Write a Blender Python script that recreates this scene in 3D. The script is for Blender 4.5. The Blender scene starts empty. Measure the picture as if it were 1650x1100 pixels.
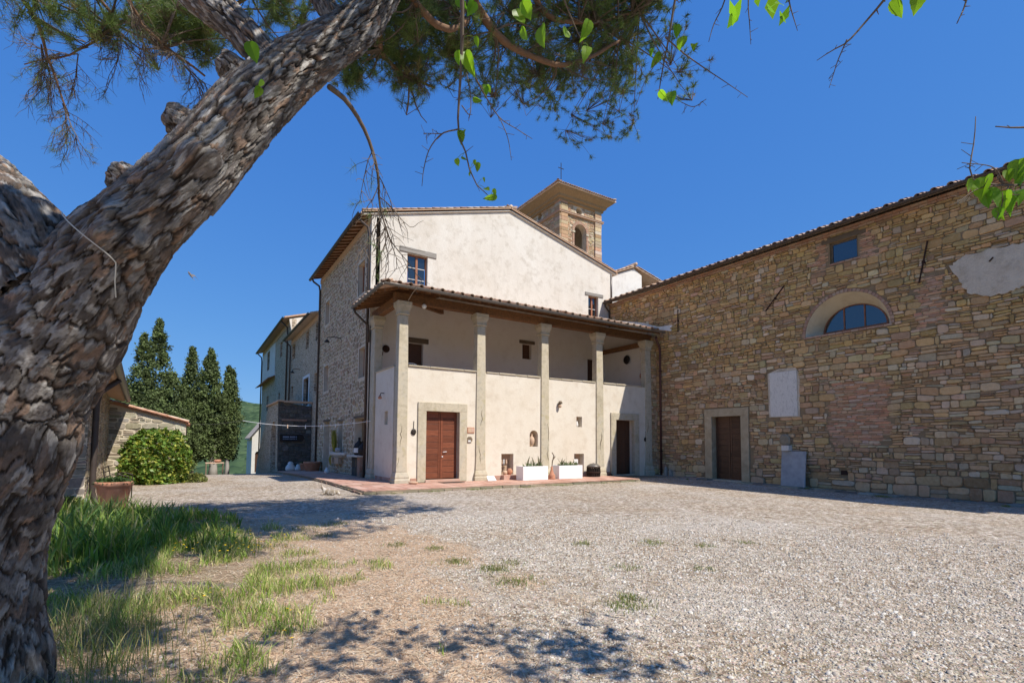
import bpy, bmesh, math, random
import numpy as np
from mathutils import Vector, Matrix, geometry

# ------------------------------------------------------------------ camera, sky, sun, exposure
sc = bpy.context.scene
COL = sc.collection
cam = bpy.data.cameras.new('camera')
cam_ob = bpy.data.objects.new('camera', cam)
COL.objects.link(cam_ob)
cam.lens = 17.804
cam.sensor_width = 36.0
cam.shift_y = 0.0699
cam.clip_start = 0.05
cam.clip_end = 8000.0
CAM_R, CAM_F, CAM_U = (.84469, -.53522, .00575), (.53399, .84339, .05953), (-.03671, -.04722, .99821)
cam_ob.matrix_world = Matrix(((CAM_R[0], CAM_U[0], -CAM_F[0], 0), (CAM_R[1], CAM_U[1], -CAM_F[1], 0),
                              (CAM_R[2], CAM_U[2], -CAM_F[2], 1.6), (0, 0, 0, 1)))
sc.camera = cam_ob

SUN_DIR = Vector((0.32, -0.735, 1.0)).normalized()
world = bpy.data.worlds.new('World')
sc.world = world
world.use_nodes = True
wn = world.node_tree
for n_ in list(wn.nodes):
    wn.nodes.remove(n_)
sky = wn.nodes.new('ShaderNodeTexSky')
sky.sky_type = 'NISHITA'
sky.sun_disc = False
sky.sun_elevation = math.asin(SUN_DIR.z)
sky.sun_rotation = math.atan2(SUN_DIR.x, SUN_DIR.y)
sky.altitude = 600
sky.air_density = 1.0
sky.dust_density = 0.15
sky.ozone_density = 3.0
EXPOSURE = 0.54
sep = wn.nodes.new('ShaderNodeSeparateColor')
com = wn.nodes.new('ShaderNodeCombineColor')
wn.links.new(sky.outputs[0], sep.inputs[0])
for i_, (mul_, gam_) in enumerate(((.066, .74), (.176, .49), (.50, .235))):   # film-like response of the sky's three channels
    pw_ = wn.nodes.new('ShaderNodeMath')
    pw_.operation = 'POWER'
    pw_.inputs[1].default_value = gam_
    ml_ = wn.nodes.new('ShaderNodeMath')
    ml_.operation = 'MULTIPLY'
    ml_.inputs[1].default_value = mul_ / (.15 * 2 ** EXPOSURE)
    wn.links.new(sep.outputs[i_], pw_.inputs[0])
    wn.links.new(pw_.outputs[0], ml_.inputs[0])
    wn.links.new(ml_.outputs[0], com.inputs[i_])
bg = wn.nodes.new('ShaderNodeBackground')
bg.inputs['Strength'].default_value = 0.15
wo = wn.nodes.new('ShaderNodeOutputWorld')
wn.links.new(com.outputs[0], bg.inputs['Color'])
wn.links.new(bg.outputs[0], wo.inputs['Surface'])

sun = bpy.data.lights.new('sun', 'SUN')
sun.energy = 4.0
sun.angle = math.radians(0.53)
sun.color = (1.0, 0.94, 0.85)
sun_ob = bpy.data.objects.new('sun', sun)
COL.objects.link(sun_ob)
sun_ob.rotation_euler = SUN_DIR.to_track_quat('Z', 'Y').to_euler()
sun_ob.location = (10, -20, 40)

sc.view_settings.view_transform = 'Standard'
sc.view_settings.look = 'None'
sc.view_settings.gamma = 1.0
sc.view_settings.exposure = EXPOSURE
sc.view_settings.use_curve_mapping = False
sc.cycles.max_bounces = 7
sc.cycles.transparent_max_bounces = 8

# ------------------------------------------------------------------ helpers
RNG = random.Random(7)
NR = np.random.default_rng(11)
ORG = {}


def lerp(a, b, t):
    return a + (b - a) * t


def in_view(p, margin=0.0):
    d = (p[0], p[1], p[2] - 1.6)
    q = [d[0] * a[0] + d[1] * a[1] + d[2] * a[2] for a in (CAM_R, CAM_F, CAM_U)]
    if q[1] < 0.2:
        return False
    u = 825 + 816 * q[0] / q[1]
    v = 665.4 - 816 * q[2] / q[1]
    return -margin < u < 1650 + margin and -margin < v < 1100 + margin


def np_mesh(name, verts, faces, cols=None, smooth=False):
    verts = np.asarray(verts, dtype=np.float32).reshape(-1, 3)
    faces = np.asarray(faces, dtype=np.int32)
    k = faces.shape[1]
    me = bpy.data.meshes.new(name)
    me.vertices.add(len(verts))
    me.vertices.foreach_set('co', verts.ravel())
    me.loops.add(faces.size)
    me.loops.foreach_set('vertex_index', faces.ravel())
    me.polygons.add(len(faces))
    me.polygons.foreach_set('loop_start', np.arange(0, faces.size, k, dtype=np.int32))
    if smooth:
        me.polygons.foreach_set('use_smooth', np.ones(len(faces), dtype=bool))
    me.update(calc_edges=True)
    me.validate()
    if cols is not None:
        set_cols(me, cols)
    return me


def set_cols(me, cols):
    cols = np.asarray(cols, dtype=np.float32)
    if cols.shape[1] == 3:
        cols = np.concatenate([cols, np.ones((len(cols), 1), np.float32)], 1)
    at = me.color_attributes.new('col', 'FLOAT_COLOR', 'POINT')
    at.data.foreach_set('color', cols.ravel())


def thing(name, label, cat, loc=(0, 0, 0), group=None):
    o = bpy.data.objects.new(name, None)
    o.empty_display_size = 0.2
    COL.objects.link(o)
    o.location = loc
    ORG[o] = Vector(loc)
    o['label'] = label
    o['category'] = cat
    if group:
        o['group'] = group
    return o


def tag(o, label, cat, group=None):
    o['label'] = label
    o['category'] = cat
    if group:
        o['group'] = group
    return o


def add_obj(name, me, m, parent=None, origin=None, kind=None):
    """link a mesh whose vertices are in world space; its origin goes to `origin`"""
    if m is not None:
        me.materials.append(m)
    o = bpy.data.objects.new(name, me)
    COL.objects.link(o)
    porg = ORG[parent] if parent is not None else Vector((0, 0, 0))
    if origin == 'c':
        n = len(me.vertices)
        co = np.empty(n * 3, np.float32)
        me.vertices.foreach_get('co', co)
        co = co.reshape(-1, 3)
        lo, hi = co.min(0), co.max(0)
        origin = Vector(((lo[0] + hi[0]) / 2, (lo[1] + hi[1]) / 2, lo[2]))
        origin = Vector([float(x) for x in origin])
    elif origin is None:
        origin = porg
    origin = Vector(origin)
    me.transform(Matrix.Translation(-origin))
    o.location = origin - porg
    ORG[o] = origin
    if parent is not None:
        o.parent = parent
    if kind:
        o['kind'] = kind
    return o


def copy_piece(src, name, world_origin, rot, parent):
    """another object on the same mesh data"""
    o = bpy.data.objects.new(name, src if isinstance(src, bpy.types.Mesh) else src.data)
    COL.objects.link(o)
    o.location = Vector(world_origin) - (ORG[parent] if parent is not None else Vector((0, 0, 0)))
    if rot is not None:
        o.rotation_euler = rot
    if parent is not None:
        o.parent = parent
    ORG[o] = Vector(world_origin)
    return o


class MB:
    def __init__(self):
        self.v, self.f, self.c = [], [], []

    def add(self, vs, fs, col=None):
        b = len(self.v)
        self.v.extend([tuple(p) for p in vs])
        self.f.extend([tuple(i + b for i in f) for f in fs])
        if col is not None:
            self.c.extend([col] * len(vs))
        return self

    def box(self, x0, y0, z0, x1, y1, z1, col=None):
        vs = [(x0, y0, z0), (x1, y0, z0), (x1, y1, z0), (x0, y1, z0), (x0, y0, z1), (x1, y0, z1), (x1, y1, z1), (x0, y1, z1)]
        return self.add(vs, [(0, 3, 2, 1), (4, 5, 6, 7), (0, 1, 5, 4), (1, 2, 6, 5), (2, 3, 7, 6), (3, 0, 4, 7)], col)

    def beam(self, p0, p1, w, h, col=None, up=(0, 0, 1)):
        p0, p1 = Vector(p0), Vector(p1)
        d = (p1 - p0).normalized()
        s = d.cross(Vector(up)).normalized() * (w / 2)
        u = s.cross(d).normalized() * (h / 2)
        vs = [p + a * s + b * u for p in (p0, p1) for a, b in ((-1, -1), (1, -1), (1, 1), (-1, 1))]
        return self.add(vs, [(0, 1, 2, 3), (7, 6, 5, 4), (0, 4, 5, 1), (1, 5, 6, 2), (2, 6, 7, 3), (3, 7, 4, 0)], col)

    def tube(self, pts, rad, n=8, col=None, cap=True):
        pts = [Vector(p) for p in pts]
        if not hasattr(rad, '__len__'):
            rad = [rad] * len(pts)
        vs, fs = [], []
        prev = None
        for i, p in enumerate(pts):
            d = (pts[min(i + 1, len(pts) - 1)] - pts[max(i - 1, 0)])
            if d.length < 1e-9:
                d = Vector((0, 0, 1))
            d.normalize()
            if prev is None:
                a = Vector((0, 0, 1)) if abs(d.z) < 0.9 else Vector((1, 0, 0))
                s = d.cross(a).normalized()
            else:
                s = (prev - d * prev.dot(d)).normalized()
            prev = s
            t = d.cross(s)
            for k in range(n):
                an = 2 * math.pi * k / n
                vs.append(p + (s * math.cos(an) + t * math.sin(an)) * rad[i])
        for i in range(len(pts) - 1):
            for k in range(n):
                fs.append((i * n + k, i * n + (k + 1) % n, (i + 1) * n + (k + 1) % n, (i + 1) * n + k))
        if cap:
            fs.append(tuple(range(n - 1, -1, -1)))
            fs.append(tuple((len(pts) - 1) * n + k for k in range(n)))
        return self.add(vs, fs, col)

    def lathe(self, prof, loc, n=16, col=None, cap=True):
        vs, fs = [], []
        for r, z in prof:
            for k in range(n):
                an = 2 * math.pi * k / n
                vs.append((loc[0] + r * math.cos(an), loc[1] + r * math.sin(an), loc[2] + z))
        for i in range(len(prof) - 1):
            for k in range(n):
                fs.append((i * n + k, i * n + (k + 1) % n, (i + 1) * n + (k + 1) % n, (i + 1) * n + k))
        if cap:
            fs.append(tuple(range(n - 1, -1, -1)))
            fs.append(tuple((len(prof) - 1) * n + k for k in range(n)))
        return self.add(vs, fs, col)

    def ring_stack(self, rings, col=None, cap=True):
        n = len(rings[0])
        vs = [p for r in rings for p in r]
        fs = []
        for i in range(len(rings) - 1):
            for k in range(n):
                fs.append((i * n + k, i * n + (k + 1) % n, (i + 1) * n + (k + 1) % n, (i + 1) * n + k))
        if cap:
            fs.append(tuple(range(n - 1, -1, -1)))
            fs.append(tuple((len(rings) - 1) * n + k for k in range(n)))
        return self.add(vs, fs, col)

    def plate(self, outer, holes, to3, depth, col=None, rim=True, back=False):
        """flat polygon with holes and reveals `depth` deep (depth = vector)"""
        loops = [outer] + list(holes)
        flat = [p for l in loops for p in l]
        tri = geometry.tessellate_polygon([[Vector((a, b, 0)) for a, b in l] for l in loops])
        vs = [Vector(to3(a, b)) for a, b in flat]
        d = Vector(depth)
        n = len(vs)
        vs = vs + [p + d for p in vs]
        fs = [tuple(t) for t in tri]
        if back:
            fs += [tuple(i + n for i in t) for t in tri]
        s = 0
        for li, l in enumerate(loops):
            m_ = len(l)
            if li > 0 or rim:
                for k in range(m_):
                    a, b = s + k, s + (k + 1) % m_
                    fs.append((a, b, b + n, a + n))
            s += m_
        return self.add(vs, fs, col)

    def mesh(self, name, smooth=False):
        me = bpy.data.meshes.new(name)
        me.from_pydata(self.v, [], self.f)
        if smooth:
            me.polygons.foreach_set('use_smooth', np.ones(len(me.polygons), dtype=bool))
        me.update()
        if self.c and len(self.c) == len(self.v):
            set_cols(me, np.array(self.c, dtype=np.float32))
        return me

    def build(self, name, m, parent=None, origin=None, smooth=False, bevel=0, kind=None, seg=2):
        o = add_obj(name, self.mesh(name, smooth), m, parent, origin, kind)
        if bevel:
            b = o.modifiers.new('bevel', 'BEVEL')
            b.width = bevel
            b.segments = seg
            b.limit_method = 'ANGLE'
            b.angle_limit = math.radians(40)
        return o


def arch(a0, a1, z0, zs, n=12, rise=None):
    """outline of an opening with a round head"""
    r = (a1 - a0) / 2
    c = (a0 + a1) / 2
    rise = r if rise is None else rise
    return [(a0, z0), (a1, z0)] + [(c + r * math.cos(math.pi * k / n), zs + rise * math.sin(math.pi * k / n)) for k in range(n + 1)]


def rect(a0, a1, z0, z1):
    return [(a0, z0), (a1, z0), (a1, z1), (a0, z1)]


def vnoise(x, y, seed=0):
    x = np.asarray(x, float)
    y = np.asarray(y, float)
    xi, yi = np.floor(x).astype(np.int64), np.floor(y).astype(np.int64)
    fx, fy = x - xi, y - yi
    fx, fy = fx * fx * (3 - 2 * fx), fy * fy * (3 - 2 * fy)

    def h(a, b):
        n = (a * 374761393 + b * 668265263 + seed * 1274126177) & 0x7fffffff
        n = ((n ^ (n >> 13)) * 1274126177) & 0x7fffffff
        return ((n ^ (n >> 16)) & 0xffff) / 65535.0
    return (h(xi, yi) * (1 - fx) + h(xi + 1, yi) * fx) * (1 - fy) + (h(xi, yi + 1) * (1 - fx) + h(xi + 1, yi + 1) * fx) * fy


def fbm(x, y, seed=0, o=3):
    s, a, t = 0, 1.0, 0
    for i in range(o):
        s = s + a * vnoise(np.asarray(x) * 2 ** i + 17 * i, np.asarray(y) * 2 ** i - 9 * i, seed + i)
        t += a
        a *= .5
    return s / t


# ------------------------------------------------------------------ materials
class G:
    def __init__(self, m):
        self.nt = m.node_tree
        self.b = self.nt.nodes['Principled BSDF']
        self.geo = self.nt.nodes.new('ShaderNodeNewGeometry')
        self.pos = self.geo.outputs['Position']

    def link(self, a, b):
        self.nt.links.new(a, b)

    def put(self, sock, val):
        if isinstance(val, bpy.types.NodeSocket):
            self.link(val, sock)
        elif isinstance(val, tuple) and len(val) == 3 and len(sock.default_value) == 4:
            sock.default_value = (*val, 1)
        else:
            sock.default_value = val

    def scaled(self, s):
        n = self.nt.nodes.new('ShaderNodeMapping')
        n.inputs['Scale'].default_value = s
        self.link(self.pos, n.inputs['Vector'])
        return n.outputs[0]

    def noise(self, scale, detail=4, rough=.55, vec=None, dist=0.0):
        n = self.nt.nodes.new('ShaderNodeTexNoise')
        n.inputs['Scale'].default_value = scale
        n.inputs['Detail'].default_value = detail
        n.inputs['Roughness'].default_value = rough
        n.inputs['Distortion'].default_value = dist
        self.link(vec if vec is not None else self.pos, n.inputs['Vector'])
        return n.outputs['Fac']

    def voro(self, scale, vec=None, feat='F1', out='Distance', rnd=1.0):
        n = self.nt.nodes.new('ShaderNodeTexVoronoi')
        n.feature = feat
        n.inputs['Scale'].default_value = scale
        n.inputs['Randomness'].default_value = rnd
        self.link(vec if vec is not None else self.pos, n.inputs['Vector'])
        return n.outputs[out]

    def ramp(self, fac, stops, mode='LINEAR'):
        n = self.nt.nodes.new('ShaderNodeValToRGB')
        cr = n.color_ramp
        cr.interpolation = mode
        while len(cr.elements) < len(stops):
            cr.elements.new(0.5)
        for e, (p, c) in zip(cr.elements, stops):
            e.position = p
            e.color = (*c, 1) if hasattr(c, '__len__') else (c, c, c, 1)
        self.link(fac, n.inputs[0])
        return n.outputs[0]

    def mix(self, fac, a, b, mode='MIX'):
        n = self.nt.nodes.new('ShaderNodeMix')
        n.data_type = 'RGBA'
        n.blend_type = mode
        self.put(n.inputs[0], fac)
        self.put(n.inputs[6], a)
        self.put(n.inputs[7], b)
        return n.outputs[2]

    def math(self, op, a, b=0.5, clamp=False):
        n = self.nt.nodes.new('ShaderNodeMath')
        n.operation = op
        n.use_clamp = clamp
        self.put(n.inputs[0], a)
        self.put(n.inputs[1], b)
        return n.outputs[0]

    def attr(self, name='col', out='Color'):
        n = self.nt.nodes.new('ShaderNodeAttribute')
        n.attribute_name = name
        return n.outputs[out]

    def rnd(self):
        return self.nt.nodes.new('ShaderNodeObjectInfo').outputs['Random']

    def bump(self, h, strength=.4, dist=.02, prev=None):
        n = self.nt.nodes.new('ShaderNodeBump')
        n.inputs['Strength'].default_value = strength
        n.inputs['Distance'].default_value = dist
        self.link(h, n.inputs['Height'])
        if prev is not None:
            self.link(prev, n.inputs['Normal'])
        return n.outputs[0]


def mat(name, fn, rough=.85, spec=.3, metal=0.0):
    m = bpy.data.materials.new(name)
    m.use_nodes = True
    g = G(m)
    g.b.inputs['Roughness'].default_value = rough
    g.b.inputs['Specular IOR Level'].default_value = spec
    g.b.inputs['Metallic'].default_value = metal
    r = fn(g)
    col, nrm = (r if isinstance(r, tuple) and len(r) == 2 and not isinstance(r[0], float) else (r, None))
    g.put(g.b.inputs['Base Color'], col)
    if nrm is not None:
        g.link(nrm, g.b.inputs['Normal'])
    return m


def plaster(name, base, dark, light, patch, bump=.25, big=.35):
    def fn(g):
        n1 = g.noise(big, 6, .6, dist=.6)
        n2 = g.noise(2.3, 8, .65)
        n3 = g.noise(14, 5, .7)
        streak = g.noise(1.0, 5, .6, g.scaled((2.2, 2.2, .25)))
        c = g.mix(g.ramp(n1, [(.35, 0), (.62, 1)]), base, light)
        c = g.mix(g.ramp(n2, [(.5, 0), (.72, .7)]), c, dark)
        n4 = g.noise(.9, 7, .62, dist=1.4)
        c = g.mix(g.ramp(n4, [(.57, 0), (.60, .55), (.66, .2)]), c, light)
        c = g.mix(g.ramp(g.noise(5.5, 3, .5, dist=2.5), [(.485, 0), (.5, .5), (.515, 0)]), c, dark)
        c = g.mix(g.ramp(streak, [(.55, 0), (.8, .45)]), c, patch)
        c = g.mix(g.ramp(n3, [(.4, .12), (.7, 0)]), c, dark)
        return c, g.bump(g.math('ADD', n3, n2), bump, .03)
    return mat(name, fn, .92, .15)


def stone_mat(name, scale=9, rough=.88, bump=.5):
    def fn(g):
        c = g.attr()
        n1 = g.noise(scale, 6, .65)
        n2 = g.noise(scale * 4, 4, .6)
        n3 = g.noise(.5, 4, .6)
        c = g.mix(g.ramp(n1, [(.3, .5), (.55, 0)]), c, g.mix(1.0, c, (.62, .58, .52), 'MULTIPLY'))
        c = g.mix(g.ramp(n1, [(.55, 0), (.8, .4)]), c, (.60, .50, .36))
        c = g.mix(g.ramp(n3, [(.45, 0), (.75, .2)]), c, (.33, .24, .14))
        return c, g.bump(g.math('ADD', n1, g.math('MULTIPLY', n2, .4)), bump, .03)
    return mat(name, fn, rough, .2)


M = {}
M['plaster_gable'] = plaster('plaster_gable', (.66, .605, .52), (.47, .415, .335), (.74, .70, .625), (.50, .445, .37), .35)
M['plaster_cream'] = plaster('plaster_cream', (.69, .61, .49), (.57, .48, .365), (.74, .675, .565), (.60, .53, .435), .25, .5)
M['plaster_white'] = plaster('plaster_white', (.78, .725, .65), (.70, .64, .56), (.80, .76, .70), (.72, .66, .59), .15, .6)
M['plaster_annex'] = plaster('plaster_annex', (.72, .69, .63), (.55, .51, .46), (.77, .75, .70), (.5, .47, .43), .2, .8)
M['plaster_patch'] = plaster('plaster_patch', (.58, .49, .375), (.36, .29, .205), (.66, .58, .46), (.42, .34, .245), .9, 2.2)
M['lunette_plaster'] = plaster('lunette_plaster', (.62, .52, .36), (.5, .4, .27), (.66, .57, .42), (.5, .42, .3), .12, 1.5)
M['stone'] = stone_mat('stone')
M['stone_small'] = stone_mat('stone_small', 12, .9, .4)
M['mortar'] = mat('mortar', lambda g: (g.mix(g.noise(3, 6), (.19, .135, .078), (.36, .265, .16)), g.bump(g.noise(30, 5), .8, .03)), .95, .1)
M['mortar_pale'] = mat('mortar_pale', lambda g: (g.mix(g.ramp(g.noise(2.2, 7, .65), [(.3, 0), (.7, 1)]), (.54, .455, .34), (.72, .635, .50)),
                                                 g.bump(g.noise(22, 5), .7, .03)), .95, .1)


def serena(g):
    n1 = g.noise(1.1, 6, .65, dist=.8)
    n2 = g.noise(7, 6, .65)
    c = g.ramp(n1, [(.25, (.39, .335, .235)), (.5, (.54, .47, .345)), (.7, (.47, .43, .345)), (.85, (.60, .52, .39))])
    c = g.mix(g.ramp(n2, [(.5, 0), (.75, .5)]), c, (.24, .21, .15))
    c = g.mix(g.ramp(g.noise(3.0, 4, .5), [(.58, 0), (.66, .5)]), c, (.42, .36, .20))
    return c, g.bump(g.math('ADD', n2, g.noise(28, 5)), .45, .02)


M['serena'] = mat('serena', serena, .85, .2)
M['brown_stone'] = mat('brown_stone', lambda g: (g.mix(g.ramp(g.noise(2.2, 6, .65, dist=.8), [(.3, 0), (.7, 1)]), (.36, .28, .17), (.52, .42, .28)), g.bump(g.noise(20, 5), .4, .02)), .88, .2)


def wood(name, a, b, ax=(1, 1, 6), rough=.6, per=True):
    def fn(g):
        v = g.scaled(ax)
        n = g.noise(3.0, 6, .6, v, .5)
        c = g.mix(g.ramp(n, [(.3, 0), (.7, 1)]), a, b)
        if per:
            c = g.mix(1.0, c, g.ramp(g.rnd(), [(0, .72), (1, 1.15)]), 'MULTIPLY')
        return c, g.bump(n, .25, .01)
    return mat(name, fn, rough, .35)


M['door_wood'] = wood('door_wood', (.15, .045, .022), (.25, .082, .040), (1.5, 1.5, 14), .42)
M['door_dark'] = wood('door_dark', (.065, .03, .016), (.12, .055, .03), (1.5, 1.5, 14), .5)
M['beam_wood'] = wood('beam_wood', (.11, .055, .024), (.26, .125, .05), (3, 3, 3), .75)
M['frame_wood'] = wood('frame_wood', (.30, .12, .06), (.42, .18, .10), (2, 2, 2), .5)
M['old_wood'] = wood('old_wood', (.24, .22, .19), (.38, .35, .31), (1, 1, 12), .85)
M['lintel_wood'] = wood('lintel_wood', (.13, .095, .06), (.22, .165, .11), (1, 1, 10), .85)
M['frame_white'] = mat('frame_white', lambda g: (.72, .72, .70), .5)


def tile(g):
    r = g.rnd()
    n = g.noise(5, 5, .6)
    c = g.ramp(g.math('ADD', g.math('MULTIPLY', r, .45), g.math('MULTIPLY', n, .55)),
               [(.2, (.36, .21, .135)), (.4, (.50, .32, .21)), (.6, (.58, .43, .31)), (.8, (.66, .54, .42))])
    c = g.mix(g.ramp(g.noise(11, 6, .7), [(.52, 0), (.68, .65)]), c, (.48, .44, .37))
    c = g.mix(g.ramp(g.noise(3.3, 5, .7), [(.56, 0), (.72, .7)]), c, (.16, .145, .12))
    return c, g.bump(g.noise(40, 4), .3, .01)


M['tower_stone'] = stone_mat('tower_stone')
M['roof_tile'] = mat('roof_tile', tile, .9, .15)


def cotto(g):
    n = g.noise(6, 5, .6)
    r = g.rnd()
    c = g.ramp(g.math('ADD', g.math('MULTIPLY', r, .5), g.math('MULTIPLY', n, .5)),
               [(.2, (.40, .21, .15)), (.5, (.52, .30, .22)), (.8, (.60, .40, .31))])
    c = g.mix(g.ramp(g.noise(1.3, 6, .7), [(.5, 0), (.72, .55)]), c, (.50, .42, .35))
    return c, g.bump(g.noise(30, 4), .3, .01)


M['cotto'] = mat('cotto', cotto, .85, .2)
M['brick'] = mat('brick', lambda g: (g.mix(g.ramp(g.noise(8, 5, .65), [(.35, 0), (.7, .7)]), g.ramp(g.rnd(), [(0, (.33, .16, .10)), (.5, (.42, .22, .14)), (1, (.46, .31, .21))]), (.40, .34, .27)),
                                     g.bump(g.noise(35, 4), .4, .01)), .9, .15)
M['gutter'] = mat('gutter', lambda g: g.mix(g.noise(4, 5), (.055, .040, .033), (.10, .078, .066)), .5, .4, .3)
M['gutter_grey'] = mat('gutter_grey', lambda g: g.mix(g.noise(4, 5), (.13, .115, .10), (.22, .20, .18)), .45, .4, .4)
M['pipe_red'] = mat('pipe_red', lambda g: g.mix(g.noise(5, 5), (.085, .035, .028), (.13, .06, .05)), .45, .4, .2)
M['iron'] = mat('iron', lambda g: g.mix(g.noise(14, 5), (.02, .018, .017), (.06, .045, .035)), .6, .4, .5)
M['rust'] = mat('rust', lambda g: g.mix(g.noise(14, 5), (.07, .03, .018), (.03, .022, .018)), .8, .3, .2)
M['white_paint'] = mat('white_paint', lambda g: g.mix(g.ramp(g.noise(3, 5), [(.5, 0), (.8, .25)]), (.84, .84, .83), (.72, .71, .68)), .55)
M['terracotta'] = mat('terracotta', lambda g: (g.mix(g.ramp(g.noise(5, 6, .65), [(.3, 0), (.7, 1)]), (.42, .175, .095), (.56, .30, .20)), g.bump(g.noise(20, 4), .2, .01)), .85, .2)
M['clay_pale'] = mat('clay_pale', lambda g: g.mix(g.noise(9, 5), (.52, .34, .22), (.62, .46, .33)), .85, .2)
M['ceramic'] = mat('ceramic', lambda g: g.mix(g.noise(6, 4), (.80, .79, .76), (.70, .69, .66)), .3, .5)
M['soil'] = mat('soil', lambda g: g.mix(g.noise(20, 5), (.05, .035, .025), (.11, .08, .055)), .95, .1)


def marble(g):
    n = g.noise(2.2, 8, .65, g.scaled((1, 3.5, 1.2)), 1.6)
    c = g.ramp(n, [(.35, (.60, .57, .51)), (.5, (.70, .665, .60)), (.62, (.52, .49, .44)), (.75, (.72, .69, .63))])
    return c


M['marble'] = mat('marble', marble, .45, .4)
M['slate'] = mat('slate', lambda g: (g.mix(g.ramp(g.noise(4, 6), [(.35, 0), (.7, 1)]), (.31, .31, .31), (.41, .41, .41)), g.bump(g.noise(30, 4), .15, .01)), .6, .3)


def glass(g):
    g.b.inputs['Metallic'].default_value = 0
    g.b.inputs['IOR'].default_value = 1.6
    g.b.inputs['Coat Weight'].default_value = .6
    g.b.inputs['Coat Roughness'].default_value = .02
    return (.012, .016, .022), g.bump(g.noise(1.7, 2), .04, .05)


M['glass'] = mat('glass', glass, .03, 1.0)
M['dark_room'] = mat('dark_room', lambda g: (.02, .016, .013), .9)


def leafy(name, cols, trans=.35, rough=.55):
    """leaf surface with its own colours on the attribute and light passing through"""
    m = bpy.data.materials.new(name)
    m.use_nodes = True
    g = G(m)
    c = g.attr()
    c = g.mix(1.0, c, g.ramp(g.noise(3, 3), [(.3, .8), (.7, 1.15)]), 'MULTIPLY')
    g.link(c, g.b.inputs['Base Color'])
    g.b.inputs['Roughness'].default_value = rough
    g.b.inputs['Specular IOR Level'].default_value = .3
    t = g.nt.nodes.new('ShaderNodeBsdfTranslucent')
    g.link(g.mix(1.0, c, cols, 'MULTIPLY'), t.inputs['Color'])
    mx = g.nt.nodes.new('ShaderNodeMixShader')
    mx.inputs[0].default_value = trans
    out = g.nt.nodes['Material Output']
    g.link(g.b.outputs[0], mx.inputs[1])
    g.link(t.outputs[0], mx.inputs[2])
    g.link(mx.outputs[0], out.inputs['Surface'])
    return m


M['leaf'] = leafy('leaf', (1.5, 1.7, .6), .55, .4)
M['hedge_leaf'] = leafy('hedge_leaf', (1.2, 1.3, .6), .3, .4)
M['cypress_leaf'] = leafy('cypress_leaf', (1.0, 1.1, .6), .2, .7)
M['grass_blade'] = leafy('grass_blade', (1.2, 1.3, .6), .35, .55)
M['needle'] = leafy('needle', (1.1, 1.15, .7), .25, .5)
M['litter'] = mat('litter', lambda g: g.attr(), .9, .1)
M['flower'] = mat('flower', lambda g: g.attr(), .7, .2)
M['pebble'] = mat('pebble', lambda g: g.mix(1.0, g.attr(), g.ramp(g.noise(60, 3), [(.3, .8), (.7, 1.1)]), 'MULTIPLY'), .9, .2)
M['bark'] = mat('bark', lambda g: (g.mix(g.ramp(g.noise(30, 6, .7), [(.35, .45), (.6, 0)]), g.attr(), g.mix(1.0, g.attr(), (.45, .42, .4), 'MULTIPLY')),
                                   g.bump(g.math('ADD', g.noise(45, 6, .7), g.noise(130, 3)), .6, .012)), .9, .15)
M['twig'] = mat('twig', lambda g: (g.mix(g.noise(40, 4), (.10, .075, .055), (.19, .15, .115)), g.bump(g.noise(120, 3), .3, .003)), .85, .2)
M['bough'] = mat('bough', lambda g: (g.mix(g.noise(14, 5, .7), (.15, .085, .05), (.27, .17, .11)), g.bump(g.noise(50, 4), .6, .01)), .9, .15)
M['cypress_bark'] = mat('cypress_bark', lambda g: g.mix(g.noise(6, 5, .6, g.scaled((3, 3, .6))), (.26, .23, .20), (.44, .41, .37)), .9)
# ------------------------------------------------------------------ ground
def ground_z(x, y):
    x = np.asarray(x, float)
    y = np.asarray(y, float)
    z = np.full(np.broadcast(x, y).shape, -0.12)
    t = np.clip(y - 22, 0, 12)
    z = z - .0013 * t * t
    z = z - .055 * np.clip(y - 34, 0, 22)
    z = z - .02 * np.clip(x - 12, 0, 10) * np.clip((18 - y) / 10, 0, 1) * .6
    far = np.clip(y - 56, 0, 170) + .8 * np.clip(-x - 45, 0, 120) + .5 * np.clip(x - 90, 0, 200)
    z = z - .26 * far
    z = z + .05 * (fbm(x * .35, y * .35, 3) - .5) * np.clip((16.0 - y) / 4, 0, 1)
    # slight mound of the grass bed by the pine
    z = z + .10 * np.exp(-(((x + 1.0) / 2.2) ** 2 + ((y - 9.5) / 4.5) ** 2))
    return np.maximum(z, -52)


def soil_mask(x, y):
    w = fbm(np.asarray(x) * .7, np.asarray(y) * .7, 21, 4) - .5
    w2 = fbm(np.asarray(x) * 2.3, np.asarray(y) * 2.3, 27, 3) - .5
    edge = 4.3 + .25 * np.sin(np.asarray(y) * .6) - np.clip(np.asarray(y) - 7.5, 0, 9) * .34
    s = 1 / (1 + np.exp(-(edge + 4.2 * w + 1.6 * w2 - x) / .45))
    s = s * (1 / (1 + np.exp((np.asarray(y) - 12.6 - 2 * w) / .5)))
    gp = np.exp(-(((np.asarray(x) - 2.9) / .9) ** 2 + ((np.asarray(y) - 4.0) / 1.5) ** 2))
    br = 1 / (1 + np.exp(-(np.asarray(x) * .55 - np.asarray(y) + 1.9) / .35))      # the corner nearest the camera stays gravelled
    return np.clip(s * (1 - .75 * gp) * (1 - .72 * br), 0, 1)


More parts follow.
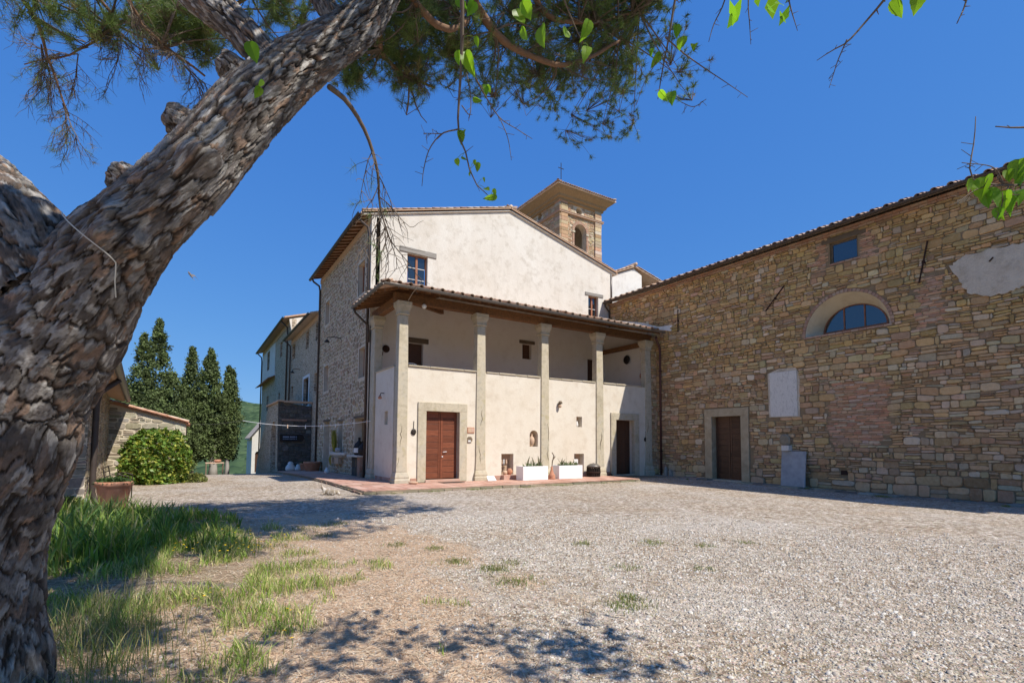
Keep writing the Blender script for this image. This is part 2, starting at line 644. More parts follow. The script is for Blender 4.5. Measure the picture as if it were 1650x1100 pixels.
def make_ground():
    def axis(lo, hi, fine_lo, fine_hi, step):
        a = list(np.arange(fine_lo, fine_hi + 1e-6, step))
        s, p = step, fine_hi
        while p < hi:
            s *= 1.22
            p += s
            a.append(p)
        s, p = step, fine_lo
        while p > lo:
            s *= 1.22
            p -= s
            a.insert(0, p)
        return np.array(a)
    xs = axis(-3500, 3500, -6, 22, .2)
    ys = axis(-3500, 3500, 0, 30, .2)
    X, Y = np.meshgrid(xs, ys)
    Z = ground_z(X, Y)
    v = np.stack([X, Y, Z], -1).reshape(-1, 3)
    nx, ny = len(xs), len(ys)
    i = (np.arange(ny - 1)[:, None] * nx + np.arange(nx - 1)[None]).ravel()
    f = np.stack([i, i + 1, i + nx + 1, i + nx], 1)
    soil = soil_mask(X, Y).ravel()
    bed = np.exp(-(((X + .9) / 2.0) ** 4 + ((Y - 10.6) / 4.3) ** 4)).ravel()
    wild = np.clip((np.hypot(X - 5, Y - 15) - 42) / 8, 0, 1).ravel()
    wild = np.maximum(wild, np.clip((Y.ravel() - 44) / 5, 0, 1) * (X.ravel() < 4.2))
    c = np.stack([soil, np.maximum(bed, 0), wild], 1)
    me = np_mesh('ground', v, f, c, True)

    def fn(g):
        a = g.attr()
        sp = g.nt.nodes.new('ShaderNodeSeparateColor')
        g.link(a, sp.inputs[0])
        so, be, wi = sp.outputs
        cell = g.voro(34, out='Color')
        cellv = g.nt.nodes.new('ShaderNodeSeparateColor')
        g.link(cell, cellv.inputs[0])
        d34 = g.voro(34)
        cell2 = g.voro(70, out='Color')
        grav = g.ramp(cellv.outputs[0], [(0, (.40, .335, .26)), (.35, (.55, .48, .395)), (.7, (.64, .57, .485)), (1, (.74, .675, .585))])
        mid = g.noise(7.5, 6, .75)
        mid2 = g.noise(2.4, 5, .7, g.scaled((1, 1, 1)))
        grav = g.mix(.35, grav, g.mix(.7, (.5, .46, .41), cell2, 'MULTIPLY'))
        grav = g.mix(g.ramp(d34, [(.25, 0), (.6, .5)]), grav, (.29, .24, .185))
        spk = g.nt.nodes.new('ShaderNodeSeparateColor')
        g.link(g.voro(17, out='Color'), spk.inputs[0])
        spk2 = g.nt.nodes.new('ShaderNodeSeparateColor')
        g.link(g.voro(9, out='Color'), spk2.inputs[0])
        grav = g.mix(1.0, grav, g.ramp(spk.outputs[0], [(0, (.50, .44, .38)), (.3, (.82, .78, .73)), (.7, (1.06, 1.04, 1.02)), (1, (1.42, 1.42, 1.42))]), 'MULTIPLY')
        grav = g.mix(1.0, grav, g.ramp(spk2.outputs[0], [(0, (.80, .76, .70)), (.5, (1.0, .99, .98)), (1, (1.18, 1.19, 1.2))]), 'MULTIPLY')
        grav = g.mix(1.0, grav, g.ramp(mid, [(.3, .80), (.5, 1.0), (.7, 1.15)]), 'MULTIPLY')
        grav = g.mix(g.ramp(mid2, [(.55, 0), (.72, .45)]), grav, (.43, .35, .26))
        big = g.noise(.55, 6, .6)
        grav = g.mix(g.ramp(big, [(.45, 0), (.68, .6)]), grav, g.mix(1.0, grav, (.86, .76, .64), 'MULTIPLY'))
        grav = g.mix(g.ramp(g.noise(.22, 5, .6), [(.5, 0), (.7, .35)]), grav, (.62, .585, .54))
        dry = g.ramp(g.noise(9, 7, .7), [(.25, (.36, .235, .145)), (.5, (.58, .415, .285)), (.75, (.70, .55, .40))])
        dry = g.mix(g.ramp(cellv.outputs[1], [(.80, 0), (.92, .6)], 'CONSTANT'), dry, (.58, .53, .46))
        dry = g.mix(1.0, dry, g.ramp(g.noise(34, 5, .75, dist=1.0), [(.3, (.55, .50, .45)), (.48, (1, 1, 1)), (.66, (1.22, 1.22, 1.2))]), 'MULTIPLY')
        dry = g.mix(g.ramp(g.noise(1.6, 5, .6), [(.5, 0), (.68, .5)]), dry, g.mix(1.0, dry, (.66, .58, .50), 'MULTIPLY'))
        fine = g.noise(16, 5, .65)
        s2 = g.math('ADD', so, g.math('MULTIPLY', g.math('SUBTRACT', fine, .5), .9), True)
        c = g.mix(g.ramp(s2, [(.35, 0), (.65, 1)]), grav, dry)
        bed_c = g.ramp(g.noise(7, 6, .7), [(.3, (.07, .06, .03)), (.6, (.20, .165, .085)), (.8, (.34, .28, .15))])
        c = g.mix(be, c, bed_c)
        wc = g.ramp(g.noise(.35, 8, .7), [(.3, (.05, .075, .025)), (.6, (.10, .13, .045)), (.8, (.19, .18, .08))])
        c = g.mix(wi, c, wc)
        h = g.math('ADD', g.math('MULTIPLY', d34, -.8), g.math('MULTIPLY', g.noise(90, 4), .5))
        return c, g.bump(g.math('ADD', h, g.math('MULTIPLY', mid, 1.0)), .8, .025)
    o = add_obj('ground', me, mat('gravel_ground', fn, .95, .1))
    o['kind'] = 'structure'
    return o


make_ground()


def make_hills():
    """wooded hills round the valley"""
    th = np.linspace(0, 2 * math.pi, 601)[:-1]
    rr = np.concatenate([np.linspace(330, 900, 42), np.linspace(920, 2400, 14)])
    T, R_ = np.meshgrid(th, rr)
    X, Y = R_ * np.sin(T), R_ * np.cos(T)
    up = np.clip((R_ - 330) / 420, 0, 1) ** 1.2
    Z = -58 + up * (96 + 50 * fbm(np.cos(T) * 2.1 + 4, np.sin(T) * 2.1 + 9, 5, 4)) + np.clip((R_ - 850) / 1500, 0, 1) * 55 * fbm(np.cos(T) * 3 + 1, np.sin(T) * 3, 8, 3)
    Z += (fbm(X * .012, Y * .012, 31, 3) - .5) * 16 * up
    can = fbm(X * .11, Y * .11, 41, 2)
    Z += can * 5.5
    v = np.stack([X, Y, Z], -1).reshape(-1, 3)
    n = len(th)
    i = np.arange(len(rr) - 1)[:, None] * n
    j = np.arange(n)[None]
    f = np.stack([i + j, i + (j + 1) % n, i + n + (j + 1) % n, i + n + j], -1).reshape(-1, 4)

    def fn(g):
        v1 = g.voro(.13, out='Color')
        sp = g.nt.nodes.new('ShaderNodeSeparateColor')
        g.link(v1, sp.inputs[0])
        c = g.ramp(sp.outputs[0], [(0, (.035, .062, .032)), (.5, (.055, .092, .044)), (1, (.08, .12, .058))])
        c = g.mix(g.ramp(g.noise(.008, 5), [(.58, 0), (.66, .6)]), c, (.17, .19, .08))
        return c, g.bump(g.math('MULTIPLY', g.voro(.13), -1), 1.0, 4)
    o = add_obj('hill', np_mesh('hill', v, f, None, True), mat('woodland', fn, .95, .05))
    o['kind'] = 'structure'


make_hills()

# ------------------------------------------------------------------ masonry
def clip_poly(poly, px, py, nx, ny):
    """keep the side where (p - P).n <= 0"""
    out = []
    m_ = len(poly)
    for i in range(m_):
        a, b = poly[i], poly[(i + 1) % m_]
        da = (a[0] - px) * nx + (a[1] - py) * ny
        db = (b[0] - px) * nx + (b[1] - py) * ny
        if da <= 0:
            out.append(a)
        if (da < 0 < db) or (db < 0 < da):
            t = da / (da - db)
            out.append((a[0] + (b[0] - a[0]) * t, a[1] + (b[1] - a[1]) * t))
    return out


def cells(seeds, gap, bounds, excl=(), an=1.0, reach=.8):
    """Voronoi cells (z stretched by `an`) cut back by half the joint and away from openings"""
    S = [(a, z * an) for a, z in seeds]
    h = .35
    grid = {}
    for i, (a, z) in enumerate(S):
        grid.setdefault((int(a // h), int(z // h)), []).append(i)
    a0, a1, z0, z1 = bounds
    res = []
    k = int(reach / h) + 1
    for i, (a, z) in enumerate(S):
        ok = True
        cuts = []
        for e in excl:
            if e[0] == 'r':
                _, x0, x1, y0, y1 = e
                ds = (x0 - a, a - x1, y0 - z / an, z / an - y1)
                m_ = max(ds)
                if m_ < .015:
                    ok = False
                    break
                if m_ < .6:
                    j = ds.index(m_)
                    cuts.append(((x0, 0, 1, 0), (x1, 0, -1, 0), (0, y0 * an, 0, 1), (0, y1 * an, 0, -1))[j])
            else:
                _, cx, cz, r = e
                dx, dz = a - cx, z / an - cz
                d = math.hypot(dx, dz)
                if dz < -.05:
                    continue
                if d < r + .015:
                    ok = False
                    break
                if d < r + .6:
                    n_ = (-dx / d, -dz / d / an)
                    l = math.hypot(*n_)
                    cuts.append((cx + dx / d * r, (cz + dz / d * r) * an, n_[0] / l, n_[1] / l))
        if not ok:
            continue
        poly = [(a - .7, z - .7), (a + .7, z - .7), (a + .7, z + .7), (a - .7, z + .7)]
        ci, cj = int(a // h), int(z // h)
        near = []
        for gi in range(ci - k, ci + k + 1):
            for gj in range(cj - k, cj + k + 1):
                for n_ in grid.get((gi, gj), ()):
                    if n_ != i:
                        near.append(((S[n_][0] - a) ** 2 + (S[n_][1] - z) ** 2, n_))
        near.sort()
        rmax = 2.0
        for q, (d2, n_) in enumerate(near):
            if q > 4 and d2 > rmax:
                break
            d = math.sqrt(d2) + 1e-9
            nx, ny = (S[n_][0] - a) / d, (S[n_][1] - z) / d
            t = d / 2 - gap / 2
            poly = clip_poly(poly, a + nx * t, z + ny * t, nx, ny)
            if len(poly) < 3:
                break
            rmax = 4 * max((p[0] - a) ** 2 + (p[1] - z) ** 2 for p in poly)
        for c in cuts + [(a0, 0, -1, 0), (a1, 0, 1, 0), (0, z0 * an, 0, -1), (0, z1 * an, 0, 1)]:
            if len(poly) < 3:
                break
            poly = clip_poly(poly, *c)
        if len(poly) < 3:
            continue
        poly = [(p[0], p[1] / an) for p in poly]
        ar = abs(sum(poly[j][0] * poly[(j + 1) % len(poly)][1] - poly[(j + 1) % len(poly)][0] * poly[j][1] for j in range(len(poly)))) / 2
        if ar < .0018:
            continue
        res.append((poly, ar, (a, z / an)))
    return res


def stone_geo(poly, to3, proud, rng, inset=.16, sink=.03):
    """one stone with rounded outline; to3(a, z, d): d metres proud of the wall"""
    n = len(poly)
    pts = []
    for i in range(n):
        a, b = poly[i], poly[(i + 1) % n]
        if math.hypot(b[0] - a[0], b[1] - a[1]) < .02:
            pts.append(((a[0] + b[0]) / 2, (a[1] + b[1]) / 2))
            continue
        for t in (.2, .8):
            pts.append((lerp(a[0], b[0], t) + rng.uniform(-.006, .006), lerp(a[1], b[1], t) + rng.uniform(-.006, .006)))
    if len(pts) > 14:
        pts = pts[::2] if len(pts) > 18 else pts
    n = len(pts)
    cx, cz = sum(p[0] for p in pts) / n, sum(p[1] for p in pts) / n
    tx, tz = rng.uniform(-.09, .09), rng.uniform(-.12, .12)
    vs = [to3(p[0], p[1], -sink) for p in pts]
    vs += [to3(p[0], p[1], proud * .55 + ((p[0] - cx) * tx + (p[1] - cz) * tz) * .5) for p in pts]
    vs += [to3(lerp(p[0], cx, inset), lerp(p[1], cz, inset), max(proud * (1 + rng.uniform(-.15, .15)) + (p[0] - cx) * tx + (p[1] - cz) * tz, .004)) for p in pts]
    fs = []
    for r in range(2):
        for i in range(n):
            fs.append((r * n + i, r * n + (i + 1) % n, (r + 1) * n + (i + 1) % n, (r + 1) * n + i))
    fs.append(tuple(2 * n + i for i in range(n)))
    return vs, fs


def masonry(wall, cellist, to3, colf, proudf, m, name='stone', limit=300, seed=1, inset=.16, field='stone_field', sink=.03):
    rng = random.Random(seed)
    items = []
    for poly, ar, s in cellist:
        P = to3(s[0], s[1], 0)
        d2 = P[0] ** 2 + P[1] ** 2 + (P[2] - 1.6) ** 2
        nrm = Vector(to3(s[0], s[1], 1)) - Vector(P)
        cs = abs(nrm.x * P[0] + nrm.y * P[1] + nrm.z * (P[2] - 1.6)) / math.sqrt(d2)
        items.append((ar * cs / d2 if in_view(P, -4) else 0, poly, s))
    items.sort(key=lambda t: -t[0])
    mb = MB()
    for i, (w, poly, s) in enumerate(items):
        col = colf(s[0], s[1], rng)
        vs, fs = stone_geo(poly, to3, proudf(s[0], s[1], rng), rng, inset, sink)
        if i < limit and w > 0:
            q = MB()
            q.add(vs, fs, col)
            q.build(name, m, wall, 'c')
        else:
            mb.add(vs, fs, col)
    if mb.v:
        mb.build(field, m, wall, kind='stuff')


def rows(a0, a1, z0, z1, rng, hf, wf, drop=.1):
    out = []
    z = z0
    while z < z1:
        h = hf(z, rng)
        a = a0 - rng.random() * .3
        while a < a1 + .2:
            w = wf(a, z, h, rng)
            if rng.random() > drop:
                out.append((a + w / 2 + rng.uniform(-.03, .03), z + h / 2 + rng.uniform(-.22, .22) * h))
            a += w
        z += h
    return out


def cut_excl(poly, a, z, excl):
    for e in excl:
        if e[0] == 'r':
            _, x0, x1, y0, y1 = e
            ds = (x0 - a, a - x1, y0 - z, z - y1)
            m_ = max(ds)
            if m_ < .02:
                return None
            if m_ < .9:
                poly = clip_poly(poly, *((x0, 0, 1, 0), (x1, 0, -1, 0), (0, y0, 0, 1), (0, y1, 0, -1))[ds.index(m_)])
        else:
            _, cx, cz, r = e
            dx, dz = a - cx, z - cz
            d = math.hypot(dx, dz)
            if dz < -.05:
                continue
            if d < r + .02:
                return None
            if d < r + .9:
                poly = clip_poly(poly, cx + dx / d * r, cz + dz / d * r, -dx / d, -dz / d)
        if len(poly) < 3:
            return None
    return poly


def coursed(a0, a1, z0, z1, rng, hf, excl=(), gap=.02, skip=None, wave=.05):
    """roughly coursed rubble: lifts of uneven height, each split into single, paired or slivered stones"""
    out = []
    zs = [z0]
    while zs[-1] < z1:
        zs.append(zs[-1] + hf(zs[-1], rng))
    sd = rng.randint(0, 9999)

    def zb(i, a):
        return zs[i] + (float(vnoise(a * .9 + 3 * i, i * 7.31, sd)) - .5) * wave * 2 + (float(vnoise(a * 3.1, i * 3.7 + 50, sd)) - .5) * wave * .5

    def stone(xa, xb, i, t0, t1):
        p = []
        g = gap * rng.uniform(.4, 1.0)
        for (x, t, sx, st) in ((xa, t0, 1, 1), (xb, t0, -1, 1), (xb, t1, -1, -1), (xa, t1, 1, -1)):
            z = lerp(zb(i, x), zb(i + 1, x), t)
            p.append((x + sx * g * .5 + rng.uniform(-.018, .018), z + st * g * .5 + rng.uniform(-.010, .010)))
        w, h = xb - xa, (zs[i + 1] - zs[i]) * (t1 - t0)
        q = []
        for k in range(4):           # knock the corners off
            c, pr, nx = p[k], p[k - 1], p[(k + 1) % 4]
            if rng.random() < .75:
                m1, m2 = rng.uniform(.04, .26), rng.uniform(.04, .26)
                l1, l2 = math.hypot(pr[0] - c[0], pr[1] - c[1]) + 1e-6, math.hypot(nx[0] - c[0], nx[1] - c[1]) + 1e-6
                m1, m2 = min(m1, .13 / l1), min(m2, .13 / l2)
                q += [(lerp(c[0], pr[0], m1), lerp(c[1], pr[1], m1)), (lerp(c[0], nx[0], m2), lerp(c[1], nx[1], m2))]
            else:
                q.append(c)
        ca, cz = sum(v[0] for v in p) / 4, sum(v[1] for v in p) / 4
        if skip and skip(ca, cz):
            return
        for c in ((a0, 0, -1, 0), (a1, 0, 1, 0), (0, z0, 0, -1), (0, z1, 0, 1)):
            if len(q) > 2:
                q = clip_poly(q, *c)
        if len(q) < 3:
            return
        q = cut_excl(q, ca, cz, excl)
        if not q:
            return
        ar = abs(sum(q[j][0] * q[(j + 1) % len(q)][1] - q[(j + 1) % len(q)][0] * q[j][1] for j in range(len(q)))) / 2
        if ar > .0015:
            out.append((q, ar, (ca, cz)))
    for i in range(len(zs) - 1):
        H = zs[i + 1] - zs[i]
        x = a0 - rng.random() * .4
        while x < a1:
            r = rng.random()
            if H < .13:
                w = rng.uniform(.16, .55)
                stone(x, x + w, i, 0, 1)
            elif r < .46:
                w = H * rng.uniform(.8, 2.3)
                stone(x, x + w, i, 0, 1)
            elif r < .74:
                w = H * rng.uniform(1.2, 2.6)
                m_ = rng.uniform(.35, .65)
                stone(x, x + w, i, 0, m_)
                if rng.random() < .4:
                    s = rng.uniform(.35, .65)
                    stone(x, x + w * s, i, m_, 1)
                    stone(x + w * s, x + w, i, m_, 1)
                else:
                    stone(x, x + w, i, m_, 1)
            elif r < .9:
                w = H * rng.uniform(.9, 2.0)
                m1, m2 = rng.uniform(.25, .4), rng.uniform(.6, .75)
                for t0, t1 in ((0, m1), (m1, m2), (m2, 1)):
                    stone(x, x + w, i, t0, t1)
            else:
                w = H * rng.uniform(.35, .6)
                stone(x, x + w, i, 0, 1)
            x += w
    return out


# ------------------------------------------------------------------ shared pieces of buildings
def coppo(L=.46, r0=.104, r1=.084, t=.016, n=6):
    """barrel roof tile, its axis on +Y (up the slope), lower end at the origin"""
    vs, fs = [], []
    for y, r in ((0, r0), (L, r1)):
        for rr in (r, r - t):
            for k in range(n + 1):
                a = math.pi * k / n
                vs.append((rr * math.cos(a), y, rr * math.sin(a) * .85))
    m_ = n + 1
    for k in range(n):
        fs.append((k, k + 1, 2 * m_ + k + 1, 2 * m_ + k))
        fs.append((m_ + k + 1, m_ + k, 3 * m_ + k, 3 * m_ + k + 1))
        fs.append((k + 1, k, m_ + k, m_ + k + 1))
        fs.append((2 * m_ + k, 2 * m_ + k + 1, 3 * m_ + k + 1, 3 * m_ + k))
    fs.append((0, 2 * m_, 3 * m_, m_))
    fs.append((n, m_ + n, 3 * m_ + n, 2 * m_ + n))
    return vs, fs


CV, CF = coppo()
COPPO = bpy.data.meshes.new('roof_tile')
COPPO.from_pydata(CV, [], CF)
COPPO.materials.append(M['roof_tile'])
COPPO.polygons.foreach_set('use_smooth', np.ones(len(COPPO.polygons), dtype=bool))


PAN = bpy.data.meshes.new('pan_tile')
_pv = [(x, y, z + (.0 if y == 0 else -.0)) for y in (0, .44) for x, z in ((-.165, .03), (-.15, .03), (-.145, .012), (.145, .012), (.15, .03), (.165, .03), (.165, 0), (-.165, 0))]
PAN.from_pydata(_pv, [], [(i, (i + 1) % 8, 8 + (i + 1) % 8, 8 + i) for i in range(8)] + [tuple(range(7, -1, -1)), tuple(range(8, 16))])
PAN.materials.append(M['roof_tile'])
PVV, PFF = [tuple(v.co) for v in PAN.vertices], [tuple(p.vertices) for p in PAN.polygons]


def tile_rot(run, slope):
    """rotation that lays a coppo along horizontal direction `run` rising by `slope`"""
    y = Vector((run[0], run[1], slope)).normalized()
    x = y.cross(Vector((0, 0, 1))).normalized()
    z = x.cross(y)
    return Matrix((x, y, z)).transposed()


def pan_field(mb, R3, loc):
    mb.add([R3 @ Vector(v) + Vector(loc) for v in PVV], PFF)


def tile_field(mb, R3, loc):
    mb.add([R3 @ Vector(v) + Vector(loc) for v in CV], CF)


def gutter_geo(mb, p0, p1, r=.075, n=7):
    p0, p1 = Vector(p0), Vector(p1)
    d = (p1 - p0).normalized()
    s = d.cross(Vector((0, 0, 1))).normalized()
    vs = []
    for p in (p0, p1):
        for rr in (r, r - .008):
            for k in range(n + 1):
                a = math.pi + math.pi * k / n
                vs.append(p + s * math.cos(a) * rr + Vector((0, 0, 1)) * math.sin(a) * rr)
    m_ = n + 1
    fs = []
    for k in range(n):
        fs += [(k, k + 1, 2 * m_ + k + 1, 2 * m_ + k), (m_ + k, m_ + k + 1, 3 * m_ + k + 1, 3 * m_ + k),
               (k, k + 1, m_ + k + 1, m_ + k), (2 * m_ + k, 2 * m_ + k + 1, 3 * m_ + k + 1, 3 * m_ + k)]
    fs += [(0, 2 * m_, 3 * m_, m_), (n, 2 * m_ + n, 3 * m_ + n, m_ + n)]
    mb.add(vs, fs)
    # rolled front bead
    for e in (-1, 1):
        mb.tube([p0 + s * e * r, p1 + s * e * r], .011, 6)


def window_xz(parent, y, x0, x1, z0, z1, depth, cols, rws, m='frame_wood', fw=.07):
    """casement in a wall that faces -Y; frame at y + depth"""
    yy = y + depth
    mb = MB()
    mb.box(x0, yy, z0, x0 + fw, yy + .06, z1).box(x1 - fw, yy, z0, x1, yy + .06, z1)
    mb.box(x0 + fw, yy, z0, x1 - fw, yy + .06, z0 + fw).box(x0 + fw, yy, z1 - fw, x1 - fw, yy + .06, z1)
    w = (x1 - x0 - 2 * fw) / cols
    for i in range(1, cols):
        xm = x0 + fw + w * i
        mb.box(xm - .055, yy - .012, z0 + fw, xm + .055, yy + .055, z1 - fw)
    win = mb.build('window', M[m], parent, bevel=.006)
    hh = (z1 - z0 - 2 * fw) / rws
    for i in range(cols):
        for j in range(1, rws):
            q = MB()
            zb = z0 + fw + hh * j
            q.box(x0 + fw + w * i + .04, yy + .005, zb - .014, x0 + fw + w * (i + 1) - .04, yy + .04, zb + .014)
            q.build('glazing_bar', M['frame_white'], win)
        for j in range(rws):
            q = MB()
            q.box(x0 + fw + w * i + .03, yy + .045, z0 + fw + hh * j + .006, x0 + fw + w * (i + 1) - .03, yy + .051, z0 + fw + hh * (j + 1) - .006)
            q.build('pane', M['glass'], win, 'c')
    return win


def window_yz(parent, x, y0, y1, z0, z1, depth, m='frame_wood', fw=.06, cols=1, rws=1, glassm='glass'):
    """window in a wall that faces -X; frame at x + depth"""
    xx = x + depth
    mb = MB()
    mb.box(xx, y0, z0, xx + .06, y0 + fw, z1).box(xx, y1 - fw, z0, xx + .06, y1, z1)
    mb.box(xx, y0 + fw, z0, xx + .06, y1 - fw, z0 + fw).box(xx, y0 + fw, z1 - fw, xx + .06, y1 - fw, z1)
    w = (y1 - y0 - 2 * fw) / cols
    for i in range(1, cols):
        ym = y0 + fw + w * i
        mb.box(xx - .01, ym - .035, z0 + fw, xx + .055, ym + .035, z1 - fw)
    win = mb.build('window', M[m], parent, bevel=.005)
    h = (z1 - z0 - 2 * fw) / rws
    for i in range(cols):
        for j in range(rws):
            q = MB()
            q.box(xx + .04, y0 + fw + w * i + .004, z0 + fw + h * j + .004, xx + .046, y0 + fw + w * (i + 1) - .004, z0 + fw + h * (j + 1) - .004)
            q.build('pane', M[glassm], win, 'c')
    return win
# ------------------------------------------------------------------ long rubble-stone building on the right
XC = 21.87
church = thing('stone_building', 'long brown rubble-stone building on the right with a half-round window', 'building', (24, 11, -.2))
LC, LZ, LR = 9.75, 6.14, 1.55          # half-round window: centre, sill, radius
DOOR_C = (14.36, 15.94, -.12, 2.97)
WIN_C = (9.21, 10.24, 8.98, 9.85)
lun = [(LC + LR, LZ), ] + [(LC + LR * math.cos(math.pi * k / 24), LZ + LR * math.sin(math.pi * k / 24)) for k in range(1, 24)] + [(LC - LR, LZ)]
mb = MB()
mb.plate(rect(-3.0, 23.2, -.6, 10.35), [lun[::-1], rect(*DOOR_C), rect(*WIN_C)], lambda a, z: (XC, a, z), (.45, 0, 0), rim=True)
cw = mb.build('wall', M['mortar'], church)
PATCH0 = [(6.38, 7.75), (6.05, 7.98), (5.37, 8.02), (4.5, 7.95), (4.0, 7.9), (3.9, 6.75), (4.6, 6.60), (4.95, 6.50), (5.45, 6.46), (5.9, 6.66), (6.15, 7.14)]

PATCH = []
_r = random.Random(2)
for _i in range(len(PATCH0)):
    _a, _b = PATCH0[_i], PATCH0[(_i + 1) % len(PATCH0)]
    for _k in range(6):
        PATCH.append((lerp(_a[0], _b[0], _k / 6) + _r.uniform(-.035, .035), lerp(_a[1], _b[1], _k / 6) + _r.uniform(-.035, .035)))


def church_kind(a, z):
    n = float(vnoise(a * 1.6, z * 1.6, 4))
    if 8.3 < a < 10.5 and 2.0 < z < 4.1 and n > .32:
        return 'b'
    if 6.6 < a < 7.45 and 5.7 < z < 7.6 and n > .4:
        return 'b'
    if (WIN_C[0] - .6 < a < WIN_C[0] or WIN_C[1] < a < WIN_C[1] + .55) and 8.8 < z < 10.0:
        return 'b'
    if 6.2 < a < 10.4 and 1.5 < z < 2.3 and n > .55:
        return 'b'
    return 's'


def in_poly(p, poly):
    c = False
    j = len(poly) - 1
    for i in range(len(poly)):
        if (poly[i][1] > p[1]) != (poly[j][1] > p[1]) and p[0] < (poly[j][0] - poly[i][0]) * (p[1] - poly[i][1]) / (poly[j][1] - poly[i][1]) + poly[i][0]:
            c = not c
        j = i
    return c


CH_COLS = [((.64, .405, .19), 5), ((.55, .345, .155), 4), ((.43, .265, .125), 3), ((.64, .49, .31), 3), ((.55, .455, .325), 3), ((.63, .385, .225), 3), ((.72, .59, .42), 2), ((.34, .205, .11), 2), ((.53, .40, .195), 3)]


def pick(cols, rng):
    t = rng.random() * sum(w for _, w in cols)
    for c, w in cols:
        t -= w
        if t <= 0:
            break
    k = rng.uniform(.76, 1.16)
    mean = tuple(sum(q[0][i] * q[1] for q in cols) / sum(q[1] for q in cols) for i in range(3))
    c = tuple(lerp(x, y, .26) for x, y in zip(c, mean))
    return tuple(min(1, max(0, x * k * rng.uniform(.94, 1.06))) for x in c)


def church_col(a, z, rng):
    if church_kind(a, z) == 'b':
        return pick([((.58, .29, .16), 4), ((.60, .37, .23), 3), ((.48, .32, .21), 2), ((.58, .46, .34), 2)], rng)
    lo = 1 if z < 4.5 else 0
    if lo and rng.random() < .35:
        return pick([((.60, .36, .20), 3), ((.54, .41, .26), 3), ((.63, .47, .30), 2), ((.38, .225, .12), 2)], rng)
    if z > 5.5 and rng.random() < .45:
        return pick([((.58, .385, .165), 3), ((.50, .33, .135), 3)], rng)
    return pick(CH_COLS, rng)


def ch_h(z, rng):
    if z < .4:
        return rng.uniform(.30, .42)
    r = rng.random()
    if r < .28:
        return rng.uniform(.06, .10)
    if r < .8:
        return rng.uniform(.14, .23)
    return rng.uniform(.21, .29)


rng = random.Random(3)
ex = [('r', DOOR_C[0] - .42, DOOR_C[1] + .42, -1, DOOR_C[3] + .40), ('r', WIN_C[0] - .06, WIN_C[1] + .06, WIN_C[2] - .07, WIN_C[3] + .24),
      ('r', 11.62, 12.98, 2.80, 4.92), ('r', LC - LR - .02, LC + LR + .02, LZ - .08, LZ + .1), ('c', LC, LZ, LR + .14),
      ('r', 9.83, 10.09, .42, .62)]
cl = coursed(1.2, 23.2, -.5, 10.12, rng, ch_h, ex, .030, lambda a, z: in_poly((a, z), PATCH) or church_kind(a, z) == 'b', .055)
cl += coursed(6.0, 11.2, 1.4, 10.05, rng, lambda z, r: r.uniform(.062, .078), ex, .016, lambda a, z: church_kind(a, z) == 's' or in_poly((a, z), PATCH), .02)
masonry(cw, cl, lambda a, z, d: (XC - d, a, z), church_col, lambda a, z, r: r.uniform(.012, .065) if church_kind(a, z) == 's' else r.uniform(.006, .02), M['stone'], seed=5, inset=.11)
# plaster patch
mb = MB()
mb.plate([(a, z) for a, z in PATCH], [], lambda a, z: (XC - .07, a, z), (.08, 0, 0))
mb.build('plaster_patch', M['plaster_patch'], church)
# brick cornice under the eave, two stepped courses
for q in range(2):
    y = 1.2
    while y < 23.15:
        l = rng.uniform(.24, .30)
        if y > 4.0 or True:
            mb = MB()
            xx = XC - .07 - .10 * q
            mb.box(xx, y, 10.13 + q * .085, XC + .05, min(y + l - .012, 23.17), 10.13 + q * .085 + .074)
            mb.build('cornice_brick', M['brick'], cw, 'c')
        y += l
# roof, tiles and gutter
SL = .30
roof = MB()
roof.add([(XC - .42, -3, 10.32), (XC - .42, 23.25, 10.32), (XC + 6.5, 23.25, 10.32 + 6.92 * SL), (XC + 6.5, -3, 10.32 + 6.92 * SL),
          (XC - .42, -3, 10.40), (XC - .42, 23.25, 10.40), (XC + 6.5, 23.25, 10.40 + 6.92 * SL), (XC + 6.5, -3, 10.40 + 6.92 * SL)],
         [(0, 1, 2, 3), (4, 7, 6, 5), (0, 4, 5, 1), (1, 5, 6, 2), (3, 2, 6, 7), (0, 3, 7, 4)])
croof = roof.build('roof', M['roof_tile'], church)
R3 = tile_rot((1, 0), SL)
E3 = R3.to_euler()
fld = MB()
y = -2.8
while y < 23.2:
    copy_piece(COPPO, 'roof_tile', (XC - .52 + rng.uniform(-.03, .03), y, 10.40 + rng.uniform(-.006, .012)), E3, croof)
    copy_piece(PAN, 'pan_tile', (XC - .50 + rng.uniform(-.02, .02), y + .235, 10.41), E3, croof)
    for k in range(1, 4):
        tile_field(fld, R3, (XC - .50 + .38 * k, y + rng.uniform(-.01, .01), 10.43 + .38 * k * SL + .01 * k))
        pan_field(fld, R3, (XC - .50 + .38 * k, y + .235, 10.415 + .38 * k * SL + .008 * k))
    y += .47
fld.build('upper_tiles', M['roof_tile'], croof, kind='stuff')
mb = MB()
gutter_geo(mb, (XC - .50, -3, 10.36), (XC - .50, 23.6, 10.36), .085)
mb.build('gutter', M['gutter'], church)
# back and end walls so the building is closed
mb = MB()
mb.box(XC + .46, -3, -.6, XC + 6.4, -2.7, 10.3)
mb.box(XC + 6.1, -2.7, -.6, XC + 6.4, 23.2, 12.3)
mb.build('rear_wall', M['mortar'], church)
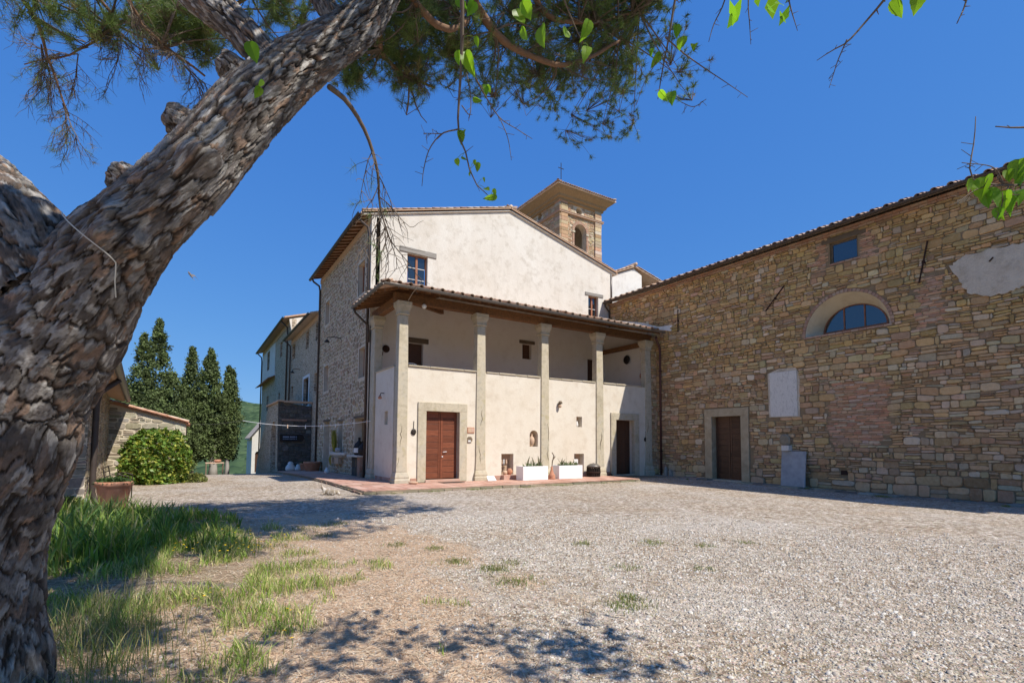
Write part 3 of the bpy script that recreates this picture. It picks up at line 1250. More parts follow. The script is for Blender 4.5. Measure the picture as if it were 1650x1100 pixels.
# half-round window: plastered splay, frame, panes, brick ring, sill
n = 24
outer = [(XC + .0, LC + LR * math.cos(math.pi * k / n), LZ + LR * math.sin(math.pi * k / n)) for k in range(n + 1)]
inner = [(XC + .82, 9.755 + 1.2 * math.cos(math.pi * k / n), LZ + .17 + 1.02 * math.sin(math.pi * k / n)) for k in range(n + 1)]
mb = MB()
mb.add(outer + inner, [(k, k + 1, n + 2 + k, n + 1 + k) for k in range(n)] + [(0, n + 1, 2 * n + 1, n)])
sp = mb.build('window_splay', M['lunette_plaster'], church, smooth=True)
mb = MB()
fr = [(9.755 + 1.2 * math.cos(math.pi * k / n), LZ + .17 + 1.02 * math.sin(math.pi * k / n)) for k in range(n + 1)]
fi = [(9.755 + 1.13 * math.cos(math.pi * k / n), LZ + .23 + .93 * math.sin(math.pi * k / n)) for k in range(n + 1)]
mb.plate(fr, [fi[::-1]], lambda a, z: (XC + .78, a, z), (.06, 0, 0))
for ym in (9.755 - .38, 9.755 + .38):
    mb.box(XC + .785, ym - .025, LZ + .2, XC + .83, ym + .025, LZ + .19 + 1.0 * math.sqrt(1 - (.4 / 1.2) ** 2))
lw = mb.build('arched_window', M['frame_wood'], church)
for a0, a1 in ((-1.15, -.39), (-.37, .37), (.39, 1.15)):
    pts = [(9.755 + a0, LZ + .22)]
    top = [(9.755 + lerp(a0, a1, t / 6), LZ + .17 + .97 * math.sqrt(max(0.01, 1 - (lerp(a0, a1, t / 6) / 1.2) ** 2))) for t in range(7)]
    pts += [(9.755 + a1, LZ + .22)] + top[::-1]
    mb = MB()
    mb.plate(pts, [], lambda a, z: (XC + .815, a, z), (.008, 0, 0))
    mb.build('pane', M['glass'], lw, 'c')
for k in range(34):
    t0, t1 = math.pi * (k + .08) / 34, math.pi * (k + .92) / 34
    r0, r1 = LR + .005, LR + .125 + rng.uniform(-.015, .015)
    q = [(r0, t0), (r0, t1), (r1, t1), (r1, t0)]
    mb = MB()
    mb.plate([(LC + r * math.cos(t), LZ + r * math.sin(t)) for r, t in q], [], lambda a, z: (XC - .025, a, z), (.08, 0, 0), back=False)
    mb.build('arch_brick', M['brick'], cw, 'c')
y = LC - LR - .05
while y < LC + LR:
    l = rng.uniform(.25, .32)
    MB().box(XC - .045, y, LZ - .075, XC + .1, min(y + l - .015, LC + LR + .05), LZ - .005).build('sill_brick', M['brick'], cw, 'c')
    y += l
# small upper window
window_yz(church, XC, WIN_C[0], WIN_C[1], WIN_C[2], WIN_C[3], .10, 'lintel_wood', .07)
MB().box(XC - .035, WIN_C[0] - .3, WIN_C[3] + .012, XC + .2, WIN_C[1] + .3, WIN_C[3] + .22).build('lintel', M['lintel_wood'], church, bevel=.015)
y = WIN_C[0] - .1
while y < WIN_C[1]:
    MB().box(XC - .04, y, WIN_C[2] - .06, XC + .12, y + .27, WIN_C[2] - .004).build('sill_brick', M['brick'], cw, 'c')
    y += .285
# door: stone surround and two boarded leaves
y0, y1, z0, z1 = DOOR_C
MB().box(XC - .06, y0 - .40, z0 - .08, XC + .30, y0 + .005, z1 + .001).build('door_jamb', M['brown_stone'], church, bevel=.012)
MB().box(XC - .06, y1 - .005, z0 - .08, XC + .30, y1 + .40, z1 + .001).build('door_jamb', M['brown_stone'], church, bevel=.012)
MB().box(XC - .064, y0 - .40, z1 - .004, XC + .304, y1 + .40, z1 + .38).build('door_lintel', M['brown_stone'], church, bevel=.012)
MB().box(XC - .16, y0 - .02, z0 - .12, XC + .32, y1 + .02, z0 + .03).build('threshold', M['serena'], church, bevel=.01)
for s in range(2):
    a0, a1 = (y0, (y0 + y1) / 2) if s == 0 else ((y0 + y1) / 2, y1)
    mb = MB()
    mb.box(XC + .33, a0 + .01, z0 + .04, XC + .37, a1 - .01, z1)
    leaf = mb.build('door_leaf', M['door_dark'], church)
    mb = MB()
    mb.box(XC + .285, a0 + .01, z0 + .05, XC + .328, a0 + .10, z1 - .01).box(XC + .285, a1 - .10, z0 + .05, XC + .328, a1 - .01, z1 - .01)
    mb.build('stile', M['door_dark'], leaf, bevel=.004)
    k = 11
    for i in range(k):
        za, zb = lerp(z0 + .05, z1 - .01, i / k), lerp(z0 + .05, z1 - .01, (i + 1) / k)
        MB().box(XC + .295, a0 + .104, za + .006, XC + .327, a1 - .104, zb - .006).build('plank', M['door_dark'], leaf, 'c', bevel=.004)
MB().tube([(XC + .27, (y0 + y1) / 2 - .06, 1.18), (XC + .25, (y0 + y1) / 2 - .06, 1.18), (XC + .25, (y0 + y1) / 2 - .06, 1.02), (XC + .28, (y0 + y1) / 2 - .06, 1.02)], .012, 6).build('door_handle', M['iron'], church)
# blank marble slab set in the wall with a rough mortar border, and the wall anchors
mb = MB()
mb.plate([(11.62, 2.80), (12.98, 2.82), (13.0, 4.78), (12.5, 4.95), (11.75, 4.93), (11.58, 4.6)], [rect(11.705, 12.895, 2.845, 4.795)], lambda a, z: (XC - .02, a, z), (.06, 0, 0))
mb.build('mortar_border', M['plaster_patch'], church)
MB().box(XC - .045, 11.70, 2.84, XC + .03, 12.90, 4.80).build('marble_plaque', M['marble'], church, bevel=.006)
for p, q in (((XC - .06, 12.11, 8.60), (XC - .06, 12.99, 7.66)), ((XC - .06, 17.88, 8.80), (XC - .06, 17.90, 7.58)), ((XC - .06, 6.97, 8.85), (XC - .06, 7.27, 7.40)), ((XC - .06, 5.27, 7.72), (XC - .06, 5.37, 7.60))):
    mb = MB()
    mb.tube([p, q], .028, 6)
    c = (Vector(p) + Vector(q)) / 2
    mb.box(c.x, c.y - .05, c.z - .05, c.x + .1, c.y + .05, c.z + .05)
    mb.build('wall_anchor', M['rust'], church)
MB().box(XC - .012, 9.84, .43, XC + .02, 10.08, .61).build('vent_grille', M['rust'], church)
# stone footing along the wall
y = 1.5
while y < 20.5:
    l = rng.uniform(.35, .95)
    zz = float(ground_z(XC - .3, y + l / 2))
    d = rng.uniform(.45, .8)
    xq = XC - d
    mb = MB()
    t = rng.uniform(.02, .07)
    ja = [rng.uniform(-.06, .06) for _ in range(4)]
    vs = [(xq + ja[0], y + .015, zz - .1), (XC + .02, y + .015, zz - .1), (XC + .02, y + l - .015, zz - .1), (xq + ja[1], y + l - .015, zz - .1)]
    vs += [(v[0], v[1], zz + t + rng.uniform(-.01, .015)) for v in vs]
    mb.add(vs, [(4, 5, 6, 7), (0, 1, 5, 4), (1, 2, 6, 5), (2, 3, 7, 6), (3, 0, 4, 7)], pick([((.30, .27, .22), 3), ((.36, .33, .28), 2), ((.24, .20, .15), 2)], rng))
    if not (DOOR_C[0] - .1 < y + l / 2 < DOOR_C[1] + .1):
        mb.build('footing_stone', M['stone'], church, 'c', bevel=.012)
    y += l
# downpipe at the corner by the loggia
MB().tube([(XC - .5, 19.02, 7.5), (XC - .44, 19.04, 7.3), (XC - .12, 19.12, 6.95), (XC - .09, 19.12, 6.7), (XC - .09, 19.12, -.1)], .058, 10).build('downpipe', M['pipe_red'], church, smooth=True)
for zz in (1.2, 3.4, 5.6):
    MB().box(XC - .16, 19.05, zz, XC + .0, 19.19, zz + .03).build('pipe_clip', M['rust'], church)
MB().tube([(XC - .46, 23.12, 10.3), (XC - .40, 23.12, 10.1), (XC - .1, 23.1, 9.8), (XC - .09, 23.1, 8.8)], .05, 8).build('downpipe', M['gutter'], church, smooth=True)

# leaning slab with its two blocks, small upright stones
sl = thing('grey_slab', 'plain grey stone slab leaning upright against the stone wall', 'slab', (21.2, 11.85, -.2))
mb = MB()
mb.add([(21.47, 11.30, -.17), (21.47, 12.32, -.17), (21.70, 12.36, 1.34), (21.70, 11.33, 1.34), (21.53, 11.30, -.19), (21.53, 12.32, -.19), (21.76, 12.36, 1.32), (21.76, 11.33, 1.32)],
       [(0, 1, 2, 3), (7, 6, 5, 4), (0, 4, 5, 1), (1, 5, 6, 2), (2, 6, 7, 3), (3, 7, 4, 0)])
mb.build('slab', M['slate'], sl, bevel=.008)
wb = MB().box(21.55, 11.97, 1.35, 21.83, 12.29, 1.58).build('marble_offcut', M['marble'], None, 'c', bevel=.008)
tag(wb, 'small pale square block on top of the leaning grey slab', 'block')
mb = MB()
vs, fs = stone_geo([(12.02, 1.6), (12.44, 1.6), (12.50, 1.85), (12.36, 2.06), (12.16, 2.08), (12.0, 1.9)], lambda a, z, d: (21.80 - d, a, z), .09, rng, .3, .0)
mb.add(vs, fs, (.30, .25, .18))
tag(mb.build('round_stone', M['stone'], None, 'c'), 'rounded brown stone set above the pale block on the slab', 'stone')
for i, (yy, zz, hh, ww, lb) in enumerate(((18.75, -.15, .55, .22, 'upright pale stone standing at the foot of the red-brown downpipe'), (18.45, -.15, .42, .2, 'shorter upright stone beside the downpipe, on its door side'))):
    mb = MB()
    rg = []
    for t, k in ((0, 1), (.5, .95), (.85, .75), (1, .35)):
        rg.append([(21.72 + .12 * k * math.cos(a * math.pi / 4) + rng.uniform(-.01, .01), yy + ww / 2 * k * math.sin(a * math.pi / 4) + rng.uniform(-.01, .01), zz + hh * t) for a in range(8)])
    mb.ring_stack(rg, (.36, .33, .28))
    tag(mb.build('upright_stone', M['stone'], None, 'c'), lb, 'stone')
# ------------------------------------------------------------------ farmhouse behind the loggia
XS, YB = 6.85, 23.2
house = thing('farmhouse', 'tall cream gabled farmhouse with a rough stone side wall rising behind the loggia', 'house', (14, 29, 0))
RX, RZ, EZ = 14.47, 14.42, 12.36
W1, W2 = (8.60, 9.66, 8.98, 10.84), (20.14, 20.95, 9.1, 10.62)
mb = MB()
mb.plate([(XS, 8.6), (22.1, 8.6), (22.1, EZ), (RX, RZ), (XS, EZ)], [rect(*W1), rect(*W2)], lambda a, z: (a, YB, z), (0, .35, 0))
mb.build('gable_wall', M['plaster_gable'], house)
w = window_xz(house, YB, W1[0], W1[1], W1[2], W1[3], .14, 2, 3)
w = window_xz(house, YB, W2[0], W2[1], W2[2], W2[3], .16, 2, 2)
for x0, x1, z0, z1 in ((8.2, 10.12, 10.86, 11.12), (19.88, 21.34, 10.63, 10.82)):
    mb = MB()
    a, b = rng.uniform(-.02, .02), rng.uniform(-.03, .03)
    mb.add([(x0, YB - .045, z0 + a), (x1, YB - .045, z0 + b), (x1, YB - .045, z1 + b), (x0, YB - .045, z1 + a), (x0, YB + .2, z0 + a), (x1, YB + .2, z0 + b), (x1, YB + .2, z1 + b), (x0, YB + .2, z1 + a)],
           [(0, 1, 2, 3), (0, 4, 5, 1), (1, 5, 6, 2), (2, 6, 7, 3), (3, 7, 4, 0)])
    mb.build('window_lintel', M['old_wood'], house, bevel=.015)
# side wall in rough stone
SW = [(24.22, 25.36, 8.9, 10.5), (31.62, 32.66, 8.85, 10.28), (23.9, 24.9, 4.73, 6.18), (31.48, 32.6, 4.7, 6.26)]
SD = [(23.62, 25.45, -.1, 2.77), (27.75, 28.7, 1.0, 2.72), (30.8, 32.3, -.2, 2.82)]
mb = MB()
mb.plate(rect(YB, 34.3, -.6, EZ - .12), [rect(*h) for h in SW + SD], lambda a, z: (XS, a, z), (.4, 0, 0))
hw = mb.build('side_wall', M['mortar_pale'], house)
SIDE_COLS = [((.50, .40, .27), 5), ((.38, .285, .18), 5), ((.27, .195, .12), 3), ((.56, .43, .27), 2), ((.48, .31, .195), 1)]
rng = random.Random(12)
sd = rows(YB + .4, 34.25, -.4, EZ - .25, rng, lambda z, r: r.uniform(.16, .26), lambda a, z, h, r: r.uniform(.16, .42), .12)
cl = cells(sd, .055, (YB + .35, 34.28, -.5, EZ - .2), [('r', a - .06, b + .06, c - .06, d + .06) for a, b, c, d in SW + SD], 1.1)
masonry(hw, cl, lambda a, z, d: (XS - d, a, z), lambda a, z, r: pick(SIDE_COLS, r), lambda a, z, r: r.uniform(.004, .022), M['stone_small'], seed=8, inset=.25, sink=.02)
# plastered corner strip, window surrounds
for (a, b, c, d) in SW:
    mb = MB()
    mb.plate(rect(a - .16, b + .16, c - .14, d + .12), [rect(a, b, c, d)], lambda p, z: (XS - .012, p, z), (.03, 0, 0))
    mb.build('window_surround', M['mortar_pale'], house)
    window_yz(house, XS, a, b, c, d, .22, 'frame_wood', .07, 2, 2)
MB().box(XS - .03, YB - .02, 7.4, XS + .2, YB + .34, EZ - .1).build('corner_strip', M['plaster_gable'], house, bevel=.02)
MB().box(XS - .03, YB + .0, -.2, XS + .2, YB + .34, 7.4).build('corner_strip', M['mortar_pale'], house, bevel=.02)
for i, (a, b, c, d) in enumerate(SD):
    MB().box(XS + .38, a, c, XS + .42, b, d).build('blocked_opening', M['mortar'], house)
    zz = c + .02
    row = 0
    while zz < d - .05:
        yy = a + (.12 if row % 2 else 0)
        if yy > a:
            MB().box(XS + .34, a + .005, zz, XS + .385, yy - .01, zz + .055).build('infill_brick', M['brick'], hw, 'c')
        while yy < b - .04:
            MB().box(XS + .34 + rng.uniform(0, .01), yy, zz, XS + .385, min(yy + .24, b - .004), zz + .055).build('infill_brick', M['brick'], hw, 'c')
            yy += .252
        zz += .068
        row += 1
        if row > 22:
            break
    MB().box(XS - .03, a - .14, d + .004, XS + .3, b + .14, d + .13).build('lintel', M['lintel_wood'], house, bevel=.012)
# roof with overhanging eave, boarded soffit, gutter
mb = MB()
for sx, xe, ze in ((-1, 6.28, 12.20), (1, 22.5, 12.30)):
    vs = [(xe, YB - .10, ze), (RX, YB - .10, RZ + .03), (RX, 34.5, RZ + .03), (xe, 34.5, ze)]
    mb.add(vs + [(x, y, z + .09) for x, y, z in vs], [(0, 1, 2, 3), (4, 7, 6, 5), (0, 4, 5, 1), (2, 6, 7, 3), (3, 7, 4, 0)])
hroof = mb.build('roof', M['roof_tile'], house)
for k in range(22):
    y = YB + .15 + k * .51
    MB().beam((6.22, y, 12.14), (6.86, y, 12.32), .09, .11).build('rafter_end', M['beam_wood'], hroof, 'c')
mb = MB()
mb.add([(6.26, YB - .05, 12.19), (6.9, YB - .05, 12.36), (6.9, 34.4, 12.36), (6.26, 34.4, 12.19)], [(0, 1, 2, 3)])
mb.build('soffit', M['clay_pale'], hroof)
mb = MB()
mb.plate(rect(YB + .05, 34.3, 11.92, 12.2), [], lambda a, z: (XS - .05, a, z), (.06, 0, 0))
mb.build('eave_band', M['clay_pale'], house)
mb = MB()
gutter_geo(mb, (6.22, YB - .2, 12.22), (6.22, 34.6, 12.18), .09)
mb.build('gutter', M['gutter'], house)
for y, b in ((YB + .14, 0), (34.1, -.5)):
    MB().tube([(6.26, y, 12.12), (6.34, y, 11.95), (6.70, y, 11.72), (6.76, y, 11.4), (6.76, y, b)], .06, 10).build('downpipe', M['gutter'], house, smooth=True)
# verge tiles up both slopes of the gable
for sx, x0, z0, x1, z1 in ((1, 6.35, 12.31, RX, RZ + .11), (-1, 22.4, 12.40, RX, RZ + .11)):
    L = math.hypot(x1 - x0, z1 - z0)
    nt = int(L / .40)
    slope = abs((z1 - z0) / (x1 - x0))
    R3 = tile_rot((sx, 0), slope)
    E3 = R3.to_euler()
    for k in range(nt + 1):
        t = k * .40 / L
        x, zz = lerp(x0, x1, t), lerp(z0, z1, t)
        copy_piece(COPPO, 'verge_tile', (x, YB - .07 + rng.uniform(-.012, .012), zz + .055), E3, hroof)
        copy_piece(COPPO, 'verge_tile', (x + .05 * sx, YB + .16 + rng.uniform(-.012, .012), zz + .06), E3, hroof)
        q = MB()
        a = (x, YB - .15 + rng.uniform(-.01, .01), zz - .035)
        q.beam((x, YB - .02, zz - .0), (x + sx * .385, YB - .02, zz + .385 * slope + .0), .30, .035)
        q.build('verge_slab', M['clay_pale'], hroof, 'c')
        q = MB()
        q.beam((x, YB + .03, zz - .075), (x + sx * .39, YB + .03, zz + .39 * slope - .075), .26, .10)
        q.build('verge_band', M['plaster_gable'], hroof, 'c')
mb = MB()
mb.tube([(RX, YB - .16, RZ + .20), (RX, YB + .2, RZ + .22), (RX, 34, RZ + .22)], .11, 10)
mb.build('ridge_tile', M['roof_tile'], hroof, smooth=True)
MB().box(7.6, 31.2, 12.5, 8.2, 31.8, 13.35).build('chimney', M['clay_pale'], hroof, bevel=.02)
MB().tube([(22.02, YB - .03, 12.25), (22.02, YB - .03, 10.4)], .055, 8).build('downpipe', M['gutter_grey'], house, smooth=True)
# rear of the house
mb = MB()
mb.box(22.1, YB + .36, -.4, 22.4, 34.3, 12.2).box(XS + .42, 34.0, -.4, 22.1, 34.3, 12.2)
mb.build('rear_wall', M['plaster_gable'], house)


def bracket_lamp(y, z, reach, label, w):
    t = thing('bracket_lamp', label, 'wall lamp', (XS, y, z))
    MB().tube([(XS, y, z + .05), (XS - reach * .5, y, z + .1), (XS - reach, y, z + .02), (XS - reach, y, z - .1)], .022, 6).build('arm', M['iron'], t)
    MB().lathe([(.05, -.1), (.14, -.2), (.15, -.24), (.05, -.25)], (XS - reach, y, z), 10).build('lamp_shade', M['iron'], t)
    return t


bracket_lamp(28.6, 7.3, .75, 'iron bracket lamp on the stone side wall beside the letter-height upper windows', 0)['label'] = 'iron bracket lamp on the stone side wall of the tall farmhouse'
# ------------------------------------------------------------------ loggia
log = thing('loggia', 'columned loggia with cream parapet, tiled lean-to roof and two doors at its foot', 'porch', (14, 19.5, 0))
YF, YW, PZ = 19.40, 19.46, 4.70
D1, D2 = (8.13, 9.65, .10, 2.91), (18.72, 20.05, .02, 2.86)
N1 = arch(13.30, 13.77, 1.46, 1.98, 10)
N2, NA, NB = (16.10, 16.46, 2.43, 2.94), (11.77, 12.41, .20, 1.13), (15.95, 16.57, .14, 1.11)
mb = MB()
mb.plate(rect(7.0, 21.3, -.25, PZ), [rect(*D1), rect(*D2), N1, rect(*N2), rect(*NA), rect(*NB)], lambda a, z: (a, YW, z), (0, .38, 0))
lw_ = mb.build('front_wall', M['plaster_cream'], log)
mb = MB()
mb.box(7.0, YW + .385, -.2, 21.3, YW + .42, D1[2] + .01)
mb.box(7.0, YW + .385, D1[3], 21.3, YW + .42, PZ - .01)
for a, b in ((7.0, D1[0]), (D1[1], D2[0]), (D2[1], 21.3)):
    mb.box(a, YW + .385, D1[2] + .012, b, YW + .42, D1[3] - .002)
mb.build('inner_wall', M['plaster_cream'], log)
mb = MB()
mb.plate([(19.9, -.25), (22.3, -.25), (22.3, PZ), (19.9, PZ)], [rect(20.58, 21.0, 2.36, 2.92)], lambda a, z: (6.9, a, z), (.3, 0, 0))
mb.box(7.205, 20.5, 2.3, 7.22, 21.1, 3.0)
mb.build('side_wall', M['plaster_cream'], log)
# loggia inside: back wall, right end wall, floor
LD1, LWN, LD2 = (8.62, 9.50, 3.75, 6.44), (15.34, 15.94, 6.28, 7.12), (20.05, 20.75, 3.75, 6.72)
mb = MB()
mb.plate(rect(6.9, 21.6, -.2, 8.6), [rect(*LD1), rect(*LWN), rect(*LD2)], lambda a, z: (a, YB - .01, z), (0, .3, 0))
mb.build('back_wall', M['plaster_white'], log)
mb = MB()
mb.plate([(19.9, 3.6), (YB - .02, 3.6), (YB - .02, 8.85), (19.9, 7.9)], [], lambda a, z: (21.42, a, z), (.16, 0, 0))
mb.build('end_wall', M['plaster_white'], log)
MB().box(6.95, YW + .43, 3.45, 21.4, YB - .015, 3.75).build('floor', M['cotto'], log)
for (a, b, c, d), mm in ((LD1, 'door_dark'), (LD2, 'door_dark'), (LWN, 'door_dark')):
    MB().box(a, YB + .20, c, b, YB + .24, d).build('shut_door' if d - c > 1 else 'shutter', M[mm], log)
for x0, x1, z0, z1 in ((8.4, 9.76, 6.45, 6.70), (15.14, 16.16, 7.13, 7.31)):
    MB().box(x0, YB - .06, z0, x1, YB + .2, z1).build('lintel', M['lintel_wood'], log, bevel=.02)
# columns
rng = random.Random(31)


def column(x0, x1, y0, y1, top=7.30):
    mb = MB()
    g = .0
    r = lambda e, z: [(x0 - e, y0 - e, z), (x1 + e, y0 - e, z), (x1 + e, y1 + e, z), (x0 - e, y1 + e, z)]
    mb.ring_stack([r(.03, .44), r(.012, .9), r(.01, 2.4), r(.0, 4.7), r(-.02, 6.76)])
    c = mb.build('column', M['serena'], log, bevel=.018)
    mb = MB()
    mb.ring_stack([r(.0, 6.762), r(.03, 6.79), r(.03, 6.83), r(.01, 6.85), r(.015, 6.93), r(.05, 7.03), r(.08, 7.10), r(.095, 7.14), r(.095, top)])
    mb.build('capital', M['serena'], c, bevel=.006)
    mb = MB()
    mb.ring_stack([r(.11, -.12), r(.11, .12), r(.08, .17), r(.09, .24), r(.06, .36), r(.03, .438)])
    mb.build('column_base', M['serena'], c, bevel=.01)
    # open cracks in the old stone
    for k in range(2):
        zc = rng.uniform(1.0, 3.4)
        q = MB()
        pts = [(lerp(x0 + .05, x1 - .05, rng.random()), y0 - .012, zc)]
        for j in range(5):
            pts.append((min(x1 - .02, max(x0 + .02, pts[-1][0] + rng.uniform(-.07, .07))), y0 - .012, pts[-1][2] - rng.uniform(.08, .25)))
        q.tube(pts, [.004, .010, .013, .012, .009, .003], 4)
        q.build('crack', M['soil'], c)
    return c


for x0, x1 in ((6.90, 7.31), (10.46, 10.90), (13.93, 14.37), (17.38, 17.84), (20.93, 21.38)):
    column(x0, x1, YF, YF + .36)
column(6.82, 7.2, 22.35, 22.92)
# coping stones on the parapet
for xa, xb in ((7.33, 10.46), (10.96, 13.89), (14.41, 17.34), (17.89, 20.70)):
    x = xa
    while x < xb - .15:
        l = min(rng.uniform(.55, 1.1), xb - x)
        e = rng.uniform(.0, .04)
        MB().box(x + .006, YW - .03 - e, PZ + .002, x + l - .006, YW + .44, PZ + .05 + rng.uniform(0, .02)).build('coping_stone', M['serena'], log, 'c', bevel=.014)
        x += l
MB().box(6.86, 19.92, PZ + .002, 7.24, 22.28, PZ + .055).build('coping_stone', M['serena'], log, 'c', bevel=.014)
# low terracotta skirting
x = 7.5
while x < 21.2:
    l = .33
    if not any(a - .42 < x + l / 2 < b + .4 for a, b in ((D1[0], D1[1]), (D2[0], D2[1]))) and not any(a - .3 < x + l / 2 < b + .3 for a, b in ((10.48, 10.94), (13.91, 14.39), (17.36, 17.87), (20.72, 21.36))):
        MB().box(x, YW - .022, .0, x + l - .008, YW + .02, .17).build('skirting_tile', M['cotto'], log, 'c')
    x += l
y = 20.1
while y < 22.0:
    MB().box(6.875, y, .0, 6.91, y + .32, .17).build('skirting_tile', M['cotto'], log, 'c')
    y += .33


def boarded_door(parent, x0, x1, z0, z1, yd, mname, k, leaves=2):
    for s in range(leaves):
        a0, a1 = lerp(x0, x1, s / leaves), lerp(x0, x1, (s + 1) / leaves)
        leaf = MB().box(a0 + .005, yd + .03, z0, a1 - .005, yd + .07, z1).build('door_leaf', M[mname], parent)
        MB().box(a0 + .008, yd - .016, z0 + .01, a0 + .10, yd + .028, z1 - .01).box(a1 - .10, yd - .016, z0 + .01, a1 - .008, yd + .028, z1 - .01).build('stile', M[mname], leaf, bevel=.004)
        for i in range(k):
            za, zb = lerp(z0 + .01, z1 - .01, i / k), lerp(z0 + .01, z1 - .01, (i + 1) / k)
            MB().box(a0 + .104, yd - .008, za + .006, a1 - .104, yd + .028, zb - .006).build('plank', M[mname], leaf, 'c', bevel=.005)


# main door with stone surround
for (a, b, c, d), mm, dep, k in ((D1, 'door_wood', .22, 11), (D2, 'door_dark', .30, 1)):
    MB().box(a - .36, YW - .07, c - .1, a + .005, YW + .16, d + .001).build('door_jamb', M['serena'], log, bevel=.014)
    MB().box(b - .005, YW - .07, c - .1, b + .36, YW + .16, d + .001).build('door_jamb', M['serena'], log, bevel=.014)
    MB().box(a - .36, YW - .074, d - .004, b + .36, YW + .164, d + .36).build('door_lintel', M['serena'], log, bevel=.014)
    MB().box(a - .02, YW - .12, -.06, b + .02, YW + .40, c).build('threshold', M['cotto'] if k > 1 else M['serena'], log, bevel=.012)
    if k > 1:
        boarded_door(log, a, b, c + .005, d, YW + dep, mm, k)
    else:
        leaf = MB().box(a, YW + dep + .03, c + .005, b, YW + dep + .07, d).build('door_leaf', M[mm], log)
        for i in range(7):
            xa, xb = lerp(a, b, i / 7), lerp(a, b, (i + 1) / 7)
            MB().box(xa + .004, YW + dep, c + .01, xb - .004, YW + dep + .028, d - .01).build('plank', M[mm], leaf, 'c', bevel=.004)
MB().tube([(9.0, YW + .2, 1.22), (9.0, YW + .15, 1.22), (9.16, YW + .15, 1.235)], .014, 6).build('door_handle', M['ceramic'], log)
MB().lathe([(.02, 0), (.035, .02), (.03, .06), (.0, .07)], (8.98, YW + .2, .99), 8).build('door_knob', M['ceramic'], log)
# niches: backs
mb = MB()
mb.box(13.28, YW + .30, 1.44, 13.80, YW + .33, 2.25).box(16.08, YW + .30, 2.40, 16.48, YW + .33, 2.97).box(11.75, YW + .34, .15, 12.43, YW + .37, 1.16).box(15.93, YW + .34, .1, 16.6, YW + .37, 1.14)
mb.build('niche_back', M['clay_pale'], log)
MB().box(11.74, YW - .28, -.02, 12.44, YW + .37, .19).build('niche_step', M['cotto'], log, bevel=.01)
MB().box(15.92, YW - .20, -.02, 16.6, YW + .37, .13).build('niche_step', M['cotto'], log, bevel=.01)
# roof of the loggia: hip on the left, eaves all round
GX, GY, GZ, LS = 6.02, 18.62, 7.66, .30
TOPZ = GZ + (YB - GY) * LS
hx = GX + (YB - GY)
mb = MB()
A, B_, C_, D_ = (GX, GY, GZ), (21.5, GY, GZ), (21.5, YB, TOPZ), (hx, YB, TOPZ)
E_ = (GX, YB, GZ)
for poly in ([A, B_, C_, D_], [A, D_, E_]):
    n_ = len(poly)
    vs = list(poly) + [(x, y, z + .05) for x, y, z in poly]
    mb.add(vs, [tuple(range(n_)), tuple(range(2 * n_ - 1, n_ - 1, -1))] + [(i, (i + 1) % n_, n_ + (i + 1) % n_, n_ + i) for i in range(n_)])
lroof = mb.build('roof', M['roof_tile'], log)
R3, E3 = tile_rot((0, 1), LS), tile_rot((0, 1), LS).to_euler()
fld = MB()
x = GX + .12
while x < 21.4:
    copy_piece(COPPO, 'roof_tile', (x, GY - .08 + rng.uniform(-.03, .03), GZ + .08 + rng.uniform(-.004, .014)), E3, lroof)
    copy_piece(PAN, 'pan_tile', (x + .225, GY - .07 + rng.uniform(-.02, .02), GZ + .06), E3, lroof)
    lim = min(x - GX, YB - GY)
    k = 1
    while .38 * k + .35 < lim:
        tile_field(fld, R3, (x + rng.uniform(-.01, .01), GY - .06 + .38 * k, GZ + .09 + .38 * k * LS))
        pan_field(fld, R3, (x + .225, GY - .06 + .38 * k, GZ + .07 + .38 * k * LS))
        k += 1
    x += .45
R3, E3 = tile_rot((1, 0), LS), tile_rot((1, 0), LS).to_euler()
y = GY + .12
while y < YB - .05:
    copy_piece(COPPO, 'roof_tile', (GX - .08 + rng.uniform(-.02, .02), y, GZ + .08), E3, lroof)
    copy_piece(PAN, 'pan_tile', (GX - .07, y + .225, GZ + .06), E3, lroof)
    k = 1
    while .38 * k + .3 < y - GY:
        tile_field(fld, R3, (GX - .06 + .38 * k, y, GZ + .09 + .38 * k * LS))
        k += 1
    y += .45
fld.build('upper_tiles', M['roof_tile'], lroof, kind='stuff', smooth=True)
R3 = tile_rot((1, 1), LS / math.sqrt(2) * 1.0)
E3 = tile_rot((.7071, .7071), LS * .7071).to_euler()
for k in range(16):
    copy_piece(COPPO, 'hip_tile', (GX + .1 + .285 * k, GY + .1 + .285 * k, GZ + .10 + .285 * k * LS + .05), E3, lroof)
# gutters and pipes
mb = MB()
gutter_geo(mb, (GX - .07, GY - .07, GZ - .0), (21.52, GY - .07, GZ - .0), .075)
mb.build('gutter', M['gutter_grey'], log)
mb = MB()
gutter_geo(mb, (GX - .07, GY - .07, GZ - .0), (GX - .07, YB - .3, GZ - .0), .075)
mb.build('gutter', M['gutter_grey'], log)
MB().tube([(GX - .07, 22.7, GZ - .08), (GX + .02, 22.75, GZ - .25), (XS - .16, 22.95, 6.95), (XS - .11, 23.05, 6.7), (XS - .11, 23.05, 6.2)], .05, 8).build('downpipe', M['gutter'], log, smooth=True)
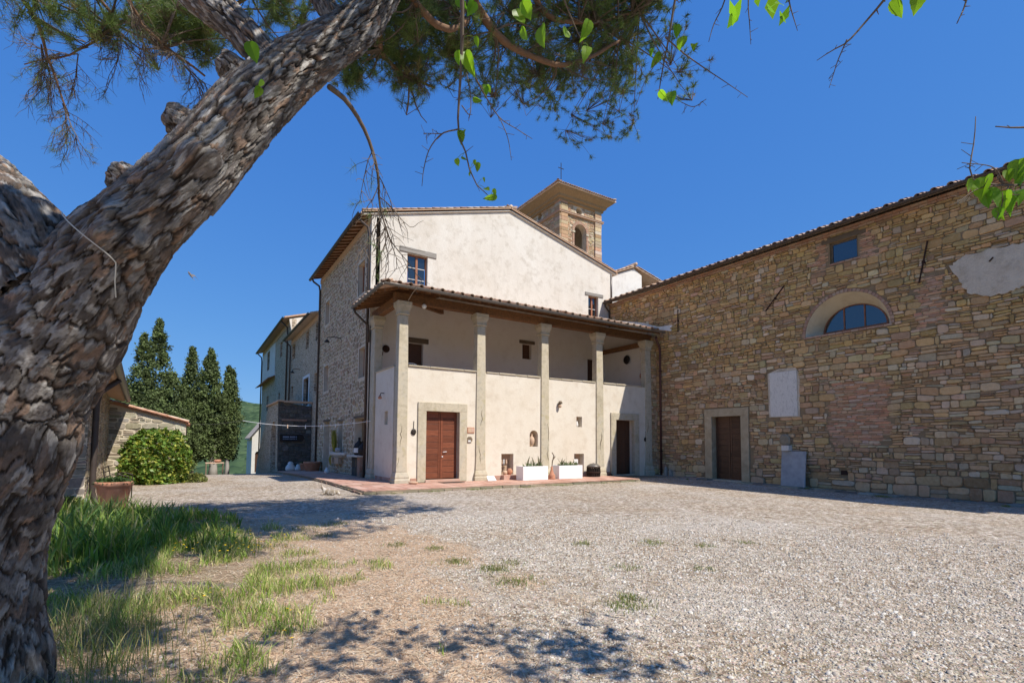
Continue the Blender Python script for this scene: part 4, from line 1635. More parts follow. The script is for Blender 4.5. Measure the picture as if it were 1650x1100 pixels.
# rafters, boards, beams
zr = lambda y: GZ + (y - GY) * LS - .065
k = 0
x = 6.95
while x < 21.4:
    ytop = min(YB - .02, GY + (x - GX) - .1)
    MB().beam((x, GY + .02, zr(GY + .02)), (x, ytop, zr(ytop)), .085, .11).build('rafter', M['beam_wood'], lroof, 'c')
    x += .46
y = GY + .95
while y < YB - .1:
    xt = GX + (y - GY) - .1
    MB().beam((GX + .02, y, GZ - .06), (xt, y, GZ + (xt - GX) * LS - .065), .085, .11).build('rafter', M['beam_wood'], lroof, 'c')
    y += .46
xs_ = [6.72, 10.71, 14.15, 17.62, 21.5]
for a, b in zip(xs_[:-1], xs_[1:]):
    MB().box(a + .004, YF + .04, 7.302, b - .004, YF + .34, 7.66).build('architrave_beam', M['beam_wood'], log, bevel=.02)
MB().box(6.92, YF + .42, 7.302, 7.2, YB - .03, 7.66).build('architrave_beam', M['beam_wood'], log, bevel=.02)
MB().beam((7.25, 19.75, 7.52), (10.45, YB - .05, 8.18), .2, .24).build('hip_beam', M['beam_wood'], log, bevel=.02)
MB().beam((21.05, YF + .45, 7.14), (21.05, YB - .05, 7.14), .2, .26).build('tie_beam', M['beam_wood'], log, bevel=.02)
mb = MB()
mb.plate([(18.35, 7.72), (YB - .1, 9.12), (YB - .1, 9.32), (20.5, 8.62), (19.2, 8.12), (18.3, 8.06)], [], lambda a, z: (XC - .075, a, z), (.08, 0, 0))
mb.build('roof_flashing', M['plaster_annex'], church)
# stone pier where the loggia meets the stone building
pier = MB().box(21.42, YF + .06, -.3, XC + .02, 19.95, 7.6).build('pier', M['mortar'], church)
cl = coursed(21.42, XC - .01, -.2, 7.5, rng, lambda z, r: r.uniform(.14, .26), (), .022)
masonry(pier, cl, lambda a, z, d: (a, YF + .06 - d, z), church_col, lambda a, z, r: r.uniform(.01, .04), M['stone'], seed=15)

# ------------------------------------------------------------------ white annex and bell tower
annex = thing('white_annex', 'small white gabled block behind the stone building roof, right of the cream gable', 'building', (25, 26, 9))
mb = MB()
mb.plate([(22.9, 9), (26.25, 9), (26.25, 13.35), (25.5, 13.72), (22.9, 12.65)], [], lambda a, z: (a, 24.6, z), (0, .3, 0))
mb.build('wall', M['plaster_annex'], annex)
mb = MB()
mb.plate([(24.9, 9), (29.5, 9), (29.5, 12.6), (24.9, 13.3)], [], lambda y, z: (26.27, y, z), (-.3, 0, 0))
mb.box(26.4, 25.6, 9, 29.2, 25.9, 13.0)
mb.build('wall', M['plaster_annex'], annex)
mb = MB()
for (xa, za), (xb, zb), sx in (((22.6, 12.62), (25.5, 13.80), 1), ((29.4, 12.85), (25.5, 13.80), -1)):
    vs = [(xa, 24.45, za), (xb, 24.45, zb), (xb, 29.6, zb), (xa, 29.6, za)]
    mb.add(vs + [(x, y, z + .07) for x, y, z in vs], [(0, 1, 2, 3), (7, 6, 5, 4), (0, 4, 5, 1), (1, 5, 6, 2), (2, 6, 7, 3), (3, 7, 4, 0)])
aroof = mb.build('roof', M['roof_tile'], annex)
for (xa, za), (xb, zb), sx in (((22.7, 12.72), (25.5, 13.86), 1), ((29.3, 12.93), (25.5, 13.86), -1)):
    L = math.hypot(xb - xa, zb - za)
    E3 = tile_rot((sx, 0), (zb - za) / abs(xb - xa)).to_euler()
    for k in range(int(L / .4)):
        t = k * .4 / L
        copy_piece(COPPO, 'verge_tile', (lerp(xa, xb, t), 24.5, lerp(za, zb, t) + .04), E3, aroof)
MB().tube([(25.5, 24.35, 13.98), (25.5, 29, 13.98)], .12, 8).build('ridge_tile', M['roof_tile'], aroof, smooth=True)

TX0, TX1, TY0, TY1 = 23.25, 27.35, 30.0, 34.1
tower = thing('bell_tower', 'square stone and brick bell tower with arched opening and a cross on top', 'tower', (25.3, 32, 8))
TZ = 20.25
arch_t = arch(24.62, 25.82, 12.5, 18.15, 12)
oc = [(25.12 + .30 * math.cos(a * math.pi / 8), 19.78 + .30 * math.sin(a * math.pi / 8)) for a in range(16)]
mb = MB()
mb.plate(rect(TX0, TX1, 8, TZ), [arch_t, oc], lambda a, z: (a, TY0, z), (0, .5, 0))
ol = [(32.7 + .30 * math.cos(a * math.pi / 8), 19.95 + .30 * math.sin(a * math.pi / 8)) for a in range(16)]
al = arch(31.5, 32.7, 12.5, 18.15, 12)
mb.plate(rect(TY0 + .02, TY1, 8, TZ), [al, ol], lambda a, z: (TX0, a, z), (.5, 0, 0))
mb.box(TX1 - .5, TY0 + .02, 8, TX1, TY1, TZ).box(TX0 + .5, TY1 - .5, 8, TX1 - .5, TY1, TZ)
tw = mb.build('wall', M['mortar_pale'], tower)
TC = [((.46, .33, .19), 3), ((.52, .30, .18), 3), ((.52, .42, .28), 3), ((.56, .49, .39), 2), ((.38, .27, .155), 2)]
pil = [(TX0, TX0 + .66), (TX1 - .66, TX1)]
cl = coursed(TX0, TX1, 12, TZ, rng, lambda z, r: r.uniform(.13, .26), [('r', 24.46, 25.98, 12, 18.15), ('c', 25.22, 18.15, .78), ('r', 24.78, 25.46, 19.44, 20.12)], .022)
masonry(tw, cl, lambda a, z, d: (a, TY0 - d, z), lambda a, z, r: pick(TC, r), lambda a, z, r: r.uniform(.01, .04), M['stone'], seed=16, limit=150)
cl = coursed(TY0, TY1, 14, TZ, rng, lambda z, r: r.uniform(.13, .26), [('r', 31.5, 32.7, 12, 18.15), ('c', 32.1, 18.15, .6), ('r', 32.36, 33.04, 19.6, 20.3)], .022)
masonry(tw, cl, lambda a, z, d: (TX0 - d, a, z), lambda a, z, r: pick(TC, r), lambda a, z, r: r.uniform(.01, .04), M['stone'], seed=17, limit=100)
for a, b in pil:
    zz = 12.0
    while zz < TZ - .1:
        h = rng.uniform(.22, .34)
        MB().box(a + rng.uniform(-.015, .01), TY0 - .14, zz, b + rng.uniform(-.02, .02), TY0 - .0, min(zz + h - .015, TZ), pick(TC, rng)).build('pilaster_block', M['tower_stone'], tower, 'c', bevel=.012)
        if a == TX0:
            MB().box(TX0 - .12, TY0 - .1, zz, TX0 - .0, TY0 + .55, min(zz + h - .015, TZ), pick(TC, rng)).build('pilaster_block', M['tower_stone'], tower, 'c', bevel=.012)
        zz += h
for z0, e, h in ((19.30, .19, .10), (19.40, .22, .06)):
    MB().box(TX0 - e, TY0 - e, z0, TX1 + e, TY0 + .02, z0 + h).box(TX0 - e, TY0 + .022, z0, TX0 + .02, TY1, z0 + h).box(TX1 - .02, TY0 + .022, z0, TX1 + e, TY1, z0 + h).build('string_course', M['brick'], tower, bevel=.01)
for k in range(15):
    t0, t1 = math.pi * (k + .06) / 15, math.pi * (k + .94) / 15
    mb = MB()
    mb.plate([(25.22 + r * math.cos(t), 18.15 + r * math.sin(t)) for r, t in ((.605, t0), (.605, t1), (.84, t1), (.84, t0))], [], lambda a, z: (a, TY0 - .07, z), (0, .12, 0))
    mb.build('arch_brick', M['brick'], tower, 'c')
for a, b in ((24.42, 24.61), (25.83, 26.02)):
    zz = 14.0
    while zz < 17.95:
        MB().box(a, TY0 - .06, zz, b, TY0 + .05, zz + .13).build('jamb_brick', M['brick'], tower, 'c')
        zz += .145
    MB().box(a - .04, TY0 - .10, 17.98, b + .04, TY0 + .06, 18.12).build('impost', M['serena'], tower)
mb = MB()
cx, cy = (TX0 + TX1) / 2, (TY0 + TY1) / 2
hw_ = (TX1 - TX0) / 2
r = lambda e, z: [(cx - hw_ - e, cy - hw_ - e, z), (cx + hw_ + e, cy - hw_ - e, z), (cx + hw_ + e, cy + hw_ + e, z), (cx - hw_ - e, cy + hw_ + e, z)]
mb.ring_stack([r(.0, 20.15), r(.18, 20.2), r(.18, 20.36), r(.34, 20.44), r(.38, 20.58), r(.74, 20.86), r(.82, 20.98)], (.33, .23, .125))
mb.build('cornice', M['tower_stone'], tower, bevel=.01)
mb = MB()
mb.ring_stack([r(.90, 20.985), r(.90, 21.06), r(-2.04, 22.01)])
troof = mb.build('roof', M['roof_tile'], tower)
TS = .95 / 2.94
for k in range(27):
    t = k * .215 + .06
    p = cx - hw_ - .9 + t
    copy_piece(COPPO, 'roof_tile', (p, cy - hw_ - .98, 21.05), tile_rot((0, 1), TS).to_euler(), troof)
    copy_piece(COPPO, 'roof_tile', (cx - hw_ - .98, cy - hw_ - .9 + t, 21.05), tile_rot((1, 0), TS).to_euler(), troof)
    if 1 < k < 26:
        copy_piece(COPPO, 'roof_tile', (p, cy - hw_ - .62, 21.16), tile_rot((0, 1), TS).to_euler(), troof)
for k in range(6):
    copy_piece(COPPO, 'hip_tile', (cx - hw_ - .9 + .27 * k, cy - hw_ - .9 + .27 * k, 21.18 + .27 * k * TS), tile_rot((.7071, .7071), TS * .7071).to_euler(), troof)
    copy_piece(COPPO, 'hip_tile', (cx + hw_ + .9 - .27 * k, cy - hw_ - .9 + .27 * k, 21.18 + .27 * k * TS), tile_rot((-.7071, .7071), TS * .7071).to_euler(), troof)
mb = MB()
mb.tube([(cx - .75, cy - .5, 21.6), (cx - .75, cy - .5, 24.3)], .03, 6).tube([(cx - 1.03, cy - .5, 23.85), (cx - .47, cy - .5, 23.85)], .028, 6)
mb.tube([(cx - .75, cy - .5, 21.6), (cx - .75, cy - .5, 21.95)], .07, 6)
mb.build('cross', M['iron'], tower)
mb = MB()
mb.lathe([(.05, .62), (.14, .58), (.2, .4), (.24, .15), (.33, .0), (.30, -.02)], (25.22, 32.0, 16.4), 14)
bell = mb.build('bell', M['rust'], tower, smooth=True)
# ------------------------------------------------------------------ wing and far block behind the farmhouse, same stone front
def stone_tex(name, pale=(.66, .57, .44), scale=4.2, k_=1.0):
    def fn(g):
        v = g.scaled((1, 1, 1.15))
        w = g.noise(3, 4)
        d = g.voro(scale, v, 'DISTANCE_TO_EDGE', 'Distance')
        c = g.voro(scale, v, 'F1', 'Color')
        s = g.nt.nodes.new('ShaderNodeSeparateColor')
        g.link(c, s.inputs[0])
        st = g.mix(1.0, (k_, k_, k_), g.ramp(s.outputs[0], [(0, (.22, .175, .125)), (.4, (.33, .27, .195)), (.7, (.42, .35, .25)), (1, (.46, .36, .25))]), 'MULTIPLY')
        k = g.ramp(g.math('ADD', d, g.math('MULTIPLY', g.math('SUBTRACT', w, .5), .12)), [(.06, 0), (.13, 1)])
        pc = g.mix(g.noise(1.2, 6), pale, tuple(x * .72 for x in pale))
        return g.mix(k, pc, st), g.bump(g.math('ADD', k, g.noise(20, 4)), .6, .03)
    return mat(name, fn, .95, .1)


M['far_stone'] = stone_tex('far_stone')
M['dark_stone'] = stone_tex('dark_stone', (.11, .105, .10), 2.6, .35)
wing = thing('farmhouse_wing', 'lower stone wing with small windows between the tall farmhouse and the far block', 'house', (12, 40, -.6))
WW = [(43.7, 45.2, 8.38, 9.62), (38.1, 39.2, 8.35, 9.62), (35.0, 35.75, 8.4, 9.62), (35.0, 35.75, 5.0, 6.2), (44.2, 45.0, 5.2, 6.15)]
WD = (37.6, 39.6, 4.2, 6.2)
mb = MB()
mb.plate(rect(34.31, 45.6, -2, 10.05), [rect(*h) for h in WW] + [rect(*WD)], lambda a, z: (XS + .03, a, z), (.35, 0, 0))
mb.build('wall', M['far_stone'], wing)
for a, b, c, d in WW:
    window_yz(wing, XS + .03, a, b, c, d, .2, 'door_dark', .06)
mb = MB()
mb.plate(rect(37.35, 39.85, 4.1, 6.4), [rect(*WD)], lambda a, z: (XS, a, z), (.04, 0, 0))
mb.build('door_surround', M['frame_white'], wing)
window_yz(wing, XS + .03, WD[0], WD[1], WD[2], WD[3], .2, 'door_dark', .08)
mb = MB()
vs = [(6.3, 34.62, 10.0), (6.3, 45.6, 10.0), (14, 45.6, 12.2), (14, 34.62, 12.2)]
mb.add(vs + [(x, y, z + .1) for x, y, z in vs], [(0, 1, 2, 3), (7, 6, 5, 4), (0, 4, 5, 1), (1, 5, 6, 2), (2, 6, 7, 3), (3, 7, 4, 0)])
wr = mb.build('roof', M['roof_tile'], wing)
mb = MB()
mb.plate(rect(34.62, 45.6, 9.72, 10.06), [], lambda a, z: (XS - .02, a, z), (.04, 0, 0))
mb.build('eave_band', M['clay_pale'], wing)
mb = MB()
gutter_geo(mb, (6.25, 34.62, 10.06), (6.25, 45.7, 10.06), .09)
mb.build('gutter', M['gutter'], wing)
MB().tube([(6.3, 45.3, 9.98), (6.74, 45.35, 9.6), (6.76, 45.35, 9.2), (6.76, 45.35, 4.4)], .06, 8).build('downpipe', M['gutter'], wing, smooth=True)
bracket_lamp(41.0, 7.05, .55, 'small iron bracket lamp on the lower stone wing', 0)

fb = thing('far_block', 'far stone block with white plastered upper corner at the end of the farmhouse row', 'house', (12, 55, -1.5))
FW = [(50.7, 52.1, 9.55, 10.95), (59.4, 61.5, 9.35, 11.4), (59.6, 61.2, 4.95, 6.55), (51.2, 52.3, 5.6, 6.2)]
mb = MB()
mb.plate(rect(45.61, 66.0, -4, 12.0), [rect(*h) for h in FW], lambda a, z: (XS + .02, a, z), (.35, 0, 0))
mb.build('wall', M['far_stone'], fb)
for a, b, c, d in FW:
    window_yz(fb, XS + .02, a, b, c, d, .2, 'door_dark', .07)
mb = MB()
mb.plate([(55.2, 8.2), (66.0, 8.2), (66.0, 11.8), (55.2, 11.8)], [rect(*FW[1])], lambda a, z: (XS - .02, a, z), (.05, 0, 0))
mb.build('plastered_corner', M['plaster_annex'], fb)
mb = MB()
mb.add([(6.2, 55.0, 7.95), (6.2, 66.4, 7.95), (6.95, 66.4, 8.3), (6.95, 55.0, 8.3), (6.2, 55.0, 7.88), (6.2, 66.4, 7.88), (6.95, 66.4, 8.2), (6.95, 55.0, 8.2)], [(0, 1, 2, 3), (7, 6, 5, 4), (0, 4, 5, 1), (2, 6, 7, 3), (3, 7, 4, 0)])
mb.build('tiled_ledge', M['terracotta'], fb)
mb = MB()
vs = [(6.25, 45.5, 11.98), (6.25, 66.4, 11.98), (14, 66.4, 14.2), (14, 45.5, 14.2)]
mb.add(vs + [(x, y, z + .12) for x, y, z in vs], [(0, 1, 2, 3), (7, 6, 5, 4), (0, 4, 5, 1), (1, 5, 6, 2), (2, 6, 7, 3), (3, 7, 4, 0)])
mb.build('roof', M['roof_tile'], fb)
mb = MB()
mb.plate([(XS + .4, 9), (14, 9), (14, 14.1), (XS - .2, 11.95)], [], lambda a, z: (a, 45.63, z), (0, .3, 0))
mb.build('end_wall', M['plaster_gable'], fb)
mb = MB()
mb.plate(rect(45.65, 66.0, 11.6, 12.02), [], lambda a, z: (XS - .03, a, z), (.04, 0, 0))
mb.build('eave_band', M['clay_pale'], fb)
mb = MB()
gutter_geo(mb, (6.2, 45.5, 12.05), (6.2, 66.5, 12.05), .1)
mb.build('gutter', M['gutter'], fb)
for y, z0 in ((47.0, 4.5), (65.8, -3)):
    MB().tube([(6.25, y, 11.95), (6.70, y, 11.5), (6.74, y, 11.0), (6.74, y, z0)], .07, 8).build('downpipe', M['gutter'], fb, smooth=True)
# raised terrace with arch at its foot
ter = thing('stair_terrace', 'dark stone terrace block with an arch, built against the stone wing', 'terrace', (5.9, 39, -.6))
mb = MB()
mb.plate([(4.88, -1.2), (XS + .02, -1.2), (XS + .02, 4.0), (4.80, 4.25), (4.82, 2.0)], [], lambda a, z: (a, 36.2, z), (0, .3, 0))
tfront = mb.build('front_wall', M['dark_stone'], ter)
cl = coursed(4.86, XS - .02, -.55, 3.95, rng, lambda z, r: r.uniform(.2, .34), (), .03)
masonry(tfront, cl, lambda a, z, d: (a, 36.2 - d, z), lambda a, z, r: pick([((.13, .125, .115), 4), ((.09, .085, .08), 3), ((.17, .15, .125), 2), ((.20, .19, .175), 1)], r), lambda a, z, r: r.uniform(.008, .035), M['stone'], seed=19, limit=120)
mb = MB()
al = arch(37.5, 40.1, -1.2, 1.75, 12)
mb.plate([(36.3, -1.3), (49.8, -1.8), (48.4, .1), (43.4, 3.15), (42.2, 4.2), (36.3, 4.25)], [al], lambda a, z: (4.86, a, z), (.8, 0, 0))
mb.build('side_wall', M['far_stone'], ter)
mb = MB()
mb.box(4.9, 36.55, 3.9, XS + .0, 42.3, 4.0)
mb.build('terrace_floor', M['cotto'], ter)
MB().box(4.72, 36.1, 4.252, 5.1, 42.3, 4.36).box(5.102, 36.1, 4.20, XS + .02, 36.5, 4.34).build('coping', M['clay_pale'], ter, bevel=.02)
MB().box(5.0, 36.12, 3.0, XS - .3, 36.18, 3.12).build('brick_band', M['brick'], ter)
MB().box(5.4, 37.4, -1.2, XS, 40.2, 3.0).build('arch_inner', M['brick'], ter)
# sign on the terrace wall
sg = thing('wall_sign', 'dark blue-black oblong sign with two pale lines of lettering on the terrace wall', 'sign', (5.5, 36.1, 1.6))
def pill(x0, x1, z0, z1, y, d):
    r_ = (z1 - z0) / 2
    pts = [(x0, z0), (x1 - r_, z0)] + [(x1 - r_ + r_ * math.sin(a * math.pi / 8), (z0 + z1) / 2 - r_ * math.cos(a * math.pi / 8)) for a in range(1, 8)] + [(x1 - r_, z1), (x0, z1)]
    q = MB()
    q.plate(pts, [], lambda a, z: (a, y, z), (0, d, 0), back=True)
    return q
pill(4.92, 6.40, 1.63, 2.12, 36.08, .10).build('board', M['iron'], sg)
MB().box(5.06, 36.06, 1.72, 5.98, 36.078, 2.03).build('panel', mat('sign_blue', lambda g: (.012, .016, .03), .4), sg)
lt = mat('sign_letter', lambda g: (.42, .48, .58), .6)
x = 5.10
for z0, h, stop in ((1.90, .085, 5.92), (1.79, .045, 5.92)):
    x = 5.10
    i = 0
    while x < stop:
        w_ = rng.uniform(.035, .06)
        MB().box(x, 36.052, z0, x + w_ * .72, 36.0595, z0 + h).build('letter', lt, sg, 'c')
        x += w_ + (.05 if i in (5, 11) else .012)
        i += 1
# far cottage beyond the row
ct = thing('far_cottage', 'small pale cottage with an arched door beyond the end of the row', 'house', (9, 90, -4))
mb = MB()
mb.plate([(8.2, -5), (14.5, -5), (14.5, 4.2), (11, 6.2), (8.2, 2.6)], [arch(8.7, 9.5, -3.2, -.3, 8)], lambda a, z: (a, 89.8, z), (0, .4, 0))
mb.box(8.2, 90.25, -5, 8.5, 98, 2.3)
mb.build('wall', M['plaster_gable'], ct)
mb = MB()
mb.add([(7.8, 89.5, 2.2), (11, 89.5, 6.5), (11, 98, 6.5), (7.8, 98, 2.2), (14.8, 89.5, 4.2), (14.8, 98, 4.2)], [(0, 1, 2, 3), (1, 4, 5, 2)])
mb.add([(7.8, 89.5, 2.0), (11, 89.5, 6.3), (11, 98, 6.3), (7.8, 98, 2.0), (14.8, 89.5, 4.0), (14.8, 98, 4.0)], [(0, 1, 2, 3), (1, 4, 5, 2)])
mb.build('roof', M['roof_tile'], ct)
MB().box(8.65, 90.1, -3.2, 9.55, 90.18, .3).build('door', M['door_dark'], ct)

# ------------------------------------------------------------------ low outbuilding and shed on the left
def ob(a, s):                       # a: metres along the front from the near corner, s: metres out from the wall
    d = Vector((-.0668, .9978))
    n_ = Vector((.9978, .0668))
    p = Vector((-2.28, 17.1)) + d * a + n_ * s
    return p.x, p.y


out = thing('outbuilding', 'low stone outbuilding with an overhanging tiled eave at the left edge behind the pine', 'outbuilding', (-4, 22, -.1))
OL = 9.95
mb = MB()
mb.plate(rect(0, OL, -.6, 3.45), [], lambda a, z: (*ob(a, 0), z), (-.4, 0, 0))
ow = mb.build('front_wall', M['mortar_pale'], out)
masonry(ow, coursed(0, OL, -.4, 3.4, rng, lambda z, r: r.uniform(.14, .27), (), .028), lambda a, z, d: (*ob(a, d), z), lambda a, z, r: pick([((.34, .28, .19), 3), ((.27, .21, .14), 3), ((.40, .35, .27), 2)], r), lambda a, z, r: r.uniform(.008, .03), M['stone'], seed=21, limit=200)
mb = MB()
mb.plate([(0, -.6), (5, -.6), (5, 4.6), (0, 3.45)], [], lambda a, z: (*ob(-.0, -a), z), (0, .35, 0))
oe = mb.build('end_wall', M['mortar_pale'], out)
masonry(oe, coursed(0, 5, -.4, 3.4, rng, lambda z, r: r.uniform(.2, .34), (), .03), lambda a, z, d: (*ob(-d, -a), z), lambda a, z, r: pick([((.28, .27, .245), 3), ((.22, .20, .17), 2)], r), lambda a, z, r: r.uniform(.008, .03), M['stone'], seed=22, limit=60)
mb = MB()
vs = [(*ob(-3.6, .56), 3.36), (*ob(OL + .1, .56), 3.36), (*ob(OL + .1, -5), 5.0), (*ob(-3.6, -5), 5.0)]
mb.add(vs + [(x, y, z + .09) for x, y, z in vs], [(0, 1, 2, 3), (7, 6, 5, 4), (0, 4, 5, 1), (1, 5, 6, 2), (2, 6, 7, 3), (3, 7, 4, 0)])
orf = mb.build('roof', M['roof_tile'], out)
for k in range(64):
    a = -3.5 + k * .215
    if a < OL + .1:
        copy_piece(COPPO, 'roof_tile', (*ob(a, .62), 3.44), tile_rot((-.9978, -.0668), .295).to_euler(), orf)
for k in range(27):
    a = -3.4 + k * .5
    if a < OL:
        MB().beam((*ob(a, .52), 3.31), (*ob(a, -.1), 3.50), .09, .12).build('rafter_end', M['clay_pale'], orf, 'c')
mb = MB()
gutter_geo(mb, (*ob(-3.6, .62), 3.36), (*ob(OL + .15, .62), 3.36), .085)
mb.build('gutter', M['gutter_grey'], out)
MB().tube([(*ob(.3, .6), 3.28), (*ob(.25, .2), 2.9), (*ob(.2, .14), 2.6), (*ob(.2, .14), .25), (*ob(.2, .22), -.02), (*ob(.15, .36), -.08)], .075, 10).build('downpipe', M['gutter'], out, smooth=True)
MB().box(-2.75, 16.88, -.3, -2.2, 17.08, .12).build('plinth_stone', M['slate'], out, bevel=.02)
MB().tube([(-2.55, 26.2, 3.6), (-2.55, 26.2, 4.25)], .07, 10).lathe([(.07, .66), (.12, .7), (.12, .74), (.02, .76)], (-2.55, 26.2, 3.6), 10).build('flue_pipe', M['gutter_grey'], out, smooth=True)

shed = thing('garden_shed', 'low sunlit stone shed with a sloping terracotta tile edge behind the hedge', 'shed', (-1.5, 28, -.2))
mb = MB()
mb.plate([(-3.4, -.7), (-.2, -.7), (-.2, 2.42), (-2.35, 3.03), (-3.4, 3.3)], [], lambda a, z: (a, 27.05, z), (0, .35, 0))
shw = mb.build('front_wall', M['mortar_pale'], shed)
clx = [c for c in coursed(-3.4, -.22, -.5, 3.2, rng, lambda z, r: r.uniform(.16, .32), (), .045) if max(p[1] + .284 * (p[0] + .2) for p in c[0]) < 2.36]
masonry(shw, clx, lambda a, z, d: (a, 27.05 - d, z), lambda a, z, r: pick([((.46, .42, .33), 3), ((.36, .31, .22), 3), ((.31, .265, .19), 2), ((.5, .46, .38), 2)], r), lambda a, z, r: r.uniform(.008, .03), M['stone'], seed=23, limit=200)
MB().box(-.5, 27.42, -.7, -.2, 31, 2.3).build('side_wall', M['mortar_pale'], shed)
mb = MB()
vs = [(-3.5, 26.95, 3.34), (-.05, 26.95, 2.36), (-.05, 31, 2.36), (-3.5, 31, 3.34)]
mb.add(vs + [(x, y, z + .07) for x, y, z in vs], [(0, 1, 2, 3), (7, 6, 5, 4), (0, 4, 5, 1), (1, 5, 6, 2), (2, 6, 7, 3), (3, 7, 4, 0)])
srf = mb.build('roof', M['terracotta'], shed)
for k in range(8):
    x = -.1 - k * .40
    MB().beam((x, 26.98, 2.47 + k * .40 * .284), (x - .43, 26.98, 2.47 + (k * .40 + .43) * .284 + .012), .22, .045).build('edge_tile', M['terracotta'], srf, 'c', bevel=.01)
    copy_piece(COPPO, 'roof_tile', (x, 27.2, 2.45 + k * .40 * .284 + .03), tile_rot((-1, 0), .284).to_euler(), srf)
# ------------------------------------------------------------------ terracotta paving round the loggia
rng = random.Random(44)


def pave_z(x, y):
    return max(float(ground_z(x, min(y, 40))) + .12, -1.0) if y > 22 else 0.0


pv = MB()
strip = [(4.88, 16.82), (17.8, 16.9), (17.8, YF + .3), (7.0, YF + .3), (7.0, 22)]
pv.add([(4.88, 16.82, -.018), (17.8, 16.9, -.018), (17.8, 19.6, -.018), (4.86, 19.6, -.018), (4.88, 16.82, -.3), (17.8, 16.9, -.3), (17.8, 19.6, -.3), (4.86, 19.6, -.3)],
       [(0, 1, 2, 3), (0, 4, 5, 1), (1, 5, 6, 2), (3, 7, 4, 0)])
ys = [19.6 + .8 * k for k in range(21)]
for a, b in zip(ys[:-1], ys[1:]):
    xa, xb = (4.84 - max(0, a - 22) * .03, 4.84 - max(0, b - 22) * .03)
    za, zb = pave_z(5, a) - .018, pave_z(5, b) - .018
    pv.add([(xa, a, za), (6.95, a, za), (6.95, b, zb), (xb, b, zb), (xa, a, za - .3), (xb, b, zb - .3)], [(0, 1, 2, 3), (0, 3, 5, 4)])
pv.add([(17.8, 18.3, -.08), (21.9, 18.3, -.10), (21.9, 19.6, -.10), (17.8, 19.6, -.08), (17.8, 18.3, -.3), (21.9, 18.3, -.3)], [(0, 1, 2, 3), (0, 4, 5, 1)])
M['grout'] = mat('grout', lambda g: (g.mix(g.ramp(g.noise(2.5, 6), [(.4, 0), (.65, 1)]), (.30, .22, .16), (.22, .20, .13)), g.bump(g.noise(25, 4), .6, .02)), .95, .1)
paving = pv.build('paving', M['grout'])
paving['kind'] = 'structure'
T_ = .40
tl = MB().box(0, 0, -.03, T_ - .012, T_ - .012, 0).mesh('paving_tile')
tl.materials.append(M['cotto'])
spots = []
y = 16.86
j = 0
while y < 19.2:
    x = 4.92
    while x < 17.5:
        spots.append((x, y, 0.0))
        x += T_
    y += T_
y = 19.65
while y < 35.5:
    x = 4.88 - max(0, y - 22) * .03
    while x < 6.5:
        spots.append((x, y, pave_z(5, y + .2)))
        x += T_
    y += T_
spots.sort(key=lambda p: math.hypot(p[0], p[1]))
rest = MB()
for i, (x, y, z) in enumerate(spots):
    zz = z + rng.uniform(-.004, .004)
    if i < 300:
        copy_piece(tl, 'paving_tile', (x, y, zz), (rng.uniform(-.006, .006), rng.uniform(-.006, .006), rng.uniform(-.006, .006)), paving)
    else:
        rest.box(x, y, zz - .03, x + T_ - .012, y + T_ - .012, zz)
rest.build('distant_tiles', M['cotto'], paving, kind='stuff')
# rough edging stones below the front edge
x = 4.9
while x < 17.7:
    l = rng.uniform(.25, .6)
    q = MB()
    q.box(x, 16.78 + rng.uniform(-.03, .02), -.3, x + l - .02, 16.90, -.05 + rng.uniform(-.03, .02), pick([((.30, .25, .18), 2), ((.24, .22, .14), 2)], rng))
    q.build('edging_stone', M['stone'], paving, 'c', bevel=.012)
    x += l
y = 16.9
while y < 25:
    l = rng.uniform(.25, .6)
    q = MB()
    xx = 4.86 - max(0, y - 22) * .03
    q.box(xx - .06 + rng.uniform(-.02, .02), y, -.35 + pave_z(5, y), xx + .03, y + l - .02, -.05 + pave_z(5, y) + rng.uniform(-.02, .01), pick([((.30, .20, .14), 2), ((.24, .20, .14), 2)], rng))
    q.build('edging_stone', M['stone'], paving, 'c', bevel=.012)
    y += l


# ------------------------------------------------------------------ small things about the loggia
def blade_plant(parent, name, cx, cy, z, n, hmin, hmax, spread, col, seed, w=.03):
    r_ = random.Random(seed)
    mb = MB()
    for i in range(n):
        a = r_.uniform(0, 2 * math.pi)
        h = r_.uniform(hmin, hmax)
        ln = r_.uniform(.1, .55) * h
        bx, by = cx + r_.uniform(-spread, spread), cy + r_.uniform(-spread * .35, spread * .35)
        dx, dy = math.cos(a), math.sin(a)
        px_, py_ = -dy, dx
        k = r_.uniform(.75, 1.25)
        c = tuple(q * k for q in col)
        ww = w * r_.uniform(.7, 1.2)
        vs = []
        for t, wd in ((0, .7), (.35, 1), (.7, .8), (1, .08)):
            ox, oy, oz = dx * ln * t * t, dy * ln * t * t, h * (t - .12 * t * t)
            vs += [(bx + ox - px_ * ww * wd, by + oy - py_ * ww * wd, z + oz), (bx + ox + dx * ww * .35 * wd, by + oy + dy * ww * .35 * wd, z + oz - .01), (bx + ox + px_ * ww * wd, by + oy + py_ * ww * wd, z + oz)]
        fs = []
        for q in range(3):
            for s in range(2):
                fs.append((q * 3 + s, q * 3 + s + 1, q * 3 + s + 4, q * 3 + s + 3))
        mb.add(vs, fs, c)
    return mb.build(name, M['hedge_leaf'], parent)


